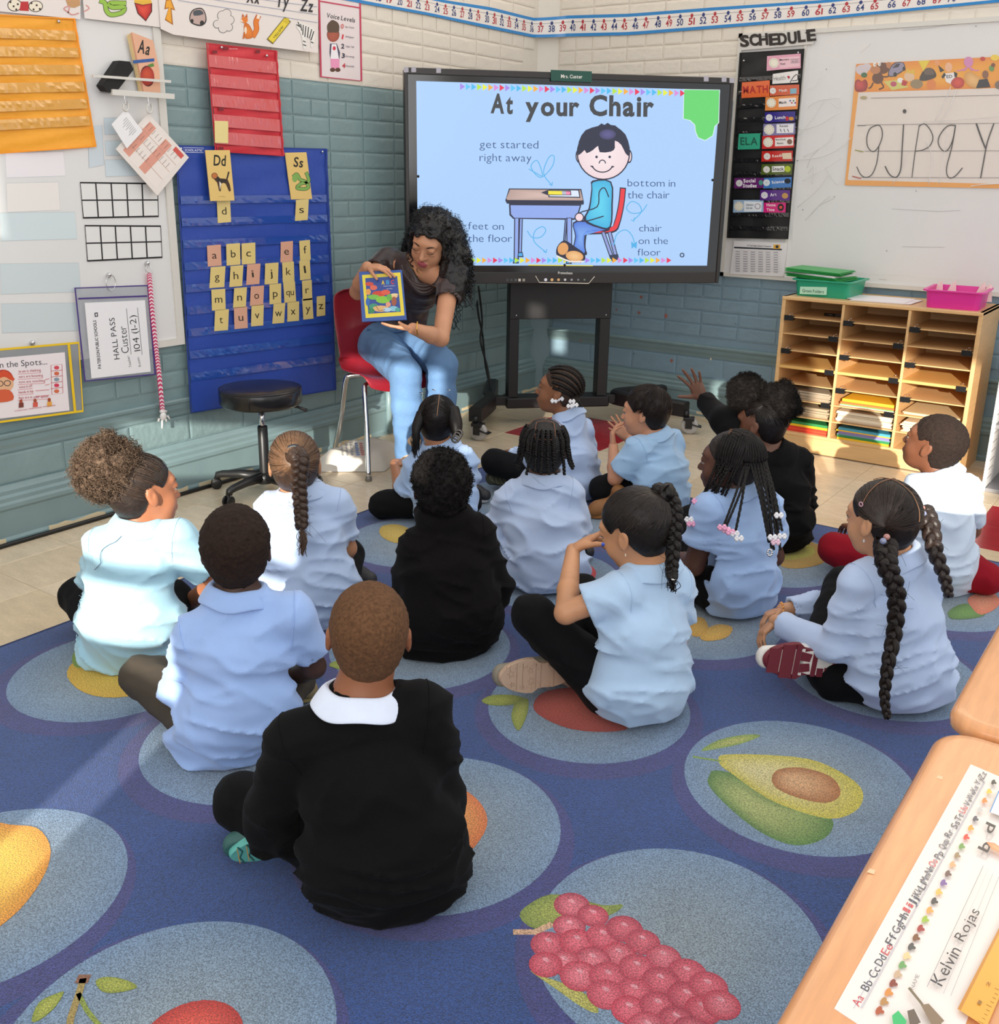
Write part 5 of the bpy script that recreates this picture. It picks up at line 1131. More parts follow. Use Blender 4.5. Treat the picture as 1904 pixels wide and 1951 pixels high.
for x, z in ((-.11, 0), (-.05, .006), (.08, .01), (.11, 0)):
    w.add([tuple(Mp @ Vector(v)) for v in ((x-.03, .10, .02), (x+.03, .11, .02), (x+.02, .10, .105+z), (x, .12, .10))], [(0, 1, 2, 3)], 'f2dcd4')
w.build('paper_scraps', PRINT(), pk_, kind='stuff')
for k, (dx, dy, an) in enumerate(((0, 0, .08), (.02, .012, -.03), (-.015, .02, .02))):
    M = Matrix.Translation((-1.36+dx, 5.20+dy, SZ+.001+k*.002)) @ Matrix.Rotation(an, 4, 'Z')
    tag(Msh().box((-.14, -.108, 0), (.14, .108, .0015), 'f0e8e8', M).build('paper_sheet', PRINT()), ('lowest white sheet on the shelf between the bins', 'middle white sheet on the shelf between the bins', 'topmost white sheet on the shelf between the bins')[k], 'paper', 'loose sheets on the shelf')
a, b = PG(1613, 569), PG(1637, 562)
pn = thing('pencil', 'yellow pencil lying on the shelf beside the green bin', 'pencil', tuple(a)); Msh().tube([a+np.array([0, 0, .004]), b+np.array([0, 0, .004])], .0038, 6, 'e8b030').build('barrel', PRINT(), pn)
# ---- grey cube bookcase at the right edge
bc = thing('display_bookcase', 'grey bookcase wrapped in white brick-pattern paper, right edge of the photo', 'bookcase', (-.5, 5.0, 0))
gx = -.735
Msh().box((gx, 4.90, 0), (gx+.016, 5.28, .62)).build('side_panel', mat('white_brick_paper', 'e8e4e0', .5), bc)
w = Msh(); 
for k in range(14): w.box((gx-.001, 4.899, .02+k*.043), (gx+.0175, 5.0, .0215+k*.043), '5a5a60')
w.build('brick_lines', PRINT(), bc)
gm = mat('grey_laminate', '8e8c8e', .3, noise=.04)
for z in (.0, .30, .60): Msh().bbox((gx+.016, 4.905, z), (0.2, 5.28, z+.018), .002).build('shelf', gm, bc)
Msh().box((gx+.016, 5.27, .0), (.2, 5.285, .62)).build('back_panel', gm, bc)
# ================================================================== DESKS
oak = mat('oak_laminate', 'e0a06c', .22, noise=.10, nscale=6, stretch=(14, 1.6, 1), coat=.3, det=4)
def desk(name, lb, x0, x1, y0, y1, z, rc=.055):
    root = thing(name, lb, 'desk', ((x0+x1)/2, (y0+y1)/2, 0), 'student desks along the right of the rug')
    w = Msh(); out = []
    for sx, sy, a0 in ((x1-rc, y1-rc, 0), (x0+rc, y1-rc, 90), (x0+rc, y0+rc, 180), (x1-rc, y0+rc, 270)):
        for k in range(9):
            a = radians(a0+90*k/8); out.append((sx, sy, cos(a), sin(a)))
    prof = [(-.035, 0), (-.012, -.03) , (-.004, -.027), (0, -.017), (-.001, -.010), (-.006, -.004), (-.014, -.0008), (-.022, 0)]
    prof = [(-.03, -.03), (-.006, -.03), (-.001, -.026), (0, -.016), (-.0015, -.009), (-.006, -.003), (-.012, -.0006), (-.02, 0)]
    V = []; n = len(out)
    for d, dz in prof:
        for sx, sy, c, s in out: V.append((sx+(rc+d)*c, sy+(rc+d)*s, z+dz))
    Fc = [(i*n+k, i*n+(k+1) % n, (i+1)*n+(k+1) % n, (i+1)*n+k) for i in range(len(prof)-1) for k in range(n)]+[tuple(range(n))[::-1], tuple(range((len(prof)-1)*n, len(prof)*n))]
    w.add(V, Fc, 'ffffff', True); o = w.build('desktop', oak, root)
    for i in (-1, -2): o.data.polygons[i].use_smooth = False
    Msh().bbox((x0+.06, y0+.05, z-.14), (x1-.06, y1-.05, z-.03), .004).build('book_box', mat('grey_steel', '8a8c90', .4), root)
    for sx in (x0+.09, x1-.09):
        for sy in (y0+.08, y1-.08): Msh().tube([(sx, sy, z-.1), (sx, sy, .018)], .014, 10).tube([(sx, sy, .02), (sx, sy, .0105)], .018, 10).build('leg', chrome, root)
    return root
DZ = .62
x_l = onz(1600, 1722, DZ)[0]; y_f = onz(1880, 1403, DZ)[1]; y_n = onz(1875, 1388, DZ)[1]
d1 = desk('student_desk', 'near student desk with a name strip taped on its oak top', x_l, x_l+.61, y_f-.82, y_f-.0, DZ)
d2 = desk('student_desk', 'far student desk, bare oak top, touching the near desk', x_l+.0, x_l+.61, y_f+.012, y_f+.70, DZ+.004)
PD1 = Pl((0, 0, DZ), (1, 0, 0), (0, 1, 0), (0, 0, 1))
ns = thing('name_strip', 'laminated desk name strip with alphabet row and a handwritten name', 'name strip', PD1.w(*PD1.px(1600, 1915)))
g0, g1_ = PD1.px(1850, 1456), PD1.px(1590, 1921)
quadcard(PD1, [(1850, 1456), (2000, 1520), (1800, 2060), (1590, 1921)], 'efe4dc', .0008, 'strip', GLOSSPRINT(), ns)
A = Art(PD1, .0010)
pairs = ['Aa', 'Bb', 'Cc', 'Dd', 'Ee', 'Ff', 'Gg', 'Hh', 'Ii', 'Jj', 'Kk', 'Ll', 'Mm', 'Nn', 'Oo', 'Pp', 'Quqv'[:3]+'u', 'Rr', 'Ss', 'Tt', 'Uu', 'Vv', 'Ww', 'Xx', 'Yy', 'Zz']
pairs[16] = 'Ququ'
# baseline of the alphabet row, letter starts measured along it
base = [(1636, 1920), (1653, 1891), (1667, 1866), (1679, 1843), (1691, 1822), (1699, 1803), (1711, 1781), (1721, 1762), (1732, 1741), (1741, 1727), (1751, 1710), (1760, 1697), (1765, 1684), (1773, 1668), (1780, 1654), (1791, 1639), (1799, 1620), (1810, 1598), (1822, 1581), (1829, 1567), (1837, 1552), (1846, 1538), (1851, 1526), (1858, 1513), (1866, 1498), (1873, 1487)]
dv = np.array([.58, -1.0])
for k, (pr, (x, y)) in enumerate(zip(pairs, base)):
    L_ = (23 if k < 10 else 16)*(1.35 if k == 16 else (1.15 if k in (12, 22) else .85 if k in (8, 9, 11) else 1)); p0 = (x+1, y-1); dd = dv/np.linalg.norm(dv)*L_*.9
    A.T(pr, p0, (p0[0]+dd[0], p0[1]+dd[1]), 18-k*.2, 'd04a50' if k in (0, 4, 8, 14, 20) else '3a4250', 0)
for off in (0, -13, 3):
    A.S([(1640+off, 1921), (1876+off*.7, 1488)], .8, '9aa0b4')
for k, c in enumerate(('b0542c', 'b8874a', 'd88a3a', '8a3a28', 'c8a888', '6aa05a', 'e0c890', '4a4a4a', '7a4a22', 'a02a28', '9ab83a', 'e0a050', '3a3a3e', 'e8b858', '7a5a9a', '6a5048', 'd8a878', '9a8060', '6a9a4a', 'd83a2a', 'f0a030', '4a4a5a', 'c8c4c0', 'e8802c', 'e0c040', '2a2a2c')):
    t = k/25; x = 1675+(1893-1675)*t; y = 1925+(1490-1925)*t; s_ = 9-3.5*t
    A.E((x, y), s_, s_*.62, c, rot=-60, n=10); A.E((x+s_*.7, y+s_*.3), s_*.5, s_*.4, c, rot=20, n=8)
A.T('NAME', (1741, 1886), (1753, 1858), 8, '8a8684', 0)
A.T('Kelvin', (1795, 1880), (1833, 1812), 27, '2e2c34', 0); A.T('Rojas', (1836, 1795), (1868, 1737), 22, '2e2c34', 0)
for x0, y0, x1, y1, c in ((1767, 1880, 1874, 1650, '8a8488'), (1798, 1893, 1892, 1665, 'b8b2b0'), (1812, 1897, 1904, 1670, 'a8a2a2'), (1780, 1886, 1884, 1655, 'd0cac6')): A.S([(x0, y0), (x1, y1)], 1, c)
A.P([(1825, 1922), (1944, 1690), (1990, 1700), (1880, 1958)], 'eaa83a'); A.P([(1825, 1922), (1944, 1690), (1948, 1691), (1831, 1925)], 'c8842a')
for k in range(16):
    t = k/15; A.S([(1874+t*60, 1950-t*118), (1868+t*60-(4 if k % 4 == 0 else 0), 1947-t*118-(2 if k % 4 == 0 else 0))], .8, '9a6a20')
A.T('1', (1868, 1915), (1872, 1908), 7, '9a6a20'); A.T('2', (1884, 1880), (1889, 1872), 7, '9a6a20')
A.P([(1886, 1547), (1904, 1505), (1960, 1530), (1960, 1575)], 'f0eeee'); A.S([(1887, 1547), (1904, 1507)], 2, '3a8ac8'); A.T('b', (1882, 1625), (1890, 1608), 22, '2c2a30', 1); A.T('d', (1890, 1590), (1898, 1573), 20, '2c2a30', 1); A.G([(1880, 1604), (1895, 1606), (1915, 1620), (1930, 1640), (1900, 1622), (1890, 1618)], (1900, 1615), 'd88a5a', 'f0b080')
A.S([(1733, 1883), (1755, 1910), (1766, 1925), (1800, 1960)], 5, '7a6a50', 3); A.P([(1755, 1915), (1770, 1912), (1800, 1945), (1780, 1960)], '8a7258')
A.P([(1700, 1935), (1712, 1925), (1728, 1945), (1722, 1965), (1704, 1962)], '3ab86a'); A.P([(1729, 1926), (1742, 1922), (1755, 1948), (1735, 1958)], '6a5a4a')
A.build('print', GLOSSPRINT(), ns)
for x, y, k in ((1791, 1482, 0), (1661, 1661, 1)):
    p = PD1.px(x, y); tag(Msh().slab(PD1, [(p[0]-.004, p[1]-.004), (p[0]+.004, p[1]-.003), (p[0]+.003, p[1]+.005), (p[0]-.003, p[1]+.004)], .0, .0006, 'ecc8a0').build('tape_scrap', PRINT()), ('small pale tape scrap near the corner of the near desk', 'small pale tape scrap halfway down the near desk edge')[k], 'tape')
# ================================================================== RUG
rug = thing('rug', 'blue classroom rug printed with fruit on pale circles', 'rug', (-.7, 1.9, 0))
X0, X1, Y0, Y1 = -2.755, 1.5, -.6, 3.94
Msh().slab(PFL, [(X0, Y0), (X1, Y0), (X1, Y1), (X0, Y1)], .0, .008, '20427f').build('pile', mat('rug_pile', attr=True, rough=.95, bump=.003, bscale=420, speck=.5, sscale=330, noise=.08, nscale=7, sheen=.3), rug)
Msh().slab(PFL, [(X0-.012, Y0), (X0, Y0), (X0, Y1+.012), (X0-.012, Y1+.012)], 0, .0075, '1e2c4c').slab(PFL, [(X0, Y1), (X1, Y1), (X1, Y1+.012), (X0, Y1+.012)], 0, .0075, '1e2c4c').build('bound_edge', mat('rug_edge', '22335c', .8), rug)
RP = PFL.up(.0080)
RM = mat('rug_pile')
def carc(A, cx, cy, r, a0, a1, w_, c, ox=0, oy=0): A.stroke(RP, [(cx+ox+r*cos(t), cy+oy+r*sin(t)) for t in np.linspace(a0, a1, 40)], w_, c, A.d)
A = Art(RP, .0001, 1.2e-5)
def uvE(c0, ru, rv, c, rot=0, ci=None, n=28): A.d += A.step; A.ell(RP, c0, ru, rv, c, A.d, n, radians(rot), ci)
def uvG(pts, c0, c, ci, sm=4): A.d += A.step; A.grad(RP, [tuple(p) for p in spline(pts, sm, True)], c0, c, ci, A.d)
cxs = [-2.36, -1.77, -1.18, -.60, -.02, .56]; cys = [.06, .75, 1.45, 2.10, 2.78, 3.46]
_st = A.step; A.step = 4e-6
for cx in cxs:
    for cy in cys:
        uvE((cx+.016, cy-.030), .300, .310, '3a3d78', 0, '3a4080', 48)
A.d += .00005; A.step = 2e-6
for cx in cxs:
    for cy in cys:
        uvE((cx, cy), .268, .278, '6f8aa8', 0, '85939c', 56)
A.step = _st
# measured centres for the circles in view
def fx(x, y, z=.008): return tuple(onz(x, y, z)[:2])
def PX(pts): return [fx(*p) for p in pts]
def shp(pts, c0, c, ci, sm=3): uvG(PX(pts), fx(*c0), c, ci, sm)
# avocado
shp([(1352, 1478), (1362, 1468), (1410, 1478), (1460, 1512), (1530, 1545), (1585, 1560), (1580, 1590), (1545, 1608), (1500, 1608), (1440, 1580), (1380, 1530), (1350, 1495)], (1430, 1530), '4f7a34', 'a9b06a')
shp([(1369, 1445), (1382, 1438), (1450, 1438), (1540, 1446), (1600, 1470), (1640, 1500), (1643, 1530), (1620, 1552), (1580, 1560), (1520, 1545), (1460, 1520), (1400, 1478), (1375, 1460)], (1440, 1470), 'c2b53e', 'd4c88e')
shp([(1471, 1482), (1485, 1466), (1530, 1463), (1580, 1478), (1600, 1500), (1598, 1520), (1570, 1530), (1520, 1520), (1480, 1502)], (1510, 1486), 'a5642a', 'd8a878')
shp([(1336, 1430), (1370, 1410), (1420, 1400), (1450, 1402), (1410, 1418), (1360, 1428)], (1400, 1412), '7d9a3c', 'b0b060'); A.stroke(RP, PX([(1322, 1442), (1345, 1446), (1372, 1450)]), .008, '7d9a3c', A.d)
# grapes
shp([(990, 1745), (1010, 1722), (1050, 1704), (1100, 1712), (1150, 1725), (1188, 1724), (1160, 1745), (1080, 1760), (1020, 1770)], (1070, 1735), '75863a', 'a0a850')
shp([(1010, 1850), (1040, 1862), (1090, 1880), (1130, 1905), (1140, 1930), (1110, 1920), (1060, 1885)], (1075, 1885), 'a8a850', 'b8b060'); A.stroke(RP, PX([(982, 1776), (1020, 1776), (1050, 1762)]), .014, 'c8a080', A.d)
gp = [(1090, 1725), (1130, 1745), (1085, 1765), (1045, 1800), (1100, 1795), (1150, 1785), (1190, 1770), (1225, 1795), (1180, 1820), (1130, 1830), (1075, 1835), (1040, 1838), (1105, 1860), (1160, 1862), (1215, 1845), (1265, 1825), (1310, 1855), (1260, 1870), (1210, 1890), (1155, 1895), (1200, 1925), (1255, 1918), (1310, 1900), (1350, 1880), (1340, 1925), (1290, 1945), (1375, 1915), (1235, 1960), (1320, 1970)]
gr_rng = random.Random(2)
for x, y in gp:
    p = fx(x, y); rr = .032+gr_rng.uniform(-.002, .004); uvE(p, rr, rr, gr_rng.choice(('a83048', 'b43a50', 'b8324a')), 0, gr_rng.choice(('e07a88', 'd86878')), 20); uvE((p[0]-.006, p[1]+.010), .008, .005, 'd8808e', 0, 'e4a0aa', 10)
# cherries
shp([(60, 1945), (75, 1910), (110, 1893), (122, 1892), (105, 1920), (75, 1945)], (92, 1918), '85922e', 'a8ac48'); shp([(182, 1870), (205, 1862), (240, 1868), (262, 1882), (225, 1892), (195, 1890)], (222, 1877), '8a9430', 'aab04a')
A.stroke(RP, PX([(158, 1868), (150, 1895), (135, 1940), (128, 1990)]), .012, 'a08a4a', A.d); A.stroke(RP, PX([(150, 1895), (165, 1925), (185, 1950), (230, 1990)]), .008, '8a9a3a', A.d); A.stroke(RP, PX([(153, 1866), (164, 1866)]), .02, '8a5a40', A.d)
uvE(fx(362, 1985), .082, .088, 'b02a24', 0, 'e05a48')
# mango / orange fruit at left
shp([(-160, 1600), (-60, 1562), (20, 1572), (70, 1578), (95, 1610), (92, 1650), (65, 1700), (20, 1750), (-60, 1800), (-160, 1800)], (-20, 1650), 'e0922a', 'f2c84a')
# lemon under the girl with the puff
shp([(128, 1290), (140, 1262), (180, 1245), (260, 1250), (300, 1285), (290, 1315), (220, 1330), (160, 1320)], (200, 1285), 'd6a81c', 'dcb62c'); shp([(138, 1250), (155, 1232), (190, 1240), (200, 1262), (160, 1272), (142, 1270)], (165, 1252), '7a9a2c', '8aa838')
# orange halves
shp([(332, 1400), (360, 1390), (430, 1410), (445, 1450), (420, 1468), (380, 1462), (345, 1435)], (385, 1425), 'd08c34', 'dc9c48')
shp([(855, 1500), (880, 1502), (915, 1530), (929, 1565), (915, 1600), (880, 1628), (800, 1600), (800, 1530)], (840, 1560), 'd8743c', 'e8a85a'); shp([(840, 1510), (868, 1520), (880, 1560), (870, 1600), (820, 1600), (800, 1540)], (840, 1560), 'e8b04c', 'f0d080')
# tomato and leaves
shp([(1016, 1345), (1040, 1318), (1110, 1312), (1170, 1350), (1200, 1385), (1160, 1395), (1090, 1390), (1035, 1368)], (1090, 1345), 'a8301e', 'c8503a')
shp([(918, 1335), (940, 1325), (985, 1326), (1005, 1338), (960, 1345), (930, 1343)], (960, 1334), '83902c', 'a0a840'); shp([(975, 1360), (985, 1335), (1006, 1332), (1005, 1360), (990, 1392), (978, 1380)], (990, 1358), '83902c', 'a8ac48')
# melon slices, bananas, plums further back
shp([(725, 1020), (728, 1003), (760, 1000), (790, 1015), (790, 1035), (750, 1034)], (758, 1018), 'c8a430', 'd8b84c')
shp([(1490, 1060), (1500, 1035), (1530, 1028), (1572, 1046), (1575, 1070), (1530, 1083), (1490, 1080)], (1525, 1060), 'b48a34', 'c09a40'); shp([(1490, 1050), (1510, 1032), (1545, 1040), (1552, 1056), (1520, 1066), (1490, 1066)], (1520, 1050), 'b8b03c', 'c8bc48')
shp([(1316, 1180), (1340, 1178), (1350, 1200), (1330, 1214), (1312, 1205)], (1330, 1195), 'c8962c', 'd8a83c'); shp([(1345, 1200), (1370, 1190), (1396, 1196), (1385, 1215), (1350, 1222), (1334, 1216)], (1365, 1206), 'cc9a30', 'dcae44')
shp([(1808, 1165), (1840, 1150), (1878, 1168), (1860, 1178), (1815, 1180)], (1845, 1167), '4f7a2c', '6a9a3a'); shp([(1845, 1140), (1880, 1125), (1903, 1140), (1900, 1158), (1870, 1172), (1852, 1158)], (1875, 1148), 'd8704c', 'e08a60')
shp([(1105, 1100), (1110, 1078), (1125, 1078), (1136, 1090), (1130, 1104)], (1118, 1092), 'c8303c', 'd84a50')
shp([(628, 1270), (650, 1258), (700, 1270), (690, 1285)], (660, 1270), '83902c', 'a0a840')
A.build('fruit_print', RM, rug, label='pale circles and fruit woven into the blue pile')
# ================================================================== STOOL
sx, sy = -3.30, 2.86
stl = thing('rolling_stool', 'black round padded stool on a five-arm wheeled base by the blue chart', 'stool', (sx, sy, 0))
vin = mat('black_vinyl', '161416', .3, bump=.0008, bscale=40, coat=.2); bp_ = mat('black_nylon_base', '1a1a1b', .4)
zs = .40; R0 = .175
Msh().lathe([(.0, zs), (R0-.01, zs+.002), (R0, zs+.012), (R0+.002, zs+.065), (R0-.003, zs+.074), (R0-.012, zs+.078), (R0-.05, zs+.082), (0, zs+.082)], (sx, sy, 0), 40).build('seat_cushion', vin, stl)
Msh().tube([(sx+(R0-.001)*cos(t), sy+(R0-.001)*sin(t), zs+.073) for t in np.linspace(0, 2*pi, 41)], .003, 6, caps=False).tube([(sx+(R0+.002)*cos(-1.0), sy+(R0+.002)*sin(-1.0), zs+.005), (sx+(R0+.003)*cos(-1.0), sy+(R0+.003)*sin(-1.0), zs+.072)], .0018, 6).build('piping', vin, stl)
Msh().tube([(sx, sy, .25), (sx, sy, zs)], .0125, 14).build('gas_rod', chrome, stl); Msh().lathe([(.026, .07), (.0225, .10), (.0215, .30), (.019, .305), (0, .305)], (sx, sy, 0), 20).build('column', bp_, stl)
Msh().bbox((sx-.07, sy-.05, zs-.012), (sx+.07, sy+.05, zs), .003).build('seat_plate', bp_, stl)
Msh().tube([(sx+.04, sy+.06, zs-.008), (sx+.10, sy+.12, zs-.018), (sx+.13, sy+.145, zs-.035)], [.005, .006, .009], 8).build('lever', bp_, stl)
Msh().lathe([(.045, .05), (.045, .085), (.03, .095), (0, .095)], (sx, sy, 0), 20).build('hub', bp_, stl)
for k in range(5):
    a = radians(-83+72*k); ca, sa = cos(a), sin(a); w = Msh()
    P_ = [(sx+ca*r_, sy+sa*r_, z) for r_, z in ((.03, .075), (.12, .078), (.2, .072), (.225, .066), (.23, .05))]
    w.tube(P_, [.024, .020, .017, .016, .014], 8); w.build('arm', bp_, stl)
    cx, cy = sx+ca*.235, sy+sa*.235; c = Msh()
    M = Matrix.Translation((cx, cy, .024)) @ Matrix.Rotation(a+.9*k, 4, 'Z') @ Matrix.Rotation(pi/2, 4, 'X')
    for dz in (-.017, .009): c.lathe([(0, dz), (.021, dz), (.024, dz+.002), (.024, dz+.006), (.021, dz+.008), (0, dz+.008)], (0, 0, 0), 16, M=M)
    c.tube([(cx, cy, .022), (cx, cy, .055)], .008, 8); c.build('caster', bp_, stl)
# ================================================================== TEACHER'S CHAIR
ch = thing('school_chair', 'dark red plastic school chair with chrome legs', 'chair', (-3.12, 3.60, 0))
shell = mat('red_plastic_shell', '8e1f2a', .28, coat=.25, bump=.0002, bscale=200)
CF = np.array([.52, -.36]); CF = np.array([.90, -.44]); CF /= np.linalg.norm(CF); CR_ = np.array([CF[1]*-1, CF[0]])   # forward, and its left
CO = np.array([-3.20, 3.57])
def cw(r_, f, z): q = CO-CR_*r_+CF*f; return (q[0], q[1], z)
# shell: profile from the front lip over the seat up the back
prof = [(.21, .395, .17), (.20, .435, .19), (.16, .452, .20), (.05, .445, .205), (-.08, .435, .20), (-.15, .45, .19), (-.195, .50, .185), (-.215, .58, .19), (-.235, .68, .195), (-.255, .78, .19), (-.262, .81, .17), (-.263, .825, .13)]
prof = spline(prof, 3); V = []; m = 13
for i, (f_, z, hw_) in enumerate(prof):
    for k in range(m):
        u = -1+2*k/(m-1); dish = .03*(abs(u)**2.5); up = 1 if z < .5 else 0
        V.append(cw(hw_*u, f_+(dish*1.6 if not up else 0), z+(dish if up else 0)))
Fs = [(i*m+k, i*m+k+1, (i+1)*m+k+1, (i+1)*m+k) for i in range(len(prof)-1) for k in range(m-1)]
w = Msh().add(V, Fs, 'ffffff', True); so_ = w.build('seat_shell', shell, ch)
md = so_.modifiers.new('t', 'SOLIDIFY'); md.thickness = .007; md.offset = 0; md2 = so_.modifiers.new('s', 'SUBSURF'); md2.levels = 1; md2.render_levels = 1
legs = [((-.16, .12), (-.21, .26)), ((.16, .12), (.21, .26)), ((-.16, -.12), (-.20, -.24)), ((.16, -.12), (.20, -.24))]
for (a, b), (c, d) in legs:
    P_ = [cw(a*.6, b*.75, .428), cw(a*.95, b*.95, .422), cw(a*1.05, b+.01*(1 if b > 0 else -1), .39), cw((a+c)/2, (b+d)/2, .2), cw(c, d, .012)]
    o = Msh().tube(spline(P_, 5), .0125, 12).build('leg', chrome, ch)
    Msh().lathe([(.014, .0), (.017, .004), (.015, .018), (.0125, .022)], cw(c, d, 0), 12).build('glide', mat('glide_grey', '8a8680', .4, metal=.6), o)
# ================================================================== BAG, PIPE, FLOOR CABLE
bag = thing('paper_bag', 'large white printed paper bag lying flat under the red chair', 'bag', (-3.38, 3.5, 0))
w = Msh(); bc_ = [onz(622, 905, 0), onz(725, 880, 0), onz(760, 845, 0), onz(625, 845, 0)]
P_ = [(-3.36, 3.21), (-3.10, 3.42), (-3.22, 3.72), (-3.50, 3.56)]
n = 12; V = []; hh = .10; rb = np.random.RandomState(3)
for j in range(n+1):
    for i in range(n+1):
        u, v = i/n, j/n; q = (1-v)*((1-u)*np.array(P_[0])+u*np.array(P_[1]))+v*((1-u)*np.array(P_[3])+u*np.array(P_[2]))
        e = min(u, 1-u, v, 1-v); z = hh*(min(1, e*6)**.5)*(.8+.25*rb.rand()*.4+.12*sin(u*7+v*5)); V.append((q[0], q[1], max(z, .002)))
w.add(V, [(j*(n+1)+i, j*(n+1)+i+1, (j+1)*(n+1)+i+1, (j+1)*(n+1)+i) for j in range(n) for i in range(n)], 'ffffff', True)
w.build('sack', mat('white_kraft', 'e4ddd0', .6, bump=.004, bscale=14), bag)
A = Art(Pl((0, 0, hh+.009), (1, 0, 0), (0, 1, 0), (0, 0, 1)), 0)
for k in range(3): A.T(('handle with care', 'keep dry store flat', 'this side is up')[k], (650+k*9, 842), (651+k*8, 866), 5, '7a7a84', 0) if False else A.lines((648+k*9, 842), (652+k*9, 842), (656+k*9, 868), (652+k*9, 868), 9, 1.5, '8a8a94', 1, k)
for k in range(2): A.lines((676+k*9, 843), (682+k*9, 843), (686+k*9, 868), (680+k*9, 868), 7, 2.2, ('6a8ac0', 'c86a60')[k], 1, k+9)
A.build('print', PRINT(), bag)
pp = Msh().tube([(-3.56, 3.98, .012), (-3.56, 3.98, .30)], .018, 12)
tag(pp.build('wall_pipe', TRIM_T), 'short teal painted pipe rising from the floor behind the red chair', 'pipe')
fc_ = [onz(x, y, .008) for x, y in ((-60, 1062), (0, 1036), (100, 1000), (200, 975), (330, 940), (400, 918), (470, 900), (560, 868))]
fc_ = [(max(p[0], XW+.052), p[1], .009) for p in fc_]
tag(Msh().tube(spline(fc_, 5), .009, 8).build('floor_cable', mat('cable_black', '0c0c0c', .4)), 'long black cable lying on the floor along the left wall', 'cable')
# ================================================================== FIGURES: one smooth surface per body, grown from a posed skeleton
f32 = np.float32
def smn(a, b, k):
    h = np.maximum(k-np.abs(a-b), 0)/k; return np.minimum(a, b)-h*h*k*.25
def smx(a, b, k):
    h = np.maximum(k-np.abs(a-b), 0)/k; return np.maximum(a, b)+h*h*k*.25
def unit(v): v = np.array(v, float); return v/(np.linalg.norm(v)+1e-9)
_rs = np.random.RandomState(11); _LAT = _rs.rand(32, 32, 32).astype(f32)
def vnoise(P):
    i = np.floor(P).astype(int); t = (P-i).astype(f32); t = t*t*(3-2*t); i &= 31; j = (i+1) & 31
    x0, y0, z0, x1, y1, z1 = i[..., 0], i[..., 1], i[..., 2], j[..., 0], j[..., 1], j[..., 2]; a, b, c = t[..., 0], t[..., 1], t[..., 2]
    L = _LAT
    return ((L[x0, y0, z0]*(1-a)+L[x1, y0, z0]*a)*(1-b)+(L[x0, y1, z0]*(1-a)+L[x1, y1, z0]*a)*b)*(1-c)+((L[x0, y0, z1]*(1-a)+L[x1, y0, z1]*a)*(1-b)+(L[x0, y1, z1]*(1-a)+L[x1, y1, z1]*a)*b)*c
def lell(x, y, z, c, r):
    q = np.sqrt(((x-c[0])/r[0])**2+((y-c[1])/r[1])**2+((z-c[2])/r[2])**2); return (q-1)*min(r)
def lcone(x, y, z, a, b, ra, rb):
    a = np.array(a, float); b = np.array(b, float); d = b-a; L2 = max(d@d, 1e-9)
    t = np.clip(((x-a[0])*d[0]+(y-a[1])*d[1]+(z-a[2])*d[2])/L2, 0, 1).astype(f32)
    return np.sqrt((x-a[0]-t*d[0])**2+(y-a[1]-t*d[1])**2+(z-a[2]-t*d[2])**2)-(ra+(rb-ra)*t)
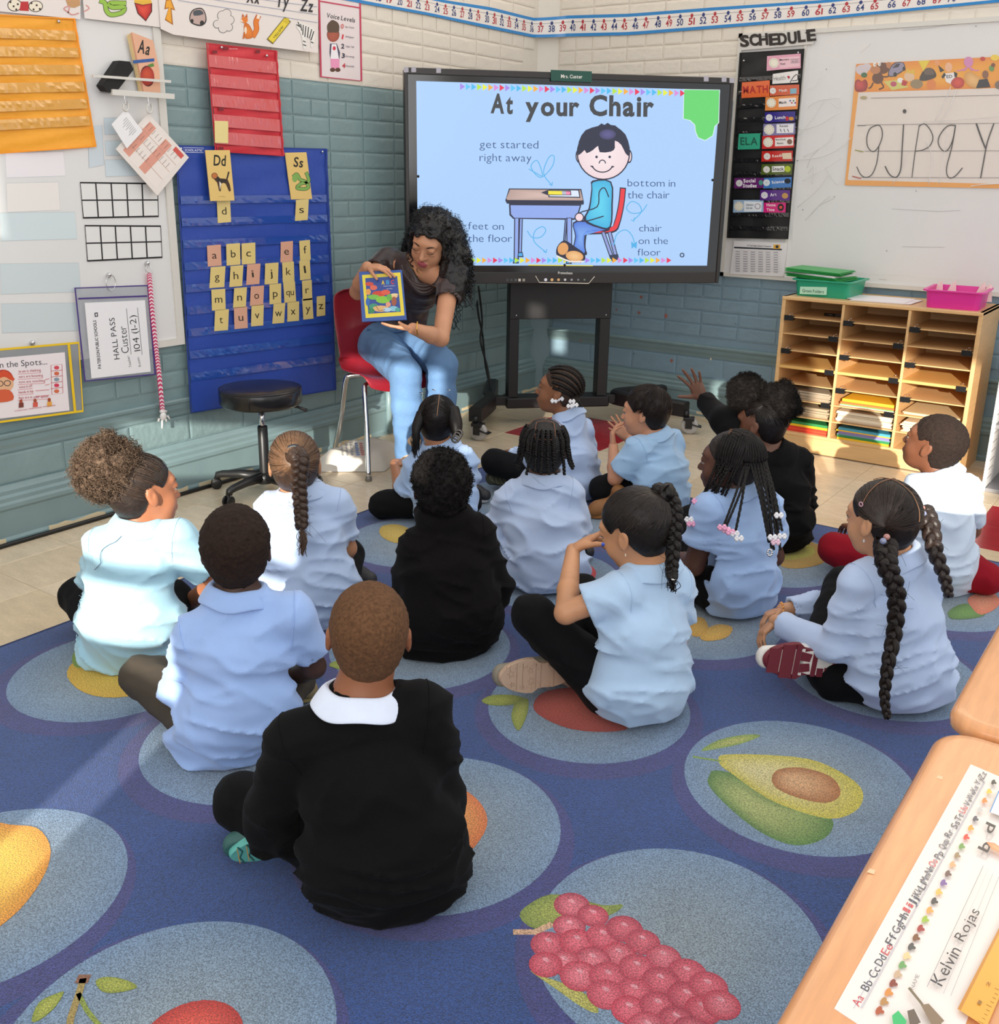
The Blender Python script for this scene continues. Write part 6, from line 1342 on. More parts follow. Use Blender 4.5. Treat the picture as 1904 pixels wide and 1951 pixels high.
class Vox:
    def __init__(s, lo, hi, h):
        s.h = h; s.lo = np.floor(np.array(lo)/h)*h; n = np.ceil((np.array(hi)-s.lo)/h).astype(int)+1
        s.n = n; s.ax = [(s.lo[k]+np.arange(n[k])*h).astype(f32) for k in range(3)]; s.D = np.full(n, .05, f32)
    def sub(s, lo, hi):
        sl = []
        for k in range(3):
            a = int(max(0, np.floor((lo[k]-s.lo[k])/s.h))); b = int(min(s.n[k], np.ceil((hi[k]-s.lo[k])/s.h)+1)); sl.append(slice(a, max(b, a)))
        return tuple(sl), s.ax[0][sl[0]][:, None, None], s.ax[1][sl[1]][None, :, None], s.ax[2][sl[2]][None, None, :]
    def put(s, sl, d, k, op):
        D = s.D[sl]
        if D.size == 0: return
        s.D[sl] = smn(D, d, k) if op == 'u' else (smx(D, -d, k) if op == 's' else smx(D, d, k))
    def cone(s, a, b, ra, rb, k=.012, ws=None, side=None, op='u'):
        a = np.array(a, float); b = np.array(b, float); w = ws or 1; m = max(ra, rb)*w+k+2*s.h
        sl, X, Y, Z = s.sub(np.minimum(a, b)-m, np.maximum(a, b)+m); d = b-a; L2 = max(d@d, 1e-9)
        x, y, z = X-a[0], Y-a[1], Z-a[2]; t = np.clip((x*d[0]+y*d[1]+z*d[2])/L2, 0, 1).astype(f32); r = ra+(rb-ra)*t
        px, py, pz = x-t*d[0], y-t*d[1], z-t*d[2]
        if ws:
            sd_ = unit(side); q = (px*sd_[0]+py*sd_[1]+pz*sd_[2])*(1/ws-1); px = px+q*sd_[0]; py = py+q*sd_[1]; pz = pz+q*sd_[2]
        s.put(sl, np.sqrt(px*px+py*py+pz*pz)-r, k, op)
    def local(s, c, R, ext, f, k=.012, op='u'):
        e = np.array([ext]*3) if np.isscalar(ext) else np.array(ext); sl, X, Y, Z = s.sub(c-e, c+e); x, y, z = X-c[0], Y-c[1], Z-c[2]
        s.put(sl, f(*[x*R[0, i]+y*R[1, i]+z*R[2, i] for i in range(3)]), k, op)
    def ell(s, c, r, R=None, k=.012, op='u'):
        R = np.eye(3) if R is None else R; s.local(np.array(c, float), R, max(r)+k+2*s.h, lambda x, y, z: lell(x, y, z, (0, 0, 0), r), k, op)
    def warp(s, f, band=.02):
        I = np.nonzero(np.abs(s.D) < band); P = np.stack([s.ax[k][I[k]] for k in range(3)], -1); s.D[I] += f(P)
    def mesh(s):
        D = s.D; S = D < 0; n = s.n
        c = np.zeros(n-1, np.uint8)
        for i in (0, 1):
            for j in (0, 1):
                for k in (0, 1): c += S[i:n[0]-1+i, j:n[1]-1+j, k:n[2]-1+k]
        act = np.nonzero((c > 0) & (c < 8)); m = len(act[0]); idx = np.full(n-1, -1, np.int32); idx[act] = np.arange(m)
        A = np.stack(act, -1); acc = np.zeros((m, 3), f32); cnt = np.zeros(m, f32)
        for ax in range(3):
            o1, o2 = [q for q in range(3) if q != ax]
            for u in (0, 1):
                for v in (0, 1):
                    p = A.copy(); p[:, o1] += u; p[:, o2] += v; q = p.copy(); q[:, ax] += 1
                    d0 = D[p[:, 0], p[:, 1], p[:, 2]]; d1 = D[q[:, 0], q[:, 1], q[:, 2]]; cr = (d0 < 0) != (d1 < 0)
                    t = np.where(cr, d0/np.where(cr, d0-d1, 1), 0); pt = p.astype(f32); pt[:, ax] += t
                    acc += np.where(cr[:, None], pt, 0); cnt += cr
        V = s.lo+(acc/cnt[:, None])*s.h; Q = []
        for ax in range(3):
            o1, o2 = [(1, 2), (2, 0), (0, 1)][ax]; sa = [slice(None)]*3; sb = [slice(None)]*3; sa[ax] = slice(0, -1); sb[ax] = slice(1, None)
            a, b = S[tuple(sa)], S[tuple(sb)]
            for w_, e in ((0, a & ~b), (1, ~a & b)):
                I = np.stack(np.nonzero(e), -1); ok = (I[:, o1] > 0) & (I[:, o2] > 0) & (I[:, o1] < n[o1]-1) & (I[:, o2] < n[o2]-1); I = I[ok]
                q = []
                for u, v in ((1, 1), (0, 1), (0, 0), (1, 0)):
                    J = I.copy(); J[:, o1] -= u; J[:, o2] -= v; q.append(idx[J[:, 0], J[:, 1], J[:, 2]])
                q = np.stack(q, -1); Q.append(q if w_ == 0 else q[:, ::-1])
        Q = np.concatenate(Q); Q = Q[(Q >= 0).all(1)]; return V, Q
def relax(V, Q, it=2, lam=.5):
    e = np.concatenate([Q[:, [0, 1]], Q[:, [1, 2]], Q[:, [2, 3]], Q[:, [3, 0]]]); n = len(V)
    for _ in range(it):
        s = np.zeros_like(V); c = np.bincount(e[:, 0], minlength=n)+np.bincount(e[:, 1], minlength=n)
        for k in range(3): s[:, k] = np.bincount(e[:, 0], V[e[:, 1], k], n)+np.bincount(e[:, 1], V[e[:, 0], k], n)
        V = V+(s/np.maximum(c, 1)[:, None]-V)*lam
    return V
def frame(az, pitch=0, tilt=0):
    """head or body frame: columns right, forward, up; az measured from +y to the left"""
    a, p, t = radians(az), radians(pitch), radians(tilt)
    f = np.array([-sin(a)*cos(p), cos(a)*cos(p), -sin(p)]); r = np.array([cos(a), sin(a), 0]); u = np.cross(r, f)
    return np.stack([cos(t)*r+sin(t)*u, f, -sin(t)*r+cos(t)*u], 1)
def head_sdf(x, y, z, ear=1, fem=0):
    ax = np.abs(x)
    d = lell(x, y, z, (0, -.012, .028), (.070, .087, .078)); d = smn(d, lell(x, y, z, (0, .02, -.018), (.058, .063, .078)), .03)
    d = smn(d, lell(x, y, z, (0, .046, -.070), (.034, .033, .026)), .028); d = smn(d, lell(ax, y, z, (.034, .052, -.030), (.024, .024, .026)), .02)
    d = smn(d, lell(x, y, z, (0, .070, .030), (.044, .014, .014)), .018)
    d = smx(d, -lell(ax, y, z, (.031, .094, .006), (.019, .014, .012)), .012)
    d = smn(d, lcone(x, y, z, (0, .080, .006), (0, .0965, -.024), .006, .0105), .010); d = smn(d, lell(ax, y, z, (.0095, .088, -.027), (.007, .008, .006)), .005)
    d = smn(d, lell(ax, y, z, (.031, .0755, .0125), (.0155, .0125, .0105)), .004); d = smn(d, lell(ax, y, z, (.031, .0745, -.006), (.0145, .0105, .0065)), .004)
    d = smn(d, lell(x, y, z, (0, .0835, -.0485), (.021, .0105, .0052)), .005); d = smn(d, lell(x, y, z, (0, .083, -.0585), (.018, .010, .0058)), .005)
    if ear:
        e = lell(ax, y+(z*.25), z, (.0745, -.008, -.004), (.0075, .0165, .0275)); e = smx(e, -lell(ax, y+z*.2, z, (.0825, -.004, .0), (.0065, .0105, .0185)), .003); e = smn(e, lell(ax, y, z, (.076, -.001, -.006), (.004, .005, .010)), .003); d = smn(d, e, .006)
    return d
HLY = np.array([-.11, -.06, -.035, -.018, -.004, .012, .03, .055, .072, .1], f32); HLZ = np.array([-.080, -.080, -.066, -.03, .03, .026, .012, .040, .060, .066], f32)
def hair_sdf(x, y, z, t, hly=HLY, hlz=HLZ, low=0.0):
    d = lell(x, y, z, (0, -.012, .028), (.070+t, .087+t, .078+t)); d = smn(d, lell(x, y, z, (0, -.028, -.018), (.056+t*.7, .055+t*.7, .056+t*.6)), .02)
    return smx(d, (np.interp(y, hly, hlz).astype(f32)+low-z)*.8, .006)
# ---------------- many thin tubes at once
def tubes(paths, rad, sides=4, closed_ends=False):
    Vs, Fs, n0 = [], [], 0; ang = np.arange(sides)*2*pi/sides
    for k, P in enumerate(paths):
        P = np.asarray(P, float); m = len(P); T = np.gradient(P, axis=0); T /= np.linalg.norm(T, axis=1)[:, None]+1e-9
        ref = np.array([.3, .5, .81]); A = np.cross(T, ref); A /= np.linalg.norm(A, axis=1)[:, None]+1e-9; B = np.cross(T, A)
        r = np.full(m, rad) if np.isscalar(rad) else (np.asarray(rad[k]) if isinstance(rad, list) else np.asarray(rad)); r = np.broadcast_to(r, (m,))
        V = P[:, None, :]+r[:, None, None]*(A[:, None, :]*np.cos(ang)[None, :, None]+B[:, None, :]*np.sin(ang)[None, :, None]); Vs.append(V.reshape(-1, 3))
        i = np.arange(m-1)[:, None]*sides; j = np.arange(sides)[None, :]; j2 = (j+1) % sides
        Fs.append((np.stack([i+j, i+j2, i+sides+j2, i+sides+j], -1).reshape(-1, 4)+n0)); n0 += m*sides
    return np.concatenate(Vs), np.concatenate(Fs)
def curls(C, Nn, n, L, cr, th, seed, turns=2.2, pts=9):
    r = np.random.RandomState(seed); paths = []
    for k in range(n):
        i = r.randint(len(C)); c = C[i]; nn = unit(Nn[i]+r.randn(3)*.35); a = unit(np.cross(nn, r.randn(3))); b = np.cross(nn, a); t = np.linspace(0, 1, pts); ph = r.rand()*6.3; l = L*(.6+.7*r.rand())
        paths.append(c+nn*(t*l-.004)[:, None]+cr*(a*np.cos(ph+t*turns*6.28)[:, None]+b*np.sin(ph+t*turns*6.28)[:, None])*(.5+t)[:, None])
    return tubes(paths, th, 3)
def plait(path, r0, r1, turns, n=90, sides=8, side=None):
    """three strand plait along a path"""
    P = np.array(spline(path, max(2, n//(len(path)-1)))); m = len(P); T = np.gradient(P, axis=0); T /= np.linalg.norm(T, axis=1)[:, None]
    S = np.array(side if side is not None else _r, float); A = S-T*(T@S)[:, None]; A /= np.linalg.norm(A, axis=1)[:, None]; B = np.cross(T, A); t = np.linspace(0, 1, m); rr = r0+(r1-r0)*t; out = []
    for k in range(3):
        ph = 2*pi*turns*t+2*pi*k/3; out.append(P+A*(rr*.62*np.sin(ph))[:, None]+B*(rr*.42*np.sin(2*ph))[:, None])
    return tubes(out, [rr*.56]*3, sides)
def hairmat(c='15100d', rough=.42, bs=1): return mat('hair_'+c+str(bs), c, rough, bump=.0008*bs, bscale=260, noise=.25, nscale=90, spec=(.45 if lin(c)[0] > .02 else .28))
def curlmat(c): return mat('curly_hair_'+c, c, .8, spec=.25, bump=.004, bscale=240, noise=.3, nscale=200, det=4)
def cloth(c, nm='polo'): return mat(nm+'_'+c, c, .85, bump=.0006, bscale=700, sheen=(.3 if lin(c)[2] > .1 else .02), spec=(.4 if lin(c)[2] > .1 else .15), noise=.03, nscale=18)
SKIN = lambda: mat('skin', attr=True, rough=.48, sss=.12, bump=.0003, bscale=420, noise=.03, nscale=40)
def link_np(name, V, Q, m, parent, cols=None, smooth=True, **kw): return link(name, npmesh(name, V, Q, smooth, cols), m, parent, **kw)
DEF = dict(pel=(0, 0, .085), wai=(0, -.012, .19), che=(0, .0, .29), N=(0, .025, .395), Hd=(0, .05, .525), sL=(-.112, .02, .355), sR=(.112, .02, .355), eL=(-.165, .07, .20), eR=(.165, .07, .20), wL=(-.06, .20, .12), wR=(.06, .20, .12),
           hL=(-.065, .03, .082), hR=(.065, .03, .082), kL=(-.23, .19, .095), kR=(.23, .19, .095), aL=(.03, .27, .05), aR=(-.05, .24, .05), tL=(.15, .25, .035), tR=(-.17, .22, .035))
def hand_vox(w, f, n, s, k, curl, spread=.12, thumb=(.5, .85, .1), tcurl=.3, el=None, h=.0028, lens=(1, 1, 1, 1)):
    """palm and five separate bent fingers; w wrist, f along the hand, n out of the palm, s towards the thumb"""
    f = unit(f); n = unit(n-f*(np.dot(n, f))); s = unit(s-f*np.dot(s, f)-n*np.dot(s, n)); L = .20*k
    v = Vox(w-L, w+L, h); back_ = w-f*.05*k if el is None else w+unit(el-w)*.05*k
    v.cone(back_, w, .0235*k, .021*k, .004); offs = (.027, .009, -.009, -.025); ml = (.078, .080, .075, .068); fl = (.040, .045, .041, .032); rr = (.0088, .0092, .0088, .0078)
    for i in range(4):
        kn = w+f*ml[i]*k+s*offs[i]*k; v.cone(w+s*offs[i]*.55*k+f*.008*k, kn, .0125*k, .0105*k, .012*k)
        cu = curl[i] if hasattr(curl, '__len__') else curl; d = unit(f+s*(offs[i]/.027)*spread); p = kn
        for j, (lf, cf) in enumerate(((1, .9), (.62, 1.1), (.5, .8))):
            a = cu*cf; d = unit(d*cos(a)+n*sin(a)); nn = unit(n-d*np.dot(n, d)); q = p+d*fl[i]*lf*k*lens[i]; v.cone(p, q, rr[i]*k*(1-.1*j), rr[i]*k*(.93-.12*j), .0025*k); p = q; n_ = nn
            if j < 2: pass
    b = w+f*.022*k+s*.020*k; d = unit(f*thumb[0]+s*thumb[1]+n*thumb[2]); q = b+d*.036*k; v.cone(b, q, .0145*k, .0105*k, .010*k); d2 = unit(d+f*tcurl+n*tcurl*.6); q2 = q+d2*.030*k; v.cone(q, q2, .0102*k, .0092*k, .003*k); v.cone(q2, q2+unit(d2+n*.2)*.022*k, .0092*k, .0075*k, .003*k); v.tt = q2+unit(d2+n*.2)*.022*k
    v.ell(w+f*.04*k-n*.0*k, (.03*k, .03*k, .012*k), np.stack([s, f, n], 1), .012*k)
    return v
class Body: pass
def person(c):
    B = np.array(onz(*c['base'], .008 if not c.get('adult') else 0.0)); S = c.get('S', 1.0); R = frame(c['az'])
    J = {}
    for n, d in DEF.items():
        d = c.get('loc', {}).get(n, d); p = B+R@(np.array(d)*S); J[n] = p
    for n, o in c.get('px', {}).items():
        z = proj(J[n])[2]+(o[2] if len(o) > 2 else 0); J[n] = at_depth(o[0], o[1], z)
    for n, o in c.get('abs', {}).items(): J[n] = np.array(o, float)
    if not c.get('adult'):
        for n, zt in dict(wL=.095, wR=.095, eL=.075, eR=.075, kL=.068, kR=.068, aL=.055, aR=.055, tL=.045, tR=.045, hL=.08, hR=.08).items():
            if J[n][2] < zt: d_ = J[n]-CAM; J[n] = CAM+d_*((zt-H)/d_[2])
    hR = frame(c.get('haz', c['az']), c.get('hp', 0), c.get('ht', 0)); hs = S*c.get('hs', 1.0)
    o = Body(); o.J = J; o.hR = hR; o.hs = hs; o.S = S; o.B = B; o.c = c; o.root = root = thing('person', c['label'], 'person', tuple(B), c.get('group'))
    if not c.get('group'): root['group'] = 'children sitting on the rug'
    Hd = J['Hd']; N = J['N']; lat = unit(J['sR']-J['sL']); skin = np.array(lin(c['skin'])); h = c.get('h', .0058)
    # ---------------- body
    slv = c.get('slv', .5); slvR = c.get('slvR', slv)
    ids = ['pel', 'che', 'N', 'Hd', 'sL', 'sR', 'eL', 'eR', 'wL', 'wR']+(['kL', 'kR', 'aL', 'aR'] if c.get('legs_in') else [])
    P = np.array([J[i] for i in ids]); v = Vox(P.min(0)-.14*S-.03*(S > 1.2), P.max(0)+.14*S, h)
    gr = c.get('girth', 1)
    v.cone(J['pel'], J['wai'], .062*S, .055*S, ws=1.4, side=lat); v.cone(J['wai'], J['che'], .055*S, .06*S, ws=1.4, side=lat); v.cone(J['che'], N-unit(N-J['che'])*.03*S, .058*S, .04*S, ws=1.35, side=lat); v.cone(J['sL'], J['sR'], .034*S, .034*S, k=.03)
    nr = .0455*S*c.get('nk', 1); hb = Hd+hR@np.array([0, -.018, -.055])*hs; v.cone(N-unit(hb-N)*.02, hb, nr*1.08, nr, k=.022)
    v.cone(N, (J['sL']+N)/2+np.array([0, 0, -.01]), nr*.9, .03*S, k=.03); v.cone(N, (J['sR']+N)/2+np.array([0, 0, -.01]), nr*.9, .03*S, k=.03)
    am = c.get('arm', 1)*S
    for q in 'LR':
        s_, e_, w_ = J['s'+q], J['e'+q], J['w'+q]; m_ = e_+(w_-e_)*.35
        v.cone(s_, e_, .037*am, .0295*am, k=.012); v.cone(e_, m_, .0295*am, .030*am, k=.01); v.cone(m_, w_, .030*am, .0205*am, k=.01)
        for a, b, ra, rb in (('h', 'k', .05, .036), ('k', 'a', .034, .026)):
            if c.get('legs_in'): v.cone(J[a+q], J[b+q], ra*S, rb*S)
    v.local(Hd, hR*1.0, .16*hs, lambda x, y, z: head_sdf(x/hs, y/hs, z/hs, c.get('ear', 1))*hs, k=.012)
    V, Q = v.mesh(); parts = [(V, Q)]
    for q in 'LR':
        hc = dict(c.get('hand'+q, {})); w_, e_ = J['w'+q], J['e'+q]; fd = np.array(hc.get('f', unit(w_-e_)+R@np.array([(.4 if q == 'L' else -.4), .3, -.05])), float)
        nd = np.array(hc.get('n', (0, 0, -1)), float); sd_ = np.array(hc.get('s', R@np.array([1 if q == 'L' else -1, .2, 0])), float)
        hv = hand_vox(w_, fd, nd, sd_, c.get('hk', .74)*S*am/S, hc.get('curl', .45), hc.get('spread', .12), hc.get('thumb', (.55, .8, .1)), hc.get('tc', .3), el=e_, h=c.get('hh', .0036), lens=hc.get('lens', (1, 1, 1, 1)))
        hv.D = np.maximum(hv.D, (.009-hv.ax[2])[None, None, :])
        parts.append(hv.mesh()); setattr(o, 'tt'+q, hv.tt)
    VV, QQ, n0 = [], [], 0
    for V, Q in parts: VV.append(V); QQ.append(Q+n0); n0 += len(V)
    V = np.concatenate(VV); Q = np.concatenate(QQ); L = (V-Hd)@hR/hs; cols = np.tile(skin, (len(V), 1))
    lips = (L[:, 1] > .07) & (np.abs(L[:, 2]+.053) < .0105) & (np.abs(L[:, 0]) < .022-.6*np.abs(L[:, 2]+.053)) & (np.linalg.norm(L, axis=1) < .2)
    cols[lips] = lin(c['lips']) if 'lips' in c else skin*np.array([.95, .62, .62]); br = .86+.28*vnoise(V*14); cols = cols*br[:, None]
    pal = c.get('palm')
    o.body = link_np('body', V, Q, SKIN(), root, cols)
    # ---------------- eyes and brows
    hp = lambda x, y, z: Hd+hR@np.array([x, y, z])*hs
    if c.get('face', 1):
        for sg in (-1, 1):
            if c.get('closed'):
                w = Msh(); w.tube([hp(sg*(.018+.0265*t), .0905-.0035*(t*2-1)**2-.006*t, .0035-.003*sin(pi*t)) for t in np.linspace(0, 1, 7)], .0013*hs, 5); w.build('eyelash', hairmat('0c0908'), root)
            else:
                w = Msh(); ctr = hp(sg*.031, .0742, .0030); w.sph(ctr, .0112*hs, '8c7e72', 14, 10); gaze = unit(hR[:, 1]); w.sph(ctr+gaze*.0048*hs, .0074*hs, '150c08', 10, 8); e = w.build('eye', mat('eye_wet', attr=True, rough=.15, coat=.6), root)
                w = Msh().tube([hp(sg*(.019+.026*t), .0875-.002*(t*2-1)**2-.008*t, .0065+.005*sin(pi*t)) for t in np.linspace(0, 1, 7)], .0012*hs, 5); w.build('eyelash', hairmat('0c0908'), root)
            w = Msh(); w.tube([hp(sg*(.016+.031*t), .0868-.014*t*t, .0235+.006*sin(pi*t*.8)) for t in np.linspace(0, 1, 7)], [.0018*hs, .0024*hs, .0026*hs, .0024*hs, .002*hs, .0015*hs, .0008*hs], 6); w.build('eyebrow', hairmat(c.get('hair', '15100d')), root)
    # ---------------- top
    col = c['top']; fit = c.get('fit', 1.0)*S; P = np.array([J[i] for i in ('pel', 'che', 'N', 'sL', 'sR', 'eL', 'eR')]+([J['wL'], J['wR']] if slv > 1 or slvR > 1 else [])+[B]); v = Vox(P.min(0)-.16*S, P.max(0)+.14*S, c.get('hs_', .0068))
    bt = c.get('bot', 1.0); ws = c.get('ws', 1.42)
    v.cone(J['pel']+np.array([0, 0, -.02*S]), J['wai'], .094*fit*bt, .088*fit*bt, k=.03, ws=ws, side=lat); v.cone(J['wai'], J['che'], .088*fit*bt, .084*fit, k=.03, ws=ws, side=lat); v.cone(J['che'], (J['sL']+J['sR'])/2-unit(N-J['che'])*.02*S, .084*fit, .062*fit, k=.03, ws=1.4, side=lat)
    sh = .047*fit*c.get('shr', 1)
    v.cone(J['sL'], J['sR'], sh, sh, k=.03); nb = N-unit(hb-N)*.012
    for q in 'LR': v.cone(nb, (J['s'+q]*.72+N*.28), nr+.010*S, .040*fit, k=.03)
    v.cone(J['che'], nb, .05*fit, nr+.012*S, k=.03)
    cuts = []
    for q, sl_ in (('L', slv), ('R', slvR)):
        s_, e_, w_ = J['s'+q], J['e'+q], J['w'+q]; sr = c.get('slr', 1)
        if sl_ <= 1:
            end = s_+(e_-s_)*sl_; v.cone(s_, end, .050*am*sr, .047*am*sr, k=.02); cuts.append((end, unit(e_-s_), .042*am))
        else:
            end = e_+(w_-e_)*(sl_-1); v.cone(s_, e_, .052*am*sr, .044*am*sr, k=.02); v.cone(e_, end, .044*am*sr, .032*am*sr, k=.015); cuts.append((end, unit(w_-e_), .026*am))
            if c.get('cuff', 1): v.cone(end-unit(w_-e_)*.018, end, .033*am*sr, .032*am*sr, k=.004)
    if c.get('hood'): v.cone(N+R@np.array([-.05, -.02, .015])*S, N+R@np.array([.05, -.02, .015])*S, .030*S, .030*S, k=.02); v.cone(N+R@np.array([-.055, .02, .02])*S, N+R@np.array([-.03, -.035, .01])*S, .028*S, .028*S, k=.02); v.cone(N+R@np.array([.055, .02, .02])*S, N+R@np.array([.03, -.035, .01])*S, .028*S, .028*S, k=.02)
    up = unit(N-J['pel']); fw = unit(np.cross(up, lat)); M_ = np.stack([lat, fw, up], 1); rs = c.get('seed', 1)*3.7; fold = c.get('fold', 1.0)
    def wr(Pp):
        L = (Pp-J['pel'])@M_; hgt = np.clip(1-L[:, 2]/(.36*S), 0, 1); w1 = vnoise(L*np.array([5, 5, 5])/S+rs)*1.6
        a = vnoise(np.stack([L[:, 0]*7/S+w1+rs, L[:, 1]*6/S, L[:, 2]*26/S+w1*2.2+L[:, 0]*5/S], -1)); b = vnoise(np.stack([L[:, 0]*16/S, L[:, 1]*16/S, L[:, 2]*12/S+rs], -1)); g = vnoise(L*np.array([9, 9, 9])/S+rs+7)
        c2 = vnoise(np.stack([L[:, 0]*9/S+L[:, 2]*8/S+rs, L[:, 1]*5/S, L[:, 2]*15/S-L[:, 0]*7/S+w1], -1)); return (-((1-np.abs(a*2-1))**3)*.015*(.2+.8*hgt)-((1-np.abs(c2*2-1))**4)*.008-(b-.5)*.002-(g-.5)*.006)*S*fold+.004*S
    v.warp(wr, .022)
    for end, dr, rr in cuts:
        a = np.cross(dr, [0.1, .2, 1]); v.local(end+dr*.05, np.stack([unit(a), unit(np.cross(dr, a)), dr], 1), .085*S, lambda x, y, z: np.maximum(-(z+.05), np.maximum(np.sqrt(x*x+y*y)-.075*S, z-.055)), k=.003, op='s')
        v.cone(end-dr*.012, end+dr*.02, rr, rr, k=.003, op='s')
    v.cone(nb+unit(hb-N)*.034, nb+unit(hb-N)*.12, .055*S, .07*S, k=.004, op='s') if not c.get('hood') else None
    if c.get('neckcut'):
        for a, b, r1, r2 in c['neckcut']: v.cone(N+R@np.array(a)*S, N+R@np.array(b)*S, r1, r2, k=.008, op='s')
    v.D = np.maximum(v.D, (.010-v.ax[2])[None, None, :]) if not c.get('adult') else v.D
    if 'hem' in c:
        hz = c['hem']; fx_, fy_ = R[0, 1], R[1, 1]; pz = J['pel']; v.D = smx(v.D, (hz+np.minimum(c.get('hcap', .06), np.maximum(0, (v.ax[0][:, None, None]-pz[0])*fx_+(v.ax[1][None, :, None]-pz[1])*fy_)*c.get('hslope', .5))-v.ax[2][None, None, :]).astype(f32), .012)
    V, Q = v.mesh(); o.shirt = link_np(c.get('topname', 'polo_shirt'), V, Q, c.get('topmat') or cloth(col), root, label=c.get('toplabel')); o.latM = M_; o.sV = V
    def surf(p0, d, rmax=.14*S):
        rr_ = np.arange(.015*S, rmax, .0015); pts = p0+d*rr_[:, None]; ii = np.clip(((pts-v.lo)/v.h), 0, np.array(v.n)-1.01); i0 = ii.astype(int); fr = ii-i0; val = np.zeros(len(pts))
        for a_ in (0, 1):
            for b_ in (0, 1):
                for c_ in (0, 1): val += v.D[i0[:, 0]+a_, i0[:, 1]+b_, i0[:, 2]+c_]*np.abs(1-a_-fr[:, 0])*np.abs(1-b_-fr[:, 1])*np.abs(1-c_-fr[:, 2])
        k = np.argmax(val > 0); return p0+d*rr_[k] if val[k] > 0 else None
    seams = []
    def ringseam(p0, ax_):
        a_ = unit(np.cross(ax_, [.2, .1, 1])); b_ = np.cross(ax_, a_); cur = []
        for t in np.linspace(0, 2*pi, 49):
            q_ = surf(p0, a_*cos(t)+b_*sin(t), .085*S)
            if q_ is None or (cur and np.linalg.norm(q_-cur[-1]) > .018*S):
                if len(cur) > 4: seams.append(np.array(cur))
                cur = [] if q_ is None else [q_]
            else: cur.append(q_)
        if len(cur) > 4: seams.append(np.array(cur))
    if not c.get('adult'):
        for q, sl_ in (('L', slv), ('R', slvR)):
            s_, e_, w_ = J['s'+q], J['e'+q], J['w'+q]; sg = -1 if q == 'L' else 1; ringseam(s_+lat*sg*.004*S, unit(unit(e_-s_)*.35+lat*sg))
            if sl_ <= 1: ringseam(s_+(e_-s_)*sl_-unit(e_-s_)*.026*S, unit(e_-s_))
        if seams: sv, sq = tubes(seams, .0013*S, 5); link_np('seam', sv, sq, c.get('topmat') or cloth(col), o.shirt)
    # ---------------- collar
    if c.get('collar', 1) and c['collar'] is not None if 'collar' in c else True:
        cc = c.get('collar', 1); cc = col if cc == 1 else cc
        ax_ = unit(unit(hb-N)*.6+up*.4); la = unit(lat-ax_*np.dot(lat, ax_)); fo = np.cross(ax_, la); V = []; n = 40; pr = [(.004, -.012), (.003, .012), (.006, .024), (.012, .025), (.019, .013), (.028, -.004), (.033, -.016)]
        for i in range(n):
            t = -pi/2+.32+(2*pi-.64)*i/(n-1)
            t2 = t+pi  # opening at the front
            t2 = pi/2+.25+(2*pi-.5)*i/(n-1); dx, dy = cos(t2), sin(t2)
            drop = .016*max(0, dy)+.004*sin(i*.7+rs)
            for r_, z_ in pr:
                rr = (nr+r_*S*1.08); V.append(N+la*dx*rr*1.10+fo*dy*rr+ax_*(z_*S*1.0+.006*S-drop*S*(1 if r_ > .02 else .4)))
        m_ = len(pr); Fc = [(i*m_+k, (i+1)*m_+k, (i+1)*m_+k+1, i*m_+k+1) for i in range(n-1) for k in range(m_-1)]
        co = link('collar', npmesh('collar', V, [tuple(f) for f in Fc]), cloth(cc, 'ribbed_collar'), root); md = co.modifiers.new('t', 'SOLIDIFY'); md.thickness = .0035; md.offset = 0; md = co.modifiers.new('s', 'SUBSURF'); md.levels = 1; md.render_levels = 1
    # ---------------- trousers
    P = np.array([J[i] for i in ('hL', 'hR', 'kL', 'kR', 'aL', 'aR', 'pel')]); v = Vox(P.min(0)-.11*S, P.max(0)+.11*S, .0078); lg = c.get('leg', 1)*S
    v.cone(J['hL'], J['hR'], .076*lg, .076*lg, k=.03); v.cone(J['pel'], J['wai'], .075*lg, .062*lg, ws=1.35, side=lat)
    for q in 'LR':
        h_, k_, a_ = J['h'+q], J['k'+q], J['a'+q]; v.cone(h_, k_, .072*lg, .052*lg, k=.02); v.cone(k_, k_+(a_-k_)*.35, .052*lg, .05*lg, k=.012); v.cone(k_+(a_-k_)*.35, a_, .05*lg, c.get('ank', .038)*lg, k=.012)
    def wr2(Pp):
        a = vnoise(Pp*np.array([24, 24, 24])/S+rs); b = vnoise(Pp*np.array([11, 11, 30])/S+rs+3); return (-(1-np.abs(a*2-1))*.005-(1-np.abs(b*2-1))*.006)*S+.003
    v.warp(wr2, .02)
    if not c.get('adult'): v.D = np.maximum(v.D, (.0095-v.ax[2])[None, None, :])
    V, Q = v.mesh(); o.trs = link_np('trousers', V, Q, c.get('legmat') or cloth(c.get('legs', '121215'), 'trousers'), root)
    # ---------------- shoes
    for q in 'LR':
        sh_ = c.get('shoe'+q, c.get('shoe', ('2a2a2e', 'e8e4e0')))
        if sh_ is None: continue
        a_, t_ = J['a'+q], J['t'+q]; shoe(o, a_, t_, c.get('sole'+q, (0, 0, -1)), sh_, S, c.get('shoelabel'+q), c.get('tread'+q), c.get('shoelen', .185), c.get('shoew', .036))
    return o
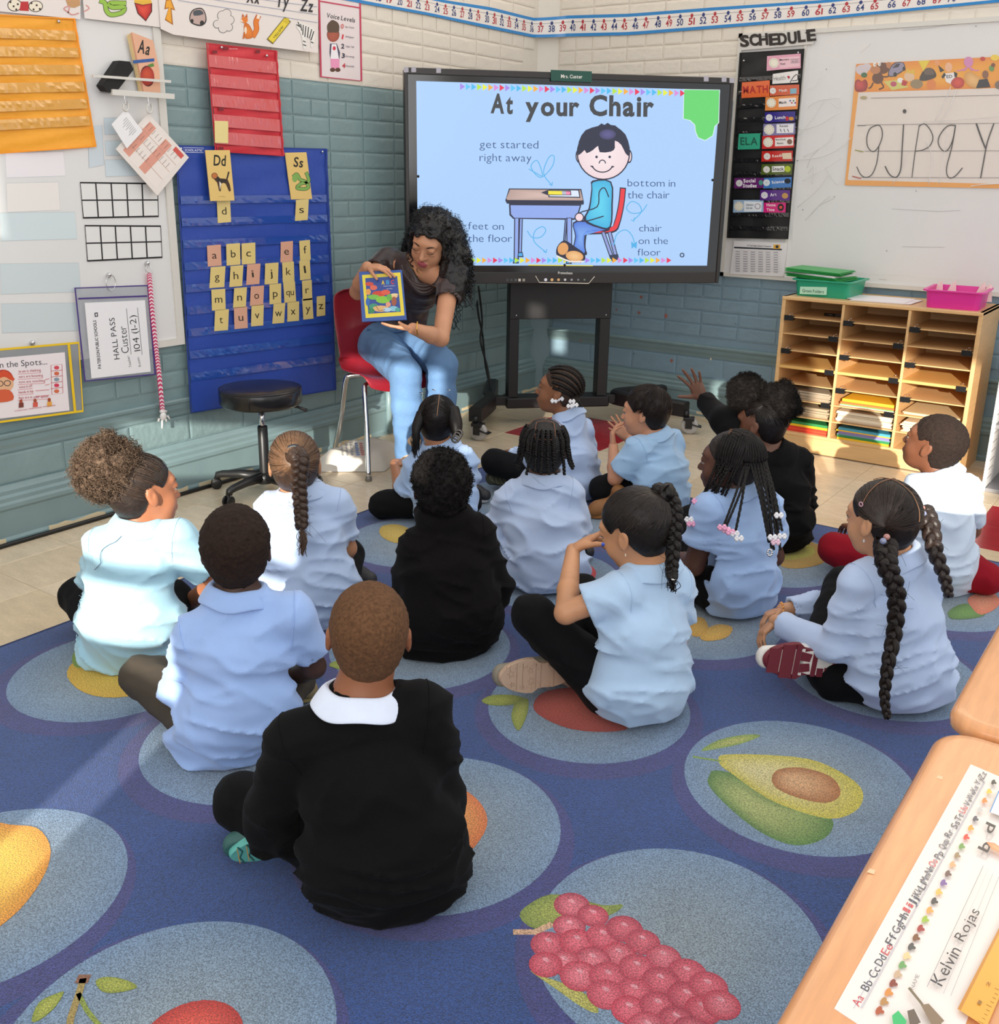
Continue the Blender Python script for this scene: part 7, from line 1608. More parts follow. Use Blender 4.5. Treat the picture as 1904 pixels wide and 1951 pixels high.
def shoe(o, ank, toe, sn, cols, S, lb=None, tread=None, L0=.185, W0=.036):
    """ank: ankle point, toe: toe point, sn: outward direction of the sole"""
    d = unit(toe-ank); n = unit(np.array(sn, float)-d*np.dot(sn, d)); s = np.cross(d, n); heel = ank+n*.035*S-d*.035*S; tip = heel+d*L0*S
    low = min((heel+d*(L0*S*a_)+s*(W0*S*b_)+n*(.026*S*c_))[2] for a_ in (0, 1) for b_ in (-.7, .7) for c_ in (0, 1)); low = min(low, ank[2]-.034*S); lift = max(0, (.012 if S < 1.2 else .004)-low); up3 = np.array([0, 0, lift]); ank = ank+up3; heel = heel+up3; tip = tip+up3
    v = Vox(np.minimum(heel, tip)-.09*S, np.maximum(heel, tip)+.09*S, .004)
    v.cone(heel-n*.008*S, heel+d*.13*S-n*.012*S, .031*S, .031*S, k=.02, ws=1.05, side=s); v.cone(heel+d*.06*S-n*.008*S, tip-d*.015*S-n*.0*S, .036*S, .027*S, k=.02, ws=1.15, side=s); v.cone(ank-n*.0, heel+d*.02*S-n*.02*S, .033*S, .036*S, k=.02); v.cone(ank+n*.01, ank-n*.03*S, .034*S, .031*S, k=.008)
    M = np.stack([d, s, n], 1); v.local((heel+tip)/2+n*.075*S, M, .13*S, lambda x, y, z: np.maximum(np.abs(x)-.13*S, np.maximum(np.abs(y)-.08*S, np.abs(z)-.062*S)), k=.004, op='s')
    v.D = np.maximum(v.D, ((.0095 if S < 1.2 else .001)-v.ax[2])[None, None, :])
    V, Q = v.mesh(); up_ = link_np('shoe', V, Q, mat('shoe_upper_'+cols[0], cols[0], .6, bump=.001, bscale=160), o.root, label=lb)
    # sole: outline extruded
    out = []
    for t in np.linspace(0, 2*pi, 44)[:-1]:
        x = cos(t); y = sin(t); ln = (x*.5+.5); w_ = W0*(1.08 if x > .1 else .86)*(1-.12*max(0, 1-abs(x+.15)*3)); out.append((ln*L0-.0, w_*y*(1-.0*x)))
    n_ = len(out); V = []
    for k, z in ((.97, .004), (1.02, .010), (1.02, .020), (.99, .026)):
        for x, y in out: V.append(heel+d*((x-L0/2)*k+L0/2)*S+s*y*k*S+n*z*S)
    Fc = [(i*n_+k, i*n_+(k+1) % n_, (i+1)*n_+(k+1) % n_, (i+1)*n_+k) for i in range(3) for k in range(n_)]+[tuple(range(n_))[::-1], tuple(range(3*n_, 4*n_))]
    so_ = Msh(); so_.add(V, Fc, cols[1]); sole = so_.build('sole', mat('shoe_rubber', attr=True, rough=.6, bump=.001, bscale=120), up_)
    pl = Pl(heel+n*.0262*S, d*S, s*S, n)
    if tread: tread(Msh(), pl, up_, L0, W0)
    o.lastshoe = up_; return up_
def onskull(o, dx, dy, dz, t=.004):
    """point of the head surface in direction (dx,dy,dz) of the head frame, lifted by t"""
    d = unit((dx, dy, dz)); r = np.array([.070+t, .087+t, .078+t]); k = 1/np.sqrt(((d/r)**2).sum()); return o.J['Hd']+o.hR@((d*k+np.array([0, -.012, .028]))*o.hs)
def hp(o, x, y, z): return o.J['Hd']+o.hR@np.array([x, y, z])*o.hs
def hair_cap(o, t, m, amp=0, fr=120, h=.004, name='hair', low=0.0, hly=HLY, hlz=HLZ, extra=None, parent=None, **kw):
    hs = o.hs; c = o.J['Hd']; v = Vox(c-.16*hs-t, c+.17*hs+t, h); v.local(c, o.hR, .165*hs+t, lambda x, y, z: hair_sdf(x/hs, y/hs, z/hs, t, hly, hlz, low)*hs, k=.004)
    if extra: extra(v)
    if amp: v.warp(lambda P: -(vnoise(P*fr)-.35)*amp-(vnoise(P*fr*.45+5)-.5)*amp*.9, .03)
    V, Q = v.mesh(); return link_np(name, V, Q, m, parent or o.root, **kw), V, Q
def vnorm(V, Q):
    n = np.cross(V[Q[:, 2]]-V[Q[:, 0]], V[Q[:, 3]]-V[Q[:, 1]]); N = np.zeros_like(V)
    for k in range(4):
        for a in range(3): N[:, a] += np.bincount(Q[:, k], n[:, a], len(V))
    return N/(np.linalg.norm(N, axis=1)[:, None]+1e-9)
def strands(o, starts, ends, n, th, m, name='hair_strands', bow=.01, seed=0, sides=3):
    r = np.random.RandomState(seed); paths = []
    for k in range(n):
        a = starts(r); b = ends(r); mid = (a+b)/2+r.randn(3)*bow; paths.append(np.array(spline([a, mid, b], 5)))
    V, Q = tubes(paths, th, sides); return link_np(name, V, Q, m, o.root, kind='stuff')
def on_shirt(o, x, y, lift=.002):
    v = o.sV-CAM; z = v@_f; px = CX+F*(v@_r)/z; py = CY-F*(v@_u)/z; k = np.nonzero((np.abs(px-x) < 5) & (np.abs(py-y) < 5))[0]; k = k if len(k) else np.arange(len(z)); zz = z[k].min(); return at_depth(x, y, zz-lift)
def linetube(o, pts, r, col, name, lab=None):
    V, Q = tubes([np.array(spline(pts, 5))], r, 6); return link_np(name, V, Q, mat('scalp_'+col, col, .6), o.root, label=lab)
# ================================================================== THE CHILDREN
CAMD = -_f
def cap_color(c): return hairmat(c)
def skull_path(o, a, b, n, t0, t1=None, bulge=0):
    a, b = unit(a), unit(b); t1 = t0 if t1 is None else t1; return [onskull(o, *((1-u)*a+u*b), t0+(t1-t0)*u+bulge*sin(pi*u)) for u in np.linspace(0, 1, n)]
def hairdir(r, lo=-.45):
    while True:
        d = unit(r.randn(3))
        if d[1] > .55 and d[2] < .42: continue
        if d[2] > lo and not (d[1] > .0 and d[2] < -.05): return d
def comb(o, tie, n, th, m, seed, cond=None, t0=.0065, name='combed_hair'):
    r = np.random.RandomState(seed); P = []
    while len(P) < n:
        d = hairdir(r)
        if cond and not cond(d): continue
        P.append(skull_path(o, d, tie, 9, t0+r.rand()*.0015, t0+.003))
    V, Q = tubes(P, th, 3); return link_np(name, V, Q, m, o.root, kind='stuff')
def buzz(o, t, c, amp, fr=230): return hair_cap(o, t, mat('cropped_hair_'+c, c, .85, spec=.25, bump=.002, bscale=330, noise=.35, nscale=160, det=4), amp, fr)
def puff(o, C, r, c, n, seed, name='hair_puff', cl=.020, th=.0007):
    m = curlmat(c); rr = max(r); v = Vox(C-rr*1.4, C+rr*1.4, .005); v.ell(C, r, o.hR); v.warp(lambda P: -(vnoise(P*38+seed)-.45)*.030-(vnoise(P*120)-.5)*.010, .05); V, Q = v.mesh(); b = link_np(name, V, Q, m, o.root)
    N = vnorm(V, Q); cv, cq = curls(V, N, n, cl, .0035, th, seed); link_np('curls', cv, cq, m, b, kind='stuff'); return b
def braid(o, pts, r0, r1, turns, c, name='braid', n=90, side=None, sides=8):
    V, Q = plait(pts, r0, r1, turns, n, sides, side); return link_np(name, V, Q, hairmat(c), o.root)
def band(o, p, r, c, name='hair_tie', ax=None):
    ax = unit(ax if ax is not None else (0, 0, 1)); a = unit(np.cross(ax, [.3, .9, .1])); b = np.cross(ax, a)
    return Msh().tube([p+(a*cos(t)+b*sin(t))*r for t in np.linspace(0, 2*pi, 17)], r*.32, 6, c, caps=False).build(name, mat('hair_band', attr=True, rough=.5), o.root)
def tuft(o, p, d, L, r, c, seed=0, n=60):
    rr = np.random.RandomState(seed); P = [[p+rr.randn(3)*r*.2, p+d*L*.5+rr.randn(3)*r*.45, p+d*L*(.8+.3*rr.rand())+rr.randn(3)*r*.35] for _ in range(n)]
    V, Q = tubes([np.array(spline(q, 4)) for q in P], .0011, 3); return link_np('braid_tuft', V, Q, hairmat(c), o.root, kind='stuff')
def A_(o, x, y, n='Hd', dz=0): return at_depth(x, y, proj(o.J[n])[2]+dz)
def flyaway(o, pts_, n, c, seed, rad=.02):
    r = np.random.RandomState(seed); P = []
    for _ in range(n):
        p = pts_[r.randint(len(pts_))]; a = p+r.randn(3)*.006; P.append(np.array(spline([a, a+r.randn(3)*rad, a+r.randn(3)*rad*1.6], 5)))
    V, Q = tubes(P, .0004, 3); return link_np('flyaway_hair', V, Q, hairmat(c), o.root, kind='stuff')
def bow(o, p, s, c, name='hair_bow', lab=None):
    """plastic bow barrette: two lobes and a knot"""
    r, u, f = _r, _u, CAMD; w = Msh()
    for sg in (-1, 1):
        for k, (dx, dy, rr) in enumerate(((.62, .38, .62), (.62, -.34, .62), (.95, .02, .5))): w.sph(p+(r*sg*dx+u*dy)*s*.7+f*.002, rr*s*.62, c, 9, 6)
    w.sph(p+f*.004, s*.3, c, 8, 5); return w.build(name, mat('bow_plastic', attr=True, rough=.25, coat=.4), o.root, label=lab)

def tread_sneaker(w, pl, par, L, W):
    cx = L/2; E = lambda x, y: (x*L, y*W); c1, c2 = '6e1c2a', 'e9e3da'
    w.poly(pl, [E(.05, -.75), E(.42, -.7), E(.55, -.55), E(.55, .55), E(.42, .7), E(.05, .75)][::1], c2, .0006); w.poly(pl, [E(.50, -.8), E(.95, -.6), E(.95, .6), E(.50, .8)], c2, .0006)
    for x0, x1, y0, y1 in ((.02, .10, -.7, .7), (.12, .20, -.8, -.25), (.12, .20, .25, .8), (.22, .30, -.8, -.3), (.22, .30, .3, .8), (.32, .38, -.8, .8), (.55, .62, -.98, .98), (.635, .80, -.98, .98), (.815, .97, -.72, .72)): w.slab(pl, [E(x0, y0), E(x1, y0), E(x1, y1), E(x0, y1)], .0006, .0032, c1)
    w.slab(pl, [E(.40, -.5), E(.54, -.62), E(.54, -.1), E(.42, -.05)], .0006, .0032, c1); w.slab(pl, [E(.40, .5), E(.42, .05), E(.54, .1), E(.54, .62)], .0006, .0032, c1); w.build('tread', mat('shoe_rubber', attr=True, rough=.6, bump=.001, bscale=120), par)
def tread_star(w, pl, par, L, W):
    r = random.Random(3); c = '9c806c'
    def star(x, y, s):
        P = [(x*L+s*(1 if k % 2 == 0 else .4)*cos(k*pi/5), y*W+s*(1 if k % 2 == 0 else .4)*sin(k*pi/5)) for k in range(10)]; w.stroke(pl, P, .0012, c, .0006, True)
    for x, y, s in ((.14, 0, .013), (.58, -.3, .012), (.60, .35, .010), (.86, .2, .012), (.84, -.45, .008)): star(x, y, s)
    for x in (.27, .45, .52, .70, .78): w.stroke(pl, [(x*L, -.8*W), (x*L+.001, .8*W)], .0016, c, .0006)
    for k in range(60):
        x = r.uniform(.3, .97); y = r.choice((-1, 1))*r.uniform(.45, .9)*(.8 if x > .9 else 1); w.stroke(pl, [(x*L, y*W), (x*L+r.uniform(-.002, .002), y*W*.78)], .0007, c, .0006)
    w.build('tread', mat('shoe_rubber', attr=True, rough=.6, bump=.001, bscale=120), par)
def tread_mesh(c1, c2):
    def f(w, pl, par, L, W):
        for k in range(9): w.stroke(pl, [((.06+.1*k)*L, -.8*W), ((.10+.1*k)*L, -.2*W), ((.06+.1*k)*L, .3*W), ((.10+.1*k)*L, .8*W)], .0035, c1, .0006); w.stroke(pl, [((.11+.1*k)*L, -.7*W), ((.11+.1*k)*L, .7*W)], .0015, c2, .0007)
        w.build('tread', mat('shoe_rubber', attr=True, rough=.6, bump=.001, bscale=120), par)
    return f
# ---- boy in the black sweater, nearest the camera
o = person(dict(base=(745, 1702), az=40, haz=42, hp=-2, ht=-3, seed=1, skin='925c3e', top='09090a', topname='sweater', collar='dfe8fa', nk=1.12, label='boy in a black sweater and white collar with cropped brown hair, nearest the camera',
    px=dict(N=(688, 1335), Hd=(703, 1212), sL=(562, 1410), sR=(805, 1355), eL=(512, 1570), eR=(838, 1530), wL=(590, 1600, .2), wR=(780, 1560, .25), kL=(465, 1528), kR=(790, 1560), che=(700, 1480), wai=(725, 1610), aR=(570, 1562), tR=(470, 1588), aL=(700, 1570), tL=(640, 1560)),
    slv=1.9, shoe=('35605c', '5fb0a6'), treadR=tread_mesh('2c5a58', 'e8a848'), soleR=tuple(CAMD*.8+np.array([0, 0, -.5])), fit=1.06, bot=1.12, fold=.9, slr=1.12, leg=1.12, legs='0b0b0c', face=0, h=.005))
buzz(o, .0035, '61432c', .0022, 260)
A = Art(Pl(*[(0, 0, 0)]*1, (1, 0, 0), (0, 1, 0), (0, 0, 1))) if False else None
# ---- boy in the blue polo
o = person(dict(base=(438, 1432), az=38, haz=47, seed=2, skin='4d3226', top='9dbbee', label='boy in a blue polo and khaki trousers, short dark hair, left of the front boy',
    px=dict(N=(452, 1135), Hd=(450, 1050), sL=(372, 1215), sR=(556, 1172), eL=(350, 1325), eR=(598, 1270), wL=(430, 1350, .2), wR=(540, 1290, .25), kL=(272, 1290), kR=(560, 1290), che=(460, 1240), wai=(455, 1350)),
    slv=1.0, slvR=.72, fit=1.0, bot=1.06, slr=1.1, legs='4b443b', shoe=('8a7a58', 'c8ae70'), face=0, h=.0045))
buzz(o, .010, '281b14', .005, 190)
# ---- girl with the curly puff
o = person(dict(base=(255, 1262), az=32, haz=-12, hp=2, ht=6, seed=3, skin='a86c4c', top='a6cfe0', label='girl with a big curly light brown puff, head turned right, pale aqua polo',
    px=dict(N=(266, 1000), Hd=(273, 938), sL=(198, 1040), sR=(335, 1028), eL=(180, 1130, .1), eR=(418, 1112), wL=(230, 1160, .25), wR=(352, 1150, .05), kL=(150, 1135), kR=(330, 1140), che=(250, 1090), wai=(248, 1180)), ht_=0,
    slv=.72, slr=1.15, fit=1.0, bot=1.08, legs='0d0d0f', h=.005, nk=.95))
hair_cap(o, .005, hairmat('2a201b'), .001, 200); tie = (-.35, -.85, .42)
comb(o, tie, 420, .0010, hairmat('43342a'), 3)
puff(o, A_(o, 206, 893, dz=-.05), (.082, .075, .082), '75604f', 3600, 3, cl=.024, th=.0007)
linetube(o, [on_shirt(o, x, y) for x, y in ((236, 1016), (222, 1031), (206, 1039), (194, 1049), (191, 1062), (192, 1072), (186, 1080), (180, 1086))], .0009, '46566a', 'stray_thread', 'dark loose thread on the back of the shirt')
# ---- girl with the single thick plait
o = person(dict(base=(598, 1178), az=38, haz=46, seed=4, skin='c08a66', top='b3c7e8', label='girl with one thick brown plait down the middle of her pale blue back',
    px=dict(N=(572, 940), Hd=(562, 888), sL=(518, 968), sR=(640, 960), eL=(492, 1050), eR=(662, 1045), wL=(560, 1080, .25), wR=(640, 1090, .2), kL=(540, 1100), kR=(662, 1058), che=(580, 1030), wai=(590, 1110)),
    slv=.9, bot=1.12, fit=1.03, legs='0d0d0f', face=0, h=.0045))
hair_cap(o, .006, hairmat('3a2a20'), .001, 200); tie = (0, -1, .12); comb(o, tie, 520, .0012, hairmat('6b4f39'), 4)
pl_ = [A_(o, 562, 866, dz=-.105), A_(o, 572, 878, dz=-.125), A_(o, 570, 920, dz=-.12), A_(o, 573, 965, dz=-.115), A_(o, 575, 1005, dz=-.13)]
braid(o, pl_, .027, .017, 4.2, '3f2d22', 'plait', 110); band(o, pl_[-1], .010, '1c1a1c', ax=pl_[-1]-pl_[-2]); tuft(o, pl_[-1], unit(A_(o, 577, 1060, dz=-.14)-pl_[-1]), .075, .016, '5a4232', 1); band(o, pl_[0]+(pl_[0]-pl_[1])*.2, .022, '20242a', ax=_f)
flyaway(o, [pl_[2], pl_[3], pl_[4]], 50, '3f2d22', 5)
# ---- girl with two low bunches under the teacher
o = person(dict(base=(850, 992), az=36, haz=38, hp=8, ht=-6, seed=5, skin='b07a58', top='a9c4ea', label='girl with a centre parting and two low black bunches, in front of the teacher',
    px=dict(N=(838, 850), Hd=(832, 805), sL=(795, 888), sR=(884, 876), eL=(768, 948), eR=(895, 930), wL=(752, 888, .06), wR=(860, 930, .2), kL=(730, 962), kR=(860, 940), che=(845, 910), wai=(850, 955)),
    slv=.75, slr=1.05, legs='101012', face=0))
hair_cap(o, .007, hairmat('15100f'), .001, 200, h=.0045)
comb(o, (-.75, -.6, -.1), 260, .001, hairmat('1a1412'), 5, lambda d: d[0] < -.03); comb(o, (.75, -.6, -.1), 260, .001, hairmat('1a1412'), 6, lambda d: d[0] > .03)
linetube(o, skull_path(o, (0, .6, .8), (0, -.95, .1), 8, .010), .0012, 'a87a58', 'hair_parting')
P_ = [A_(o, 806, 792, dz=-.05), A_(o, 794, 815, dz=-.08), A_(o, 792, 850, dz=-.08)]; V, Q = tubes([np.array(spline(P_, 6))], np.linspace(.030, .009, 13), 12); link_np('bunch', V, Q, hairmat('15100f'), o.root)
tuft(o, P_[1], unit(P_[2]-P_[1]), .10, .02, '15100f', 2, 120); P_ = [A_(o, 858, 785, dz=-.04), A_(o, 868, 808, dz=-.07)]; V, Q = tubes([np.array(spline(P_+[A_(o, 870, 828, dz=-.08)], 6))], np.linspace(.040, .018, 13), 12); link_np('bunch', V, Q, hairmat('15100f'), o.root)
for k in range(3): band(o, A_(o, 868+k*3, 836-k*5, dz=-.1), .014, '181210', 'curl', ax=_f)
for x, y in ((800, 748), (824, 742), (852, 742)): Msh().tube([A_(o, x, y, dz=-.03), A_(o, x+6, y+2, dz=-.05)], .0018, 5, 'c8c8cc').build('hair_clip', chrome, o.root)
# ---- boy in the black fleece
o = person(dict(base=(852, 1232), az=44, haz=50, seed=6, skin='6a4230', top='100e0e', topname='fleece', label='boy with a short black afro in a black fleece, middle of the rug',
    px=dict(N=(842, 990), Hd=(840, 930), sL=(795, 1045), sR=(908, 1018), eL=(775, 1140), eR=(945, 1120), wL=(830, 1170, .22), wR=(910, 1150, .25), kL=(790, 1180), kR=(905, 1170), che=(850, 1080), wai=(852, 1160)),
    slv=1.9, slr=1.15, fit=1.06, bot=1.14, hood=1, collar=None, legs='0b0b0c', face=0, topmat=mat('black_fleece', '121011', .95, bump=.0012, bscale=500, sheen=.03, spec=.1)))
ob, V, Q = hair_cap(o, .014, curlmat('120e0d'), .009, 110); N_ = vnorm(V, Q); k_ = (V-o.J['Hd'])@o.hR; cv, cq = curls(V, N_, 2600, .010, .0022, .0008, 6, 1.6, 6); link_np('curls', cv, cq, curlmat('120e0d'), ob, kind='stuff')
# ---- boy with box-parted braids
o = person(dict(base=(1035, 1112), az=32, haz=34, seed=7, skin='5c3a2a', top='b5c6e4', label='boy with short black braids and square partings, pale blue polo, centre of the group',
    px=dict(N=(1036, 912), Hd=(1037, 858), sL=(978, 952), sR=(1082, 940), eL=(938, 1030), eR=(1098, 1020), wL=(990, 1050, .2), wR=(1060, 1040, .25), kL=(970, 1060), kR=(1090, 1060), che=(1035, 1000), wai=(1040, 1070)),
    slv=.9, slr=1.12, bot=1.08, fit=1.0, fold=1.4, legs='0d0d0f', face=0))
hair_cap(o, .005, mat('cornrow_base', '120e0d', .6, bump=.004, bscale=200, noise=.2), .003, 200, low=.0)
rb = np.random.RandomState(7)
for k, (dx, dy) in enumerate(((-.95, .1), (-.95, -.25), (-.8, -.55), (-.5, -.85), (-.1, -1), (.3, -.95), (.65, -.75), (.9, -.4), (.97, -.05), (.9, .3), (-.9, .4), (-.3, -.95), (.1, -.98))):
    s = unit((dx*.72, dy*.72, .62)); e = unit((dx, dy, -.05)); P_ = skull_path(o, s, e, 5, .008, .010); last = P_[-1]; out = unit((o.hR@np.array([dx, dy, 0])))
    P_ += [last+np.array([0, 0, -.028])+out*.006, last+np.array([0, 0, -.056+.012*rb.rand()])+out*.010, last+np.array([0, 0, -.072])+out*.022+rb.randn(3)*.004]
    braid(o, P_, .0085, .005, 7, '120e0d', n=60, sides=5)
for q in ([(0, .5, .85), (0, -.25, .96)], [(-.32, -.3, .9), (.32, -.3, .9)], [(-.32, -.3, .9), (-.34, -.85, .35)], [(.32, -.3, .9), (.34, -.85, .35)], [(-.34, -.85, .35), (.34, -.85, .35)], [(-.75, .1, .65), (-.35, .1, .92), (.35, .1, .92), (.75, .1, .65)]):
    P_ = []
    for a, b in zip(q[:-1], q[1:]): P_ += skull_path(o, a, b, 5, .0095)
    linetube(o, P_, .0013, '7a4c34', 'hair_parting')
# ---- girl with cornrows and white ghost bows
o = person(dict(base=(1092, 945), az=70, haz=110, hp=-8, seed=8, skin='8a5a3c', top='b3c8ea', label='girl with cornrows and white hair bows looking up at the screen',
    px=dict(N=(1082, 792), Hd=(1066, 745), sL=(1060, 830), sR=(1108, 822), eL=(1020, 880), eR=(1118, 880), wL=(978, 862), wR=(1040, 880, .15), kL=(942, 880), kR=(1010, 880), che=(1092, 870), wai=(1095, 915), aR=(985, 905), tR=(905, 915)),
    slv=1.9, slr=.95, legs='141416', shoe=('4a4a3c', '6a6850'), treadR=tread_mesh('33322a', '33322a'), soleR=tuple(CAMD), handL=dict(f=tuple(-_r-_u*.1), n=(0, 0, -1), s=tuple(_f), curl=.5), bot=1.0))
hair_cap(o, .003, mat('scalp_dark', '3a2619', .7, bump=.001, bscale=200), 0, 200, low=.004)
for k in range(11):
    ph = radians(-92+184*k/10); y0 = .80-.45*abs(ph)/1.6; P_ = []
    for t in np.linspace(0, 1, 12):
        y = y0+(-.96-y0)*t; rd = sqrt(max(.02, 1-y*y)); P_.append(onskull(o, sin(ph)*rd, y, cos(ph)*rd-.42*t**2, .0055))
    braid(o, P_, .0075, .006, 11, '150f0c', 'cornrow', n=80, sides=5)
for k, (x, y) in enumerate(((1056, 772), (1068, 768))): bow(o, A_(o, x, y-8, dz=-.06), .017, 'eeecee')
for x, y in ((1090, 765), (1096, 772), (1086, 774)): bow(o, A_(o, x, y, dz=-.10), .016, 'eeecee')
for k in range(5): P_ = [A_(o, 1086+k*3, 752, dz=-.06), A_(o, 1092+k*3, 764, dz=-.08), A_(o, 1094+k*4, 776, dz=-.08)]; V, Q = tubes([np.array(spline(P_, 4))], .004, 5); link_np('curl', V, Q, hairmat('150f0c'), o.root)
# ---- boy fiddling with his hands
o = person(dict(base=(1256, 970), az=68, haz=104, hp=3, seed=9, skin='cb9170', top='a2c4e6', label='boy with short straight dark hair facing left, hands together in front of his chin',
    px=dict(N=(1248, 832), Hd=(1230, 786), sL=(1215, 858), sR=(1280, 845), eL=(1172, 912), eR=(1218, 882, .12), wL=(1169, 850, -.05), wR=(1198, 836, .06), kL=(1148, 932), kR=(1190, 900), che=(1262, 895), wai=(1262, 945), aR=(1178, 962), tR=(1125, 972)),
    slv=.75, slr=1.1, legs='121214', shoelen=.165, shoe=('8a5a2c', 'a86c34'), handL=dict(f=tuple(_u-_r*.1), n=tuple(_r), s=tuple(_f), curl=.75, tc=.5), handR=dict(f=tuple(_u*.7-_r*.7), n=tuple(-_f), s=tuple(_u), curl=.12, spread=.25), bot=1.02))
hair_cap(o, .013, hairmat('1f1714'), .003, 60, h=.0045)
r = np.random.RandomState(9); P_ = []
for _ in range(900):
    d = hairdir(r, -.3); d0 = unit((.1, -.55, .85)); P_.append(skull_path(o, unit(d0*.35+d*.65), unit(d*1.0+(d-d0)*.25), 6, .0145, .013))
V, Q = tubes(P_, .0011, 3); link_np('combed_hair', V, Q, hairmat('241a16'), o.root, kind='stuff')
# ---- girl with two afro puffs, arm raised
o = person(dict(base=(1478, 1045), az=58, haz=86, hp=2, ht=-4, seed=10, skin='6e4633', top='0b0a0b', topname='sweater', label='girl with two black afro puffs raising her left hand, black sweater',
    px=dict(N=(1476, 862), Hd=(1450, 812), sL=(1432, 868), sR=(1518, 880), eL=(1378, 800, .0), eR=(1530, 960), wL=(1338, 760), wR=(1490, 990, .2), kL=(1440, 980), kR=(1500, 1000), che=(1480, 930), wai=(1485, 990)),
    slv=1.86, slr=1.15, collar=None, legs='0f0f12', shoe=('d8dce8', '3a58a8'), handL=dict(f=tuple(_u*.85-_r*.38), n=tuple(-_r*.5-_f*.8), s=tuple(-_r-_u*.2), curl=.16, spread=.42, thumb=(.35, .95, .15), tc=.15), fit=1.02, bot=.95, face=1, hk=.8))
hair_cap(o, .004, hairmat('15100f'), .001, 200, low=.022); comb(o, (-.75, -.2, .75), 260, .001, hairmat('15100f'), 10, lambda d: d[0] < -.03 and d[2] > .12-.5*max(0, -d[1]-.3)); comb(o, (.75, -.35, .7), 260, .001, hairmat('15100f'), 11, lambda d: d[0] > .03 and d[2] > .12-.5*max(0, -d[1]-.3))
linetube(o, skull_path(o, (0, .4, .9), (0, -.98, -.1), 8, .008), .002, '8a5e46', 'hair_parting')
puff(o, A_(o, 1423, 750, dz=.02), (.068, .066, .070), '16110f', 2600, 12, cl=.014); puff(o, A_(o, 1489, 768, dz=-.04), (.070, .066, .072), '16110f', 2600, 13, cl=.014)
# ---- girl with long box braids
o = person(dict(base=(1408, 1165), az=66, haz=97, hp=0, seed=11, skin='563526', top='9cb8e2', label='girl with long thin black box braids and pink and white bows',
    px=dict(N=(1404, 938), Hd=(1392, 884), sL=(1358, 972), sR=(1452, 965), eL=(1322, 1078), eR=(1475, 1060), wL=(1278, 1060, .05), wR=(1420, 1100, .25), kL=(1312, 1108), kR=(1318, 992, .1), che=(1410, 1030), wai=(1412, 1100)),
    slv=.62, slr=1.15, bot=1.05, hem=.02, hslope=.9, hcap=.11, legs='0c0c0e', shoe=('1a1a1c', 'e0dcd8'), arm=1.12))
hair_cap(o, .004, mat('braid_scalp', '20150f', .6, bump=.003, bscale=220), .002, 200, low=.003)
rb = np.random.RandomState(4); ends = []
targets = [(1330+rb.randint(-4, 30), 960+rb.randint(0, 40), -.02) for _ in range(12)]+[(1378, 1005, -.17), (1402, 1012, -.17), (1384, 1003, -.17)]+[(1462+k*3.2, 1030+rb.randint(-30, 20), -.14) for k in range(10)]+[(1470, 1045, -.15)]
for k, (tx, ty, dz) in enumerate(targets):
    left = k < 12; u = k/11 if left else (k-12)/max(1, len(targets)-13)
    s = unit((-.25-.3*rb.rand(), .35-.9*u, .85)) if left else unit((-.3+.5*u, -.35-.3*u, .88)); e = unit((-.95, .45-.9*u, -.1)) if left else unit((-.85+1.3*u, -.6-.3*u, -.1))
    P_ = skull_path(o, s, e, 6, .007, .012); last = P_[-1]; T_ = A_(o, tx, ty, dz=dz); mid = last*.55+T_*.45; mid = mid+CAMD*.015; P_ += [mid, T_]
    braid(o, P_, .0058, .0038, 16, '120d0c', n=100, sides=4); ends.append(T_)
for k in range(13):
    x = -.85+1.7*k/12; P_ = skull_path(o, (x*.8, -.05 if x > 0 else .1, .75), (x, -.85, -.1), 6, .0065); braid(o, P_, .0068, .006, 9, '120d0c', 'cornrow', n=50, sides=4)
for k in range(7):
    x = -.55+.9*k/6; P_ = skull_path(o, (x, -.1+.08*k, .8), (x*1.0-.1, -.75, .45), 6, .0075); linetube(o, P_, .0011, '8a5a3c', 'hair_parting')
linetube(o, skull_path(o, (-.55, .3, .8), (.5, -.2, .85), 6, .0085), .0012, '8a5a3c', 'hair_parting')
for (x, y, dz, c) in ((1376, 1005, -.19, 'f0a8c8'), (1392, 1014, -.19, 'f0a8c8'), (1384, 1010, -.18, 'f4c0d8'), (1408, 1026, -.19, 'f0eef0'), (1400, 1017, -.19, 'e8e8ec'), (1313, 990, -.05, 'f0eef0'), (1317, 998, -.05, 'f0a8c8'), (1327, 955, -.05, 'f0a8c8'), (1472, 1024, -.17, 'f0eef0'), (1478, 1033, -.17, 'f0c8d8'), (1490, 1022, -.15, 'f0eef0'), (1484, 982, -.15, 'f0eef0')): bow(o, A_(o, x, y, dz=dz), .016, c)
w = Msh()
for k in range(9): w.sph(A_(o, 1467+4*cos(k*.7), 1053+6*sin(k*.7), dz=-.17), .004, 'd8c898', 8, 5)
w.build('bead_charm', chrome, o.root)
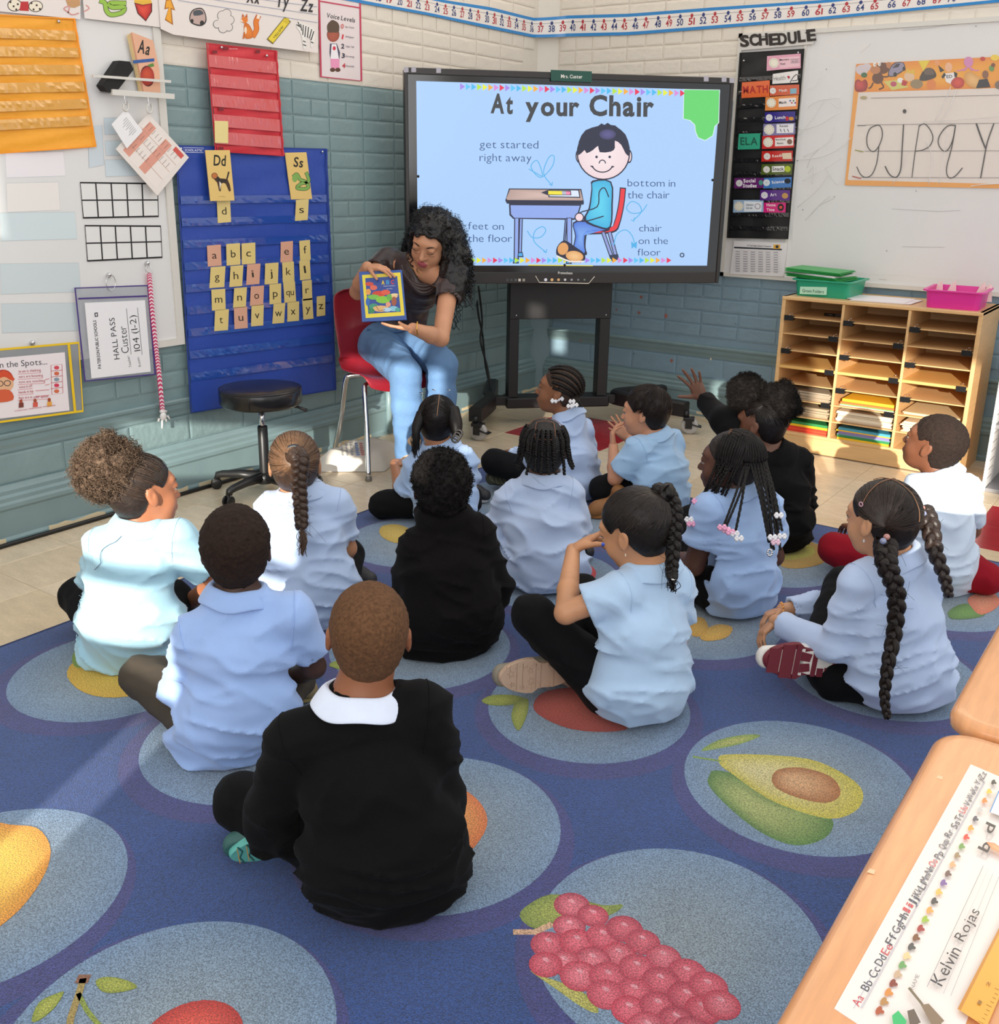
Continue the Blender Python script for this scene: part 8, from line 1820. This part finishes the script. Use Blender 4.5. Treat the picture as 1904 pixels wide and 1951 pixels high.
# ---- boy on the right in red trousers
o = person(dict(base=(1788, 1120), az=62, haz=80, hp=-14, seed=12, skin='7a4c34', top='c2cfe0', label='boy with cropped hair looking up left, pale polo and red trousers, right side',
    px=dict(N=(1792, 905), Hd=(1780, 848), sL=(1752, 935), sR=(1838, 932), eL=(1700, 1020, .05), eR=(1852, 1010), wL=(1625, 1005, .12), wR=(1800, 1050, .2), kL=(1592, 1045), kR=(1880, 1102), che=(1790, 1000), wai=(1788, 1070), aL=(1640, 1080), tL=(1560, 1010), aR=(1680, 1090)),
    slv=.8, slr=1.1, bot=1.08, fit=1.02, legs='8e1322', shoe=('1c1c20', '3a3a30')))
buzz(o, .006, '2c211b', .0035, 240)
# ---- girl with two long bubble pigtails
o = person(dict(base=(1712, 1338), az=60, haz=68, hp=6, seed=13, skin='c4906c', top='b6c8e8', topname='long_sleeved_polo', label='girl with two long twisted pigtails, chin down, front right of the rug',
    px=dict(N=(1702, 1062), Hd=(1682, 992), sL=(1640, 1112), sR=(1765, 1098), eL=(1592, 1232), eR=(1600, 1150, .25), wL=(1478, 1184, .02), wR=(1492, 1162, .12), kL=(1590, 1290, .10), kR=(1612, 1118), che=(1705, 1180), wai=(1712, 1270), aR=(1556, 1250, -.15), tR=(1405, 1240, -.15), aL=(1560, 1260)),
    slv=1.88, slr=1.0, bot=1.12, fit=1.03, hk=.66, hem=.028, hslope=.45, leg=1.08, treadR=tread_sneaker, legs='0d0d0f', shoe=('e6e0d8', '6e1c2a'), shoelen=.225, shoew=.047, soleR=tuple(CAMD+_r*.0-_u*.15), h=.0045,
    handL=dict(f=tuple(-_r*.75-_u*.65), n=tuple(-_u+_r*.3), s=tuple(_f), curl=.7), handR=dict(f=tuple(-_r-_u*.3), n=tuple(-_u), s=tuple(CAMD), curl=.8)))
K13 = o
V, Q = tubes([np.array([o.J['N']+o.hR@np.array([.052*sin(a), .02+.055*cos(a), -.0+.012*cos(a)]) for a in np.linspace(-2.0, .6, 16)])], .008, 8); link_np('red_undershirt_neckline', V, Q, cloth('b01828'), o.root)
hair_cap(o, .007, hairmat('1d1512'), .001, 200)
comb(o, (-.8, -.55, -.25), 420, .0011, hairmat('33261f'), 14, lambda d: d[0] < -.03); comb(o, (.8, -.5, .1), 420, .0011, hairmat('33261f'), 15, lambda d: d[0] > .03)
for a, b in (((0, .5, .85), (0, -.98, -.1)), ((0, -.1, 1), (-.8, .2, .35)), ((0, -.1, 1), (.7, .15, .6))): linetube(o, skull_path(o, a, b, 8, .0098), .0011, '94684a', 'hair_parting')
def bubble(P_, c, r0, seed, nb=7):
    Pn = np.array(spline(P_, 14)); t = np.linspace(0, 1, len(Pn)); rad = r0*(1-.66*t)*(.80+.20*np.sin(2*pi*nb*t+1)); V, Q = tubes([Pn, Pn+np.array([.003, .002, 0])], [rad, rad*.9], 12); link_np('pigtail', V, Q, hairmat(c), K13.root)
    r = np.random.RandomState(seed); S_ = []
    for _ in range(90):
        i = r.randint(0, len(Pn)-30); j = i+r.randint(14, 30); q = Pn[i:j:3]; ph = r.rand()*6.3; a = np.array([cos(ph), sin(ph), .2]); S_.append(q+a*(rad[i:j:3]*.98)[:, None])
    V, Q = tubes(S_, .0011, 3); link_np('pigtail_strands', V, Q, hairmat(c), K13.root, kind='stuff')
P1 = [A_(o, 1688, 1036, dz=-.10), A_(o, 1690, 1075, dz=-.15), A_(o, 1708, 1130, dz=-.15), A_(o, 1705, 1200, dz=-.16), A_(o, 1692, 1270, dz=-.20), A_(o, 1686, 1330, dz=-.22), A_(o, 1692, 1368, dz=-.24)]
braid(o, P1, .027, .008, 5.5, '1d1512', 'pigtail', 130, sides=10); P2 = [A_(o, 1758, 975, dz=.0), A_(o, 1772, 1000, dz=-.03), A_(o, 1782, 1050, dz=-.06), A_(o, 1800, 1100, dz=-.06), A_(o, 1808, 1135, dz=-.06)]; braid(o, P2, .026, .011, 3.2, '2a1e19', 'pigtail', 90, sides=10)
for (x, y, dz, c) in ((1690, 1023, -.12, 'b07a70'), (1683, 1031, -.13, '8088a8'), (1757, 968, -.02, 'b07a70'), (1760, 979, -.03, '8088a8')): Msh().sph(A_(o, x, y, dz=dz), .0085, c, 14, 9).build('hair_bobble', mat('glass_bobble', attr=True, rough=.08, coat=1), o.root)
band(o, onskull(o, -.85, .25, .3, .012), .0055, 'c89aa8', ax=o.hR[:, 0]); flyaway(o, [p for p in P1[1:5]], 70, '2a1e19', 5, .012); flyaway(o, P2[1:4], 30, '2a1e19', 6, .010)
w = Msh()
for k in range(12): w.sph(o.J['wR']+(_u*cos(k*.52)+_f*sin(k*.52))*.021-_r*.004, .0042, 'e8a050', 8, 5)
w.build('bead_bracelet', mat('bead', attr=True, rough=.2), o.root)
band(o, hp(o, -.078, -.004, -.040), .0035, 'd8d8dc', 'earring', ax=_r)
# ---- girl resting her forehead on her hand
o = person(dict(base=(1212, 1358), az=66, haz=86, hp=20, ht=4, seed=14, skin='c28c66', top='b0cbe8', label='girl resting her forehead on her hand, black plait down her back',
    px=dict(N=(1240, 1078), Hd=(1212, 1010), sL=(1182, 1128), sR=(1285, 1112), eL=(1078, 1168, -.05), eR=(1290, 1220), wL=(1092, 1048, .0), wR=(1220, 1240, .2), kL=(1014, 1172), kR=(1110, 1130, .1), che=(1230, 1200), wai=(1220, 1290), aL=(1100, 1280), aR=(1052, 1272, -.05), tR=(935, 1280, -.05)),
    slv=.62, slr=1.15, bot=1.08, fit=1.02, legs='0c0c0e', shoe=('8c8474', 'c2a48c'), shoelen=.215, shoew=.045, treadR=tread_star, soleR=tuple(CAMD-_u*.1), arm=.95, h=.005, hh=.0028, hk=.86, hem=.03, hslope=.35,
    handL=dict(f=tuple(_r*.82+_u*.55), n=tuple(_r*.4-_u*.8), s=tuple(-_f), curl=(.05, .15, .85, .95), spread=.22, thumb=(.75, .5, .3), tc=.2)))
K14 = o
hair_cap(o, .008, hairmat('171210'), .001, 200); comb(o, (.25, -.8, .55), 520, .0011, hairmat('2a201b'), 16)
P_ = [onskull(o, .25, -.8, .55, .012), A_(o, 1268, 938, dz=-.02), A_(o, 1284, 975, dz=-.04), A_(o, 1284, 1030, dz=-.06), A_(o, 1280, 1085, dz=-.08), A_(o, 1282, 1102, dz=-.09)]
braid(o, P_, .026, .012, 5.5, '171210', 'plait', 130); band(o, A_(o, 1262, 942, dz=-.03), .016, 'd8a8c8', ax=_r+_f); band(o, P_[-1], .007, 'e8e4e0', ax=(0, 0, 1)); tuft(o, P_[-1], np.array([0, 0, -1.]), .03, .016, '171210', 3, 50); flyaway(o, P_[2:5], 50, '171210', 7, .012)
band(o, hp(o, -.078, -.004, -.040), .003, 'f0e8d8', 'earring', ax=_r)
Msh().sph(K14.ttL+CAMD*.005, (.005, .005, .006), '2a5ad8', 10, 7).build('painted_nail', mat('nail_polish', attr=True, rough=.15, coat=1), K14.root)
# ================================================================== THE TEACHER
AD = at_depth
o = person(dict(adult=1, base=(790, 905), az=-130.5, haz=-166, hp=22, ht=14, S=1.45, hs=.80, nk=.74, seed=21, skin='c68e6c', lips='b2545c', top='2a1a18', topname='satin_top', group='adult reading to the class', hair='120d0c', closed=1,
    label='woman with long curly black hair and blue jeans seated on the red chair',
    abs=dict(pel=AD(752, 632, 5.0), wai=AD(762, 590, 4.94), che=AD(785, 545, 4.82), N=AD(800, 502, 4.72), Hd=AD(822, 463, 4.62), sL=AD(858, 535, 4.62), sR=AD(738, 497, 4.78), eL=AD(840, 645, 4.46), eR=AD(682, 556, 4.62), wL=AD(787, 626, 4.36), wR=AD(700, 509, 4.42),
             hL=AD(782, 645, 4.98), hR=AD(722, 655, 4.92), kL=AD(842, 692, 4.62), kR=AD(772, 712, 4.50), aL=AD(836, 880, 4.72), aR=AD(785, 892, 4.60), tL=AD(850, 930, 4.60), tR=AD(790, 935, 4.48)),
    slv=.36, slr=1.0, slrr=1, fit=.82, bot=.92, shr=.85, arm=.86, fold=.9, collar=None, neckcut=[((0, .06, .02), (0, .085, -.055), .062, .03)], topmat=mat('brown_satin', '33211e', .32, sheen=.2, bump=.0015, bscale=30),
    legmat=mat('blue_denim', '5f83ac', .8, noise=.22, nscale=6, bump=.0008, bscale=500, speck=.12, sscale=500), leg=.86, ank=.052, shoe=('c8a888', 'e8e0d8'),
    handR=dict(f=tuple(_r*.93-_u*.06+CAMD*.30), n=tuple(-_u*.8+_f*.5), s=tuple(-_u*.8+_f*.3), curl=.38, spread=.12, thumb=(.6, .6, .5), lens=(1.1, 1.1, 1.1, 1.1)),
    handL=dict(f=tuple(-_r+_u*.08), n=tuple(_u*.95+CAMD*.1), s=tuple(CAMD), curl=.10, spread=.08, thumb=(.5, .8, .2), tc=.1), hk=.62, h=.005, hh=.0028))
T_ = o
# curly hair: dark mass plus ringlets
hm = mat('glossy_black_curls', '0d0a0a', .34, spec=.5, bump=.004, bscale=160)
def mass(v):
    pts = [(834, 425), (856, 450), (867, 490), (865, 530), (862, 556)]
    P_ = [AD(x, y, 4.68-.02*i) for i, (x, y) in enumerate(pts)]
    for i, r_ in enumerate((.068, .072, .070, .066)): v.cone(P_[i], P_[i+1], r_, r_-.006, k=.03)
    v.cone(AD(812, 420, 4.72), AD(790, 470, 4.80), .06, .05, k=.03); v.cone(AD(790, 470, 4.80), AD(772, 500, 4.84), .05, .03, k=.03)
hs = o.hs; c_ = o.J['Hd']; v = Vox(c_-np.array([.36, .36, .42]), c_+np.array([.3, .3, .2]), .006)
HLY2 = np.array([-.11, -.04, -.02, .0, .02, .045, .06, .1], f32); HLZ2 = np.array([-.12, -.12, -.12, -.10, -.02, .045, .058, .066], f32)
v.local(c_, o.hR, .2, lambda x, y, z: hair_sdf(x/hs, y/hs, z/hs, .014, HLY2, HLZ2)*hs, k=.01); mass(v)
v.warp(lambda P: -(vnoise(P*42)-.4)*.022-(vnoise(P*110)-.5)*.008, .04); V, Q = v.mesh(); hb_ = link_np('hair', V, Q, hm, o.root)
N_ = vnorm(V, Q); rr = np.random.RandomState(5); P_ = []
Lc = (V-c_)@o.hR; low = np.nonzero((Lc[:, 1] < .030*hs) | ((Lc[:, 1] < .06*hs) & (np.abs(Lc[:, 0]) > .085*hs)) | (Lc[:, 2] < -.16*hs))[0]
for _ in range(520):
    i = low[rr.randint(len(low))]; p = V[i]; n = N_[i]; L_ = .06+.07*rr.rand(); t = np.linspace(0, 1, 18); ph = rr.rand()*6.3; cr = .006+.004*rr.rand(); a = unit(np.cross(n, [0, 0, 1.])); b = np.cross(n, a)
    P_.append(p+n*(.004+.006*t)[:, None]+np.array([0, 0, -1.])*(t*L_)[:, None]+cr*(a*np.cos(ph+t*19)[:, None]+n*np.sin(ph+t*19)[:, None])*(.4+t)[:, None])
V2, Q2 = tubes(P_, .0017, 4); link_np('ringlets', V2, Q2, hm, hb_, kind='stuff')
cv, cq = curls(V[low], N_[low], 1500, .022, .004, .0008, 8, 2, 8); link_np('curls', cv, cq, hm, hb_, kind='stuff')
# parting strand over the forehead
for k in range(7):
    s_ = onskull(o, .15+.02*k, .75, .72, .012); e_ = onskull(o, -.75-.03*k, .62-.05*k, .2-.12*k, .014); m1 = onskull(o, -.35, .85, .5, .016); V, Q = tubes([np.array(spline([s_, m1, e_, e_+np.array([0, 0, -.06])+CAMD*.01], 8))], .0022, 5); link_np('fringe_curl', V, Q, hm, hb_)
# cowl neck folds
for k, (dz_, w_) in enumerate(((0, .011), (.018, .010), (.036, .009))):
    c0 = o.J['N']; R_ = frame(-130.5); P_ = [c0+R_@np.array([(.083-.01*k)*sin(a)*1.1, .055+.055*cos(a)+.01*k, -.03-.085*max(0, cos(a))+.02-dz_*.8]) for a in np.linspace(-1.7, 1.7, 19)]
    V, Q = tubes([np.array(P_)], w_, 10); link_np('cowl_fold', V, Q, mat('brown_satin'), o.shirt)
w = Msh().tube([o.J['wL']+(_u*cos(t)+CAMD*sin(t))*.031-_r*.0+_r*.02 for t in np.linspace(0, 2*pi, 25)], .0028, 6, 'e0b050', caps=False); gold = mat('gold', 'e2b356', .22, metal=1); w.build('bracelet', gold, o.root)
R_ = frame(-130.5); Msh().tube([o.J['N']+R_@np.array([.058*sin(a), .05+.055*cos(a), .01-.045*max(0, cos(a))]) for a in np.linspace(-1.6, 1.6, 17)], .0009, 5).build('necklace', gold, o.root)
w = Msh(); w.tube([AD(x, y, 4.84) for x, y in ((700, 628), (740, 634), (778, 628))], .006, 6); w.build('waistband', mat('denim_dark', '4a6c96', .8), o.trs)
# ---- the picture book she holds up
q = [(684, 518), (766, 514), (775, 609), (690, 613)]; Pq = [AD(x, y, 4.40) for x, y in q]; U_ = unit((Pq[1]-Pq[0])+(Pq[2]-Pq[3])); V_ = unit((Pq[0]-Pq[3])+(Pq[1]-Pq[2])); V_ = unit(V_-U_*(U_@V_)); Nn = np.cross(U_, V_)
PBk = Pl(Pq[3], U_, V_, Nn); book = thing('picture_book', 'blue hardback picture book with a yellow frame reading ABC, held up by the woman', 'book', tuple(Pq[3]))
bq = [PBk.px(x, y) for x, y in q]; Msh().slab(PBk, bq, -.002, 0, '2b55a4').slab(PBk, bq, -.014, -.012, '2b55a4').build('cover', GLOSSPRINT(), book)
g = lambda u, v_: (bq[3][0]*(1-u)+bq[2][0]*u, 0)
cx_, cy_ = sum(a for a, b in bq)/4, sum(b for a, b in bq)/4; Msh().slab(PBk, [(cx_+(a-cx_)*.96, cy_+(b-cy_)*.97) for a, b in bq], -.012, -.002, 'efe8d8').build('pages', PRINT(), book)
A = Art(PBk, .0003)
A.P([(690, 524), (763, 519), (771, 601), (697, 606)], 'f0dc3c'); A.P([(696, 530), (757, 526), (764, 594), (702, 598)], '2a4a9c')
for (x, y, r1, r2, c) in ((704, 541, 8, 4, 'd84a3a'), (712, 548, 7, 5, 'e86a50'), (702, 556, 5, 6, 'e8a050'), (722, 560, 13, 6, 'd8402c'), (735, 557, 9, 5, 'e85a40'), (712, 566, 12, 5, '7ac04a'), (730, 571, 14, 7, '8acc3c'), (744, 566, 8, 6, '6ab44a'), (752, 564, 6, 4, 'f0c890'), (751, 574, 5, 9, 'a85a3a'), (740, 580, 5, 5, 'e8a080'), (712, 584, 9, 6, '3a9a7a'), (726, 588, 16, 6, 'e8b878'), (708, 592, 6, 5, '2a8a5a'), (750, 588, 9, 5, '8acce0'), (738, 590, 8, 4, 'b8d8ec'), (758, 590, 5, 4, '4aa89a'), (701, 575, 4, 8, '2a6ab8')): A.E((x, y), r1, r2, c, n=12)
A.E((752, 561), 7, 2, 'f4dca0'); A.S([(716, 582), (722, 592), (734, 590)], 1, '7a4a28'); A.T('A', (727, 542), (733, 542), 8, 'f2d020', 2); A.T('B', (736, 541.5), (742, 541.5), 8, '3aa0e0', 2); A.T('C', (745, 541), (751, 541), 8, 'e03a4a', 2); A.T('Poesia Colombiana', (731, 546), (753, 545), 2, 'e8ecf4'); A.T('para Ninos', (737, 551), (748, 550.5), 2, 'e8ecf4')
A.build('cover_art', GLOSSPRINT(), book)
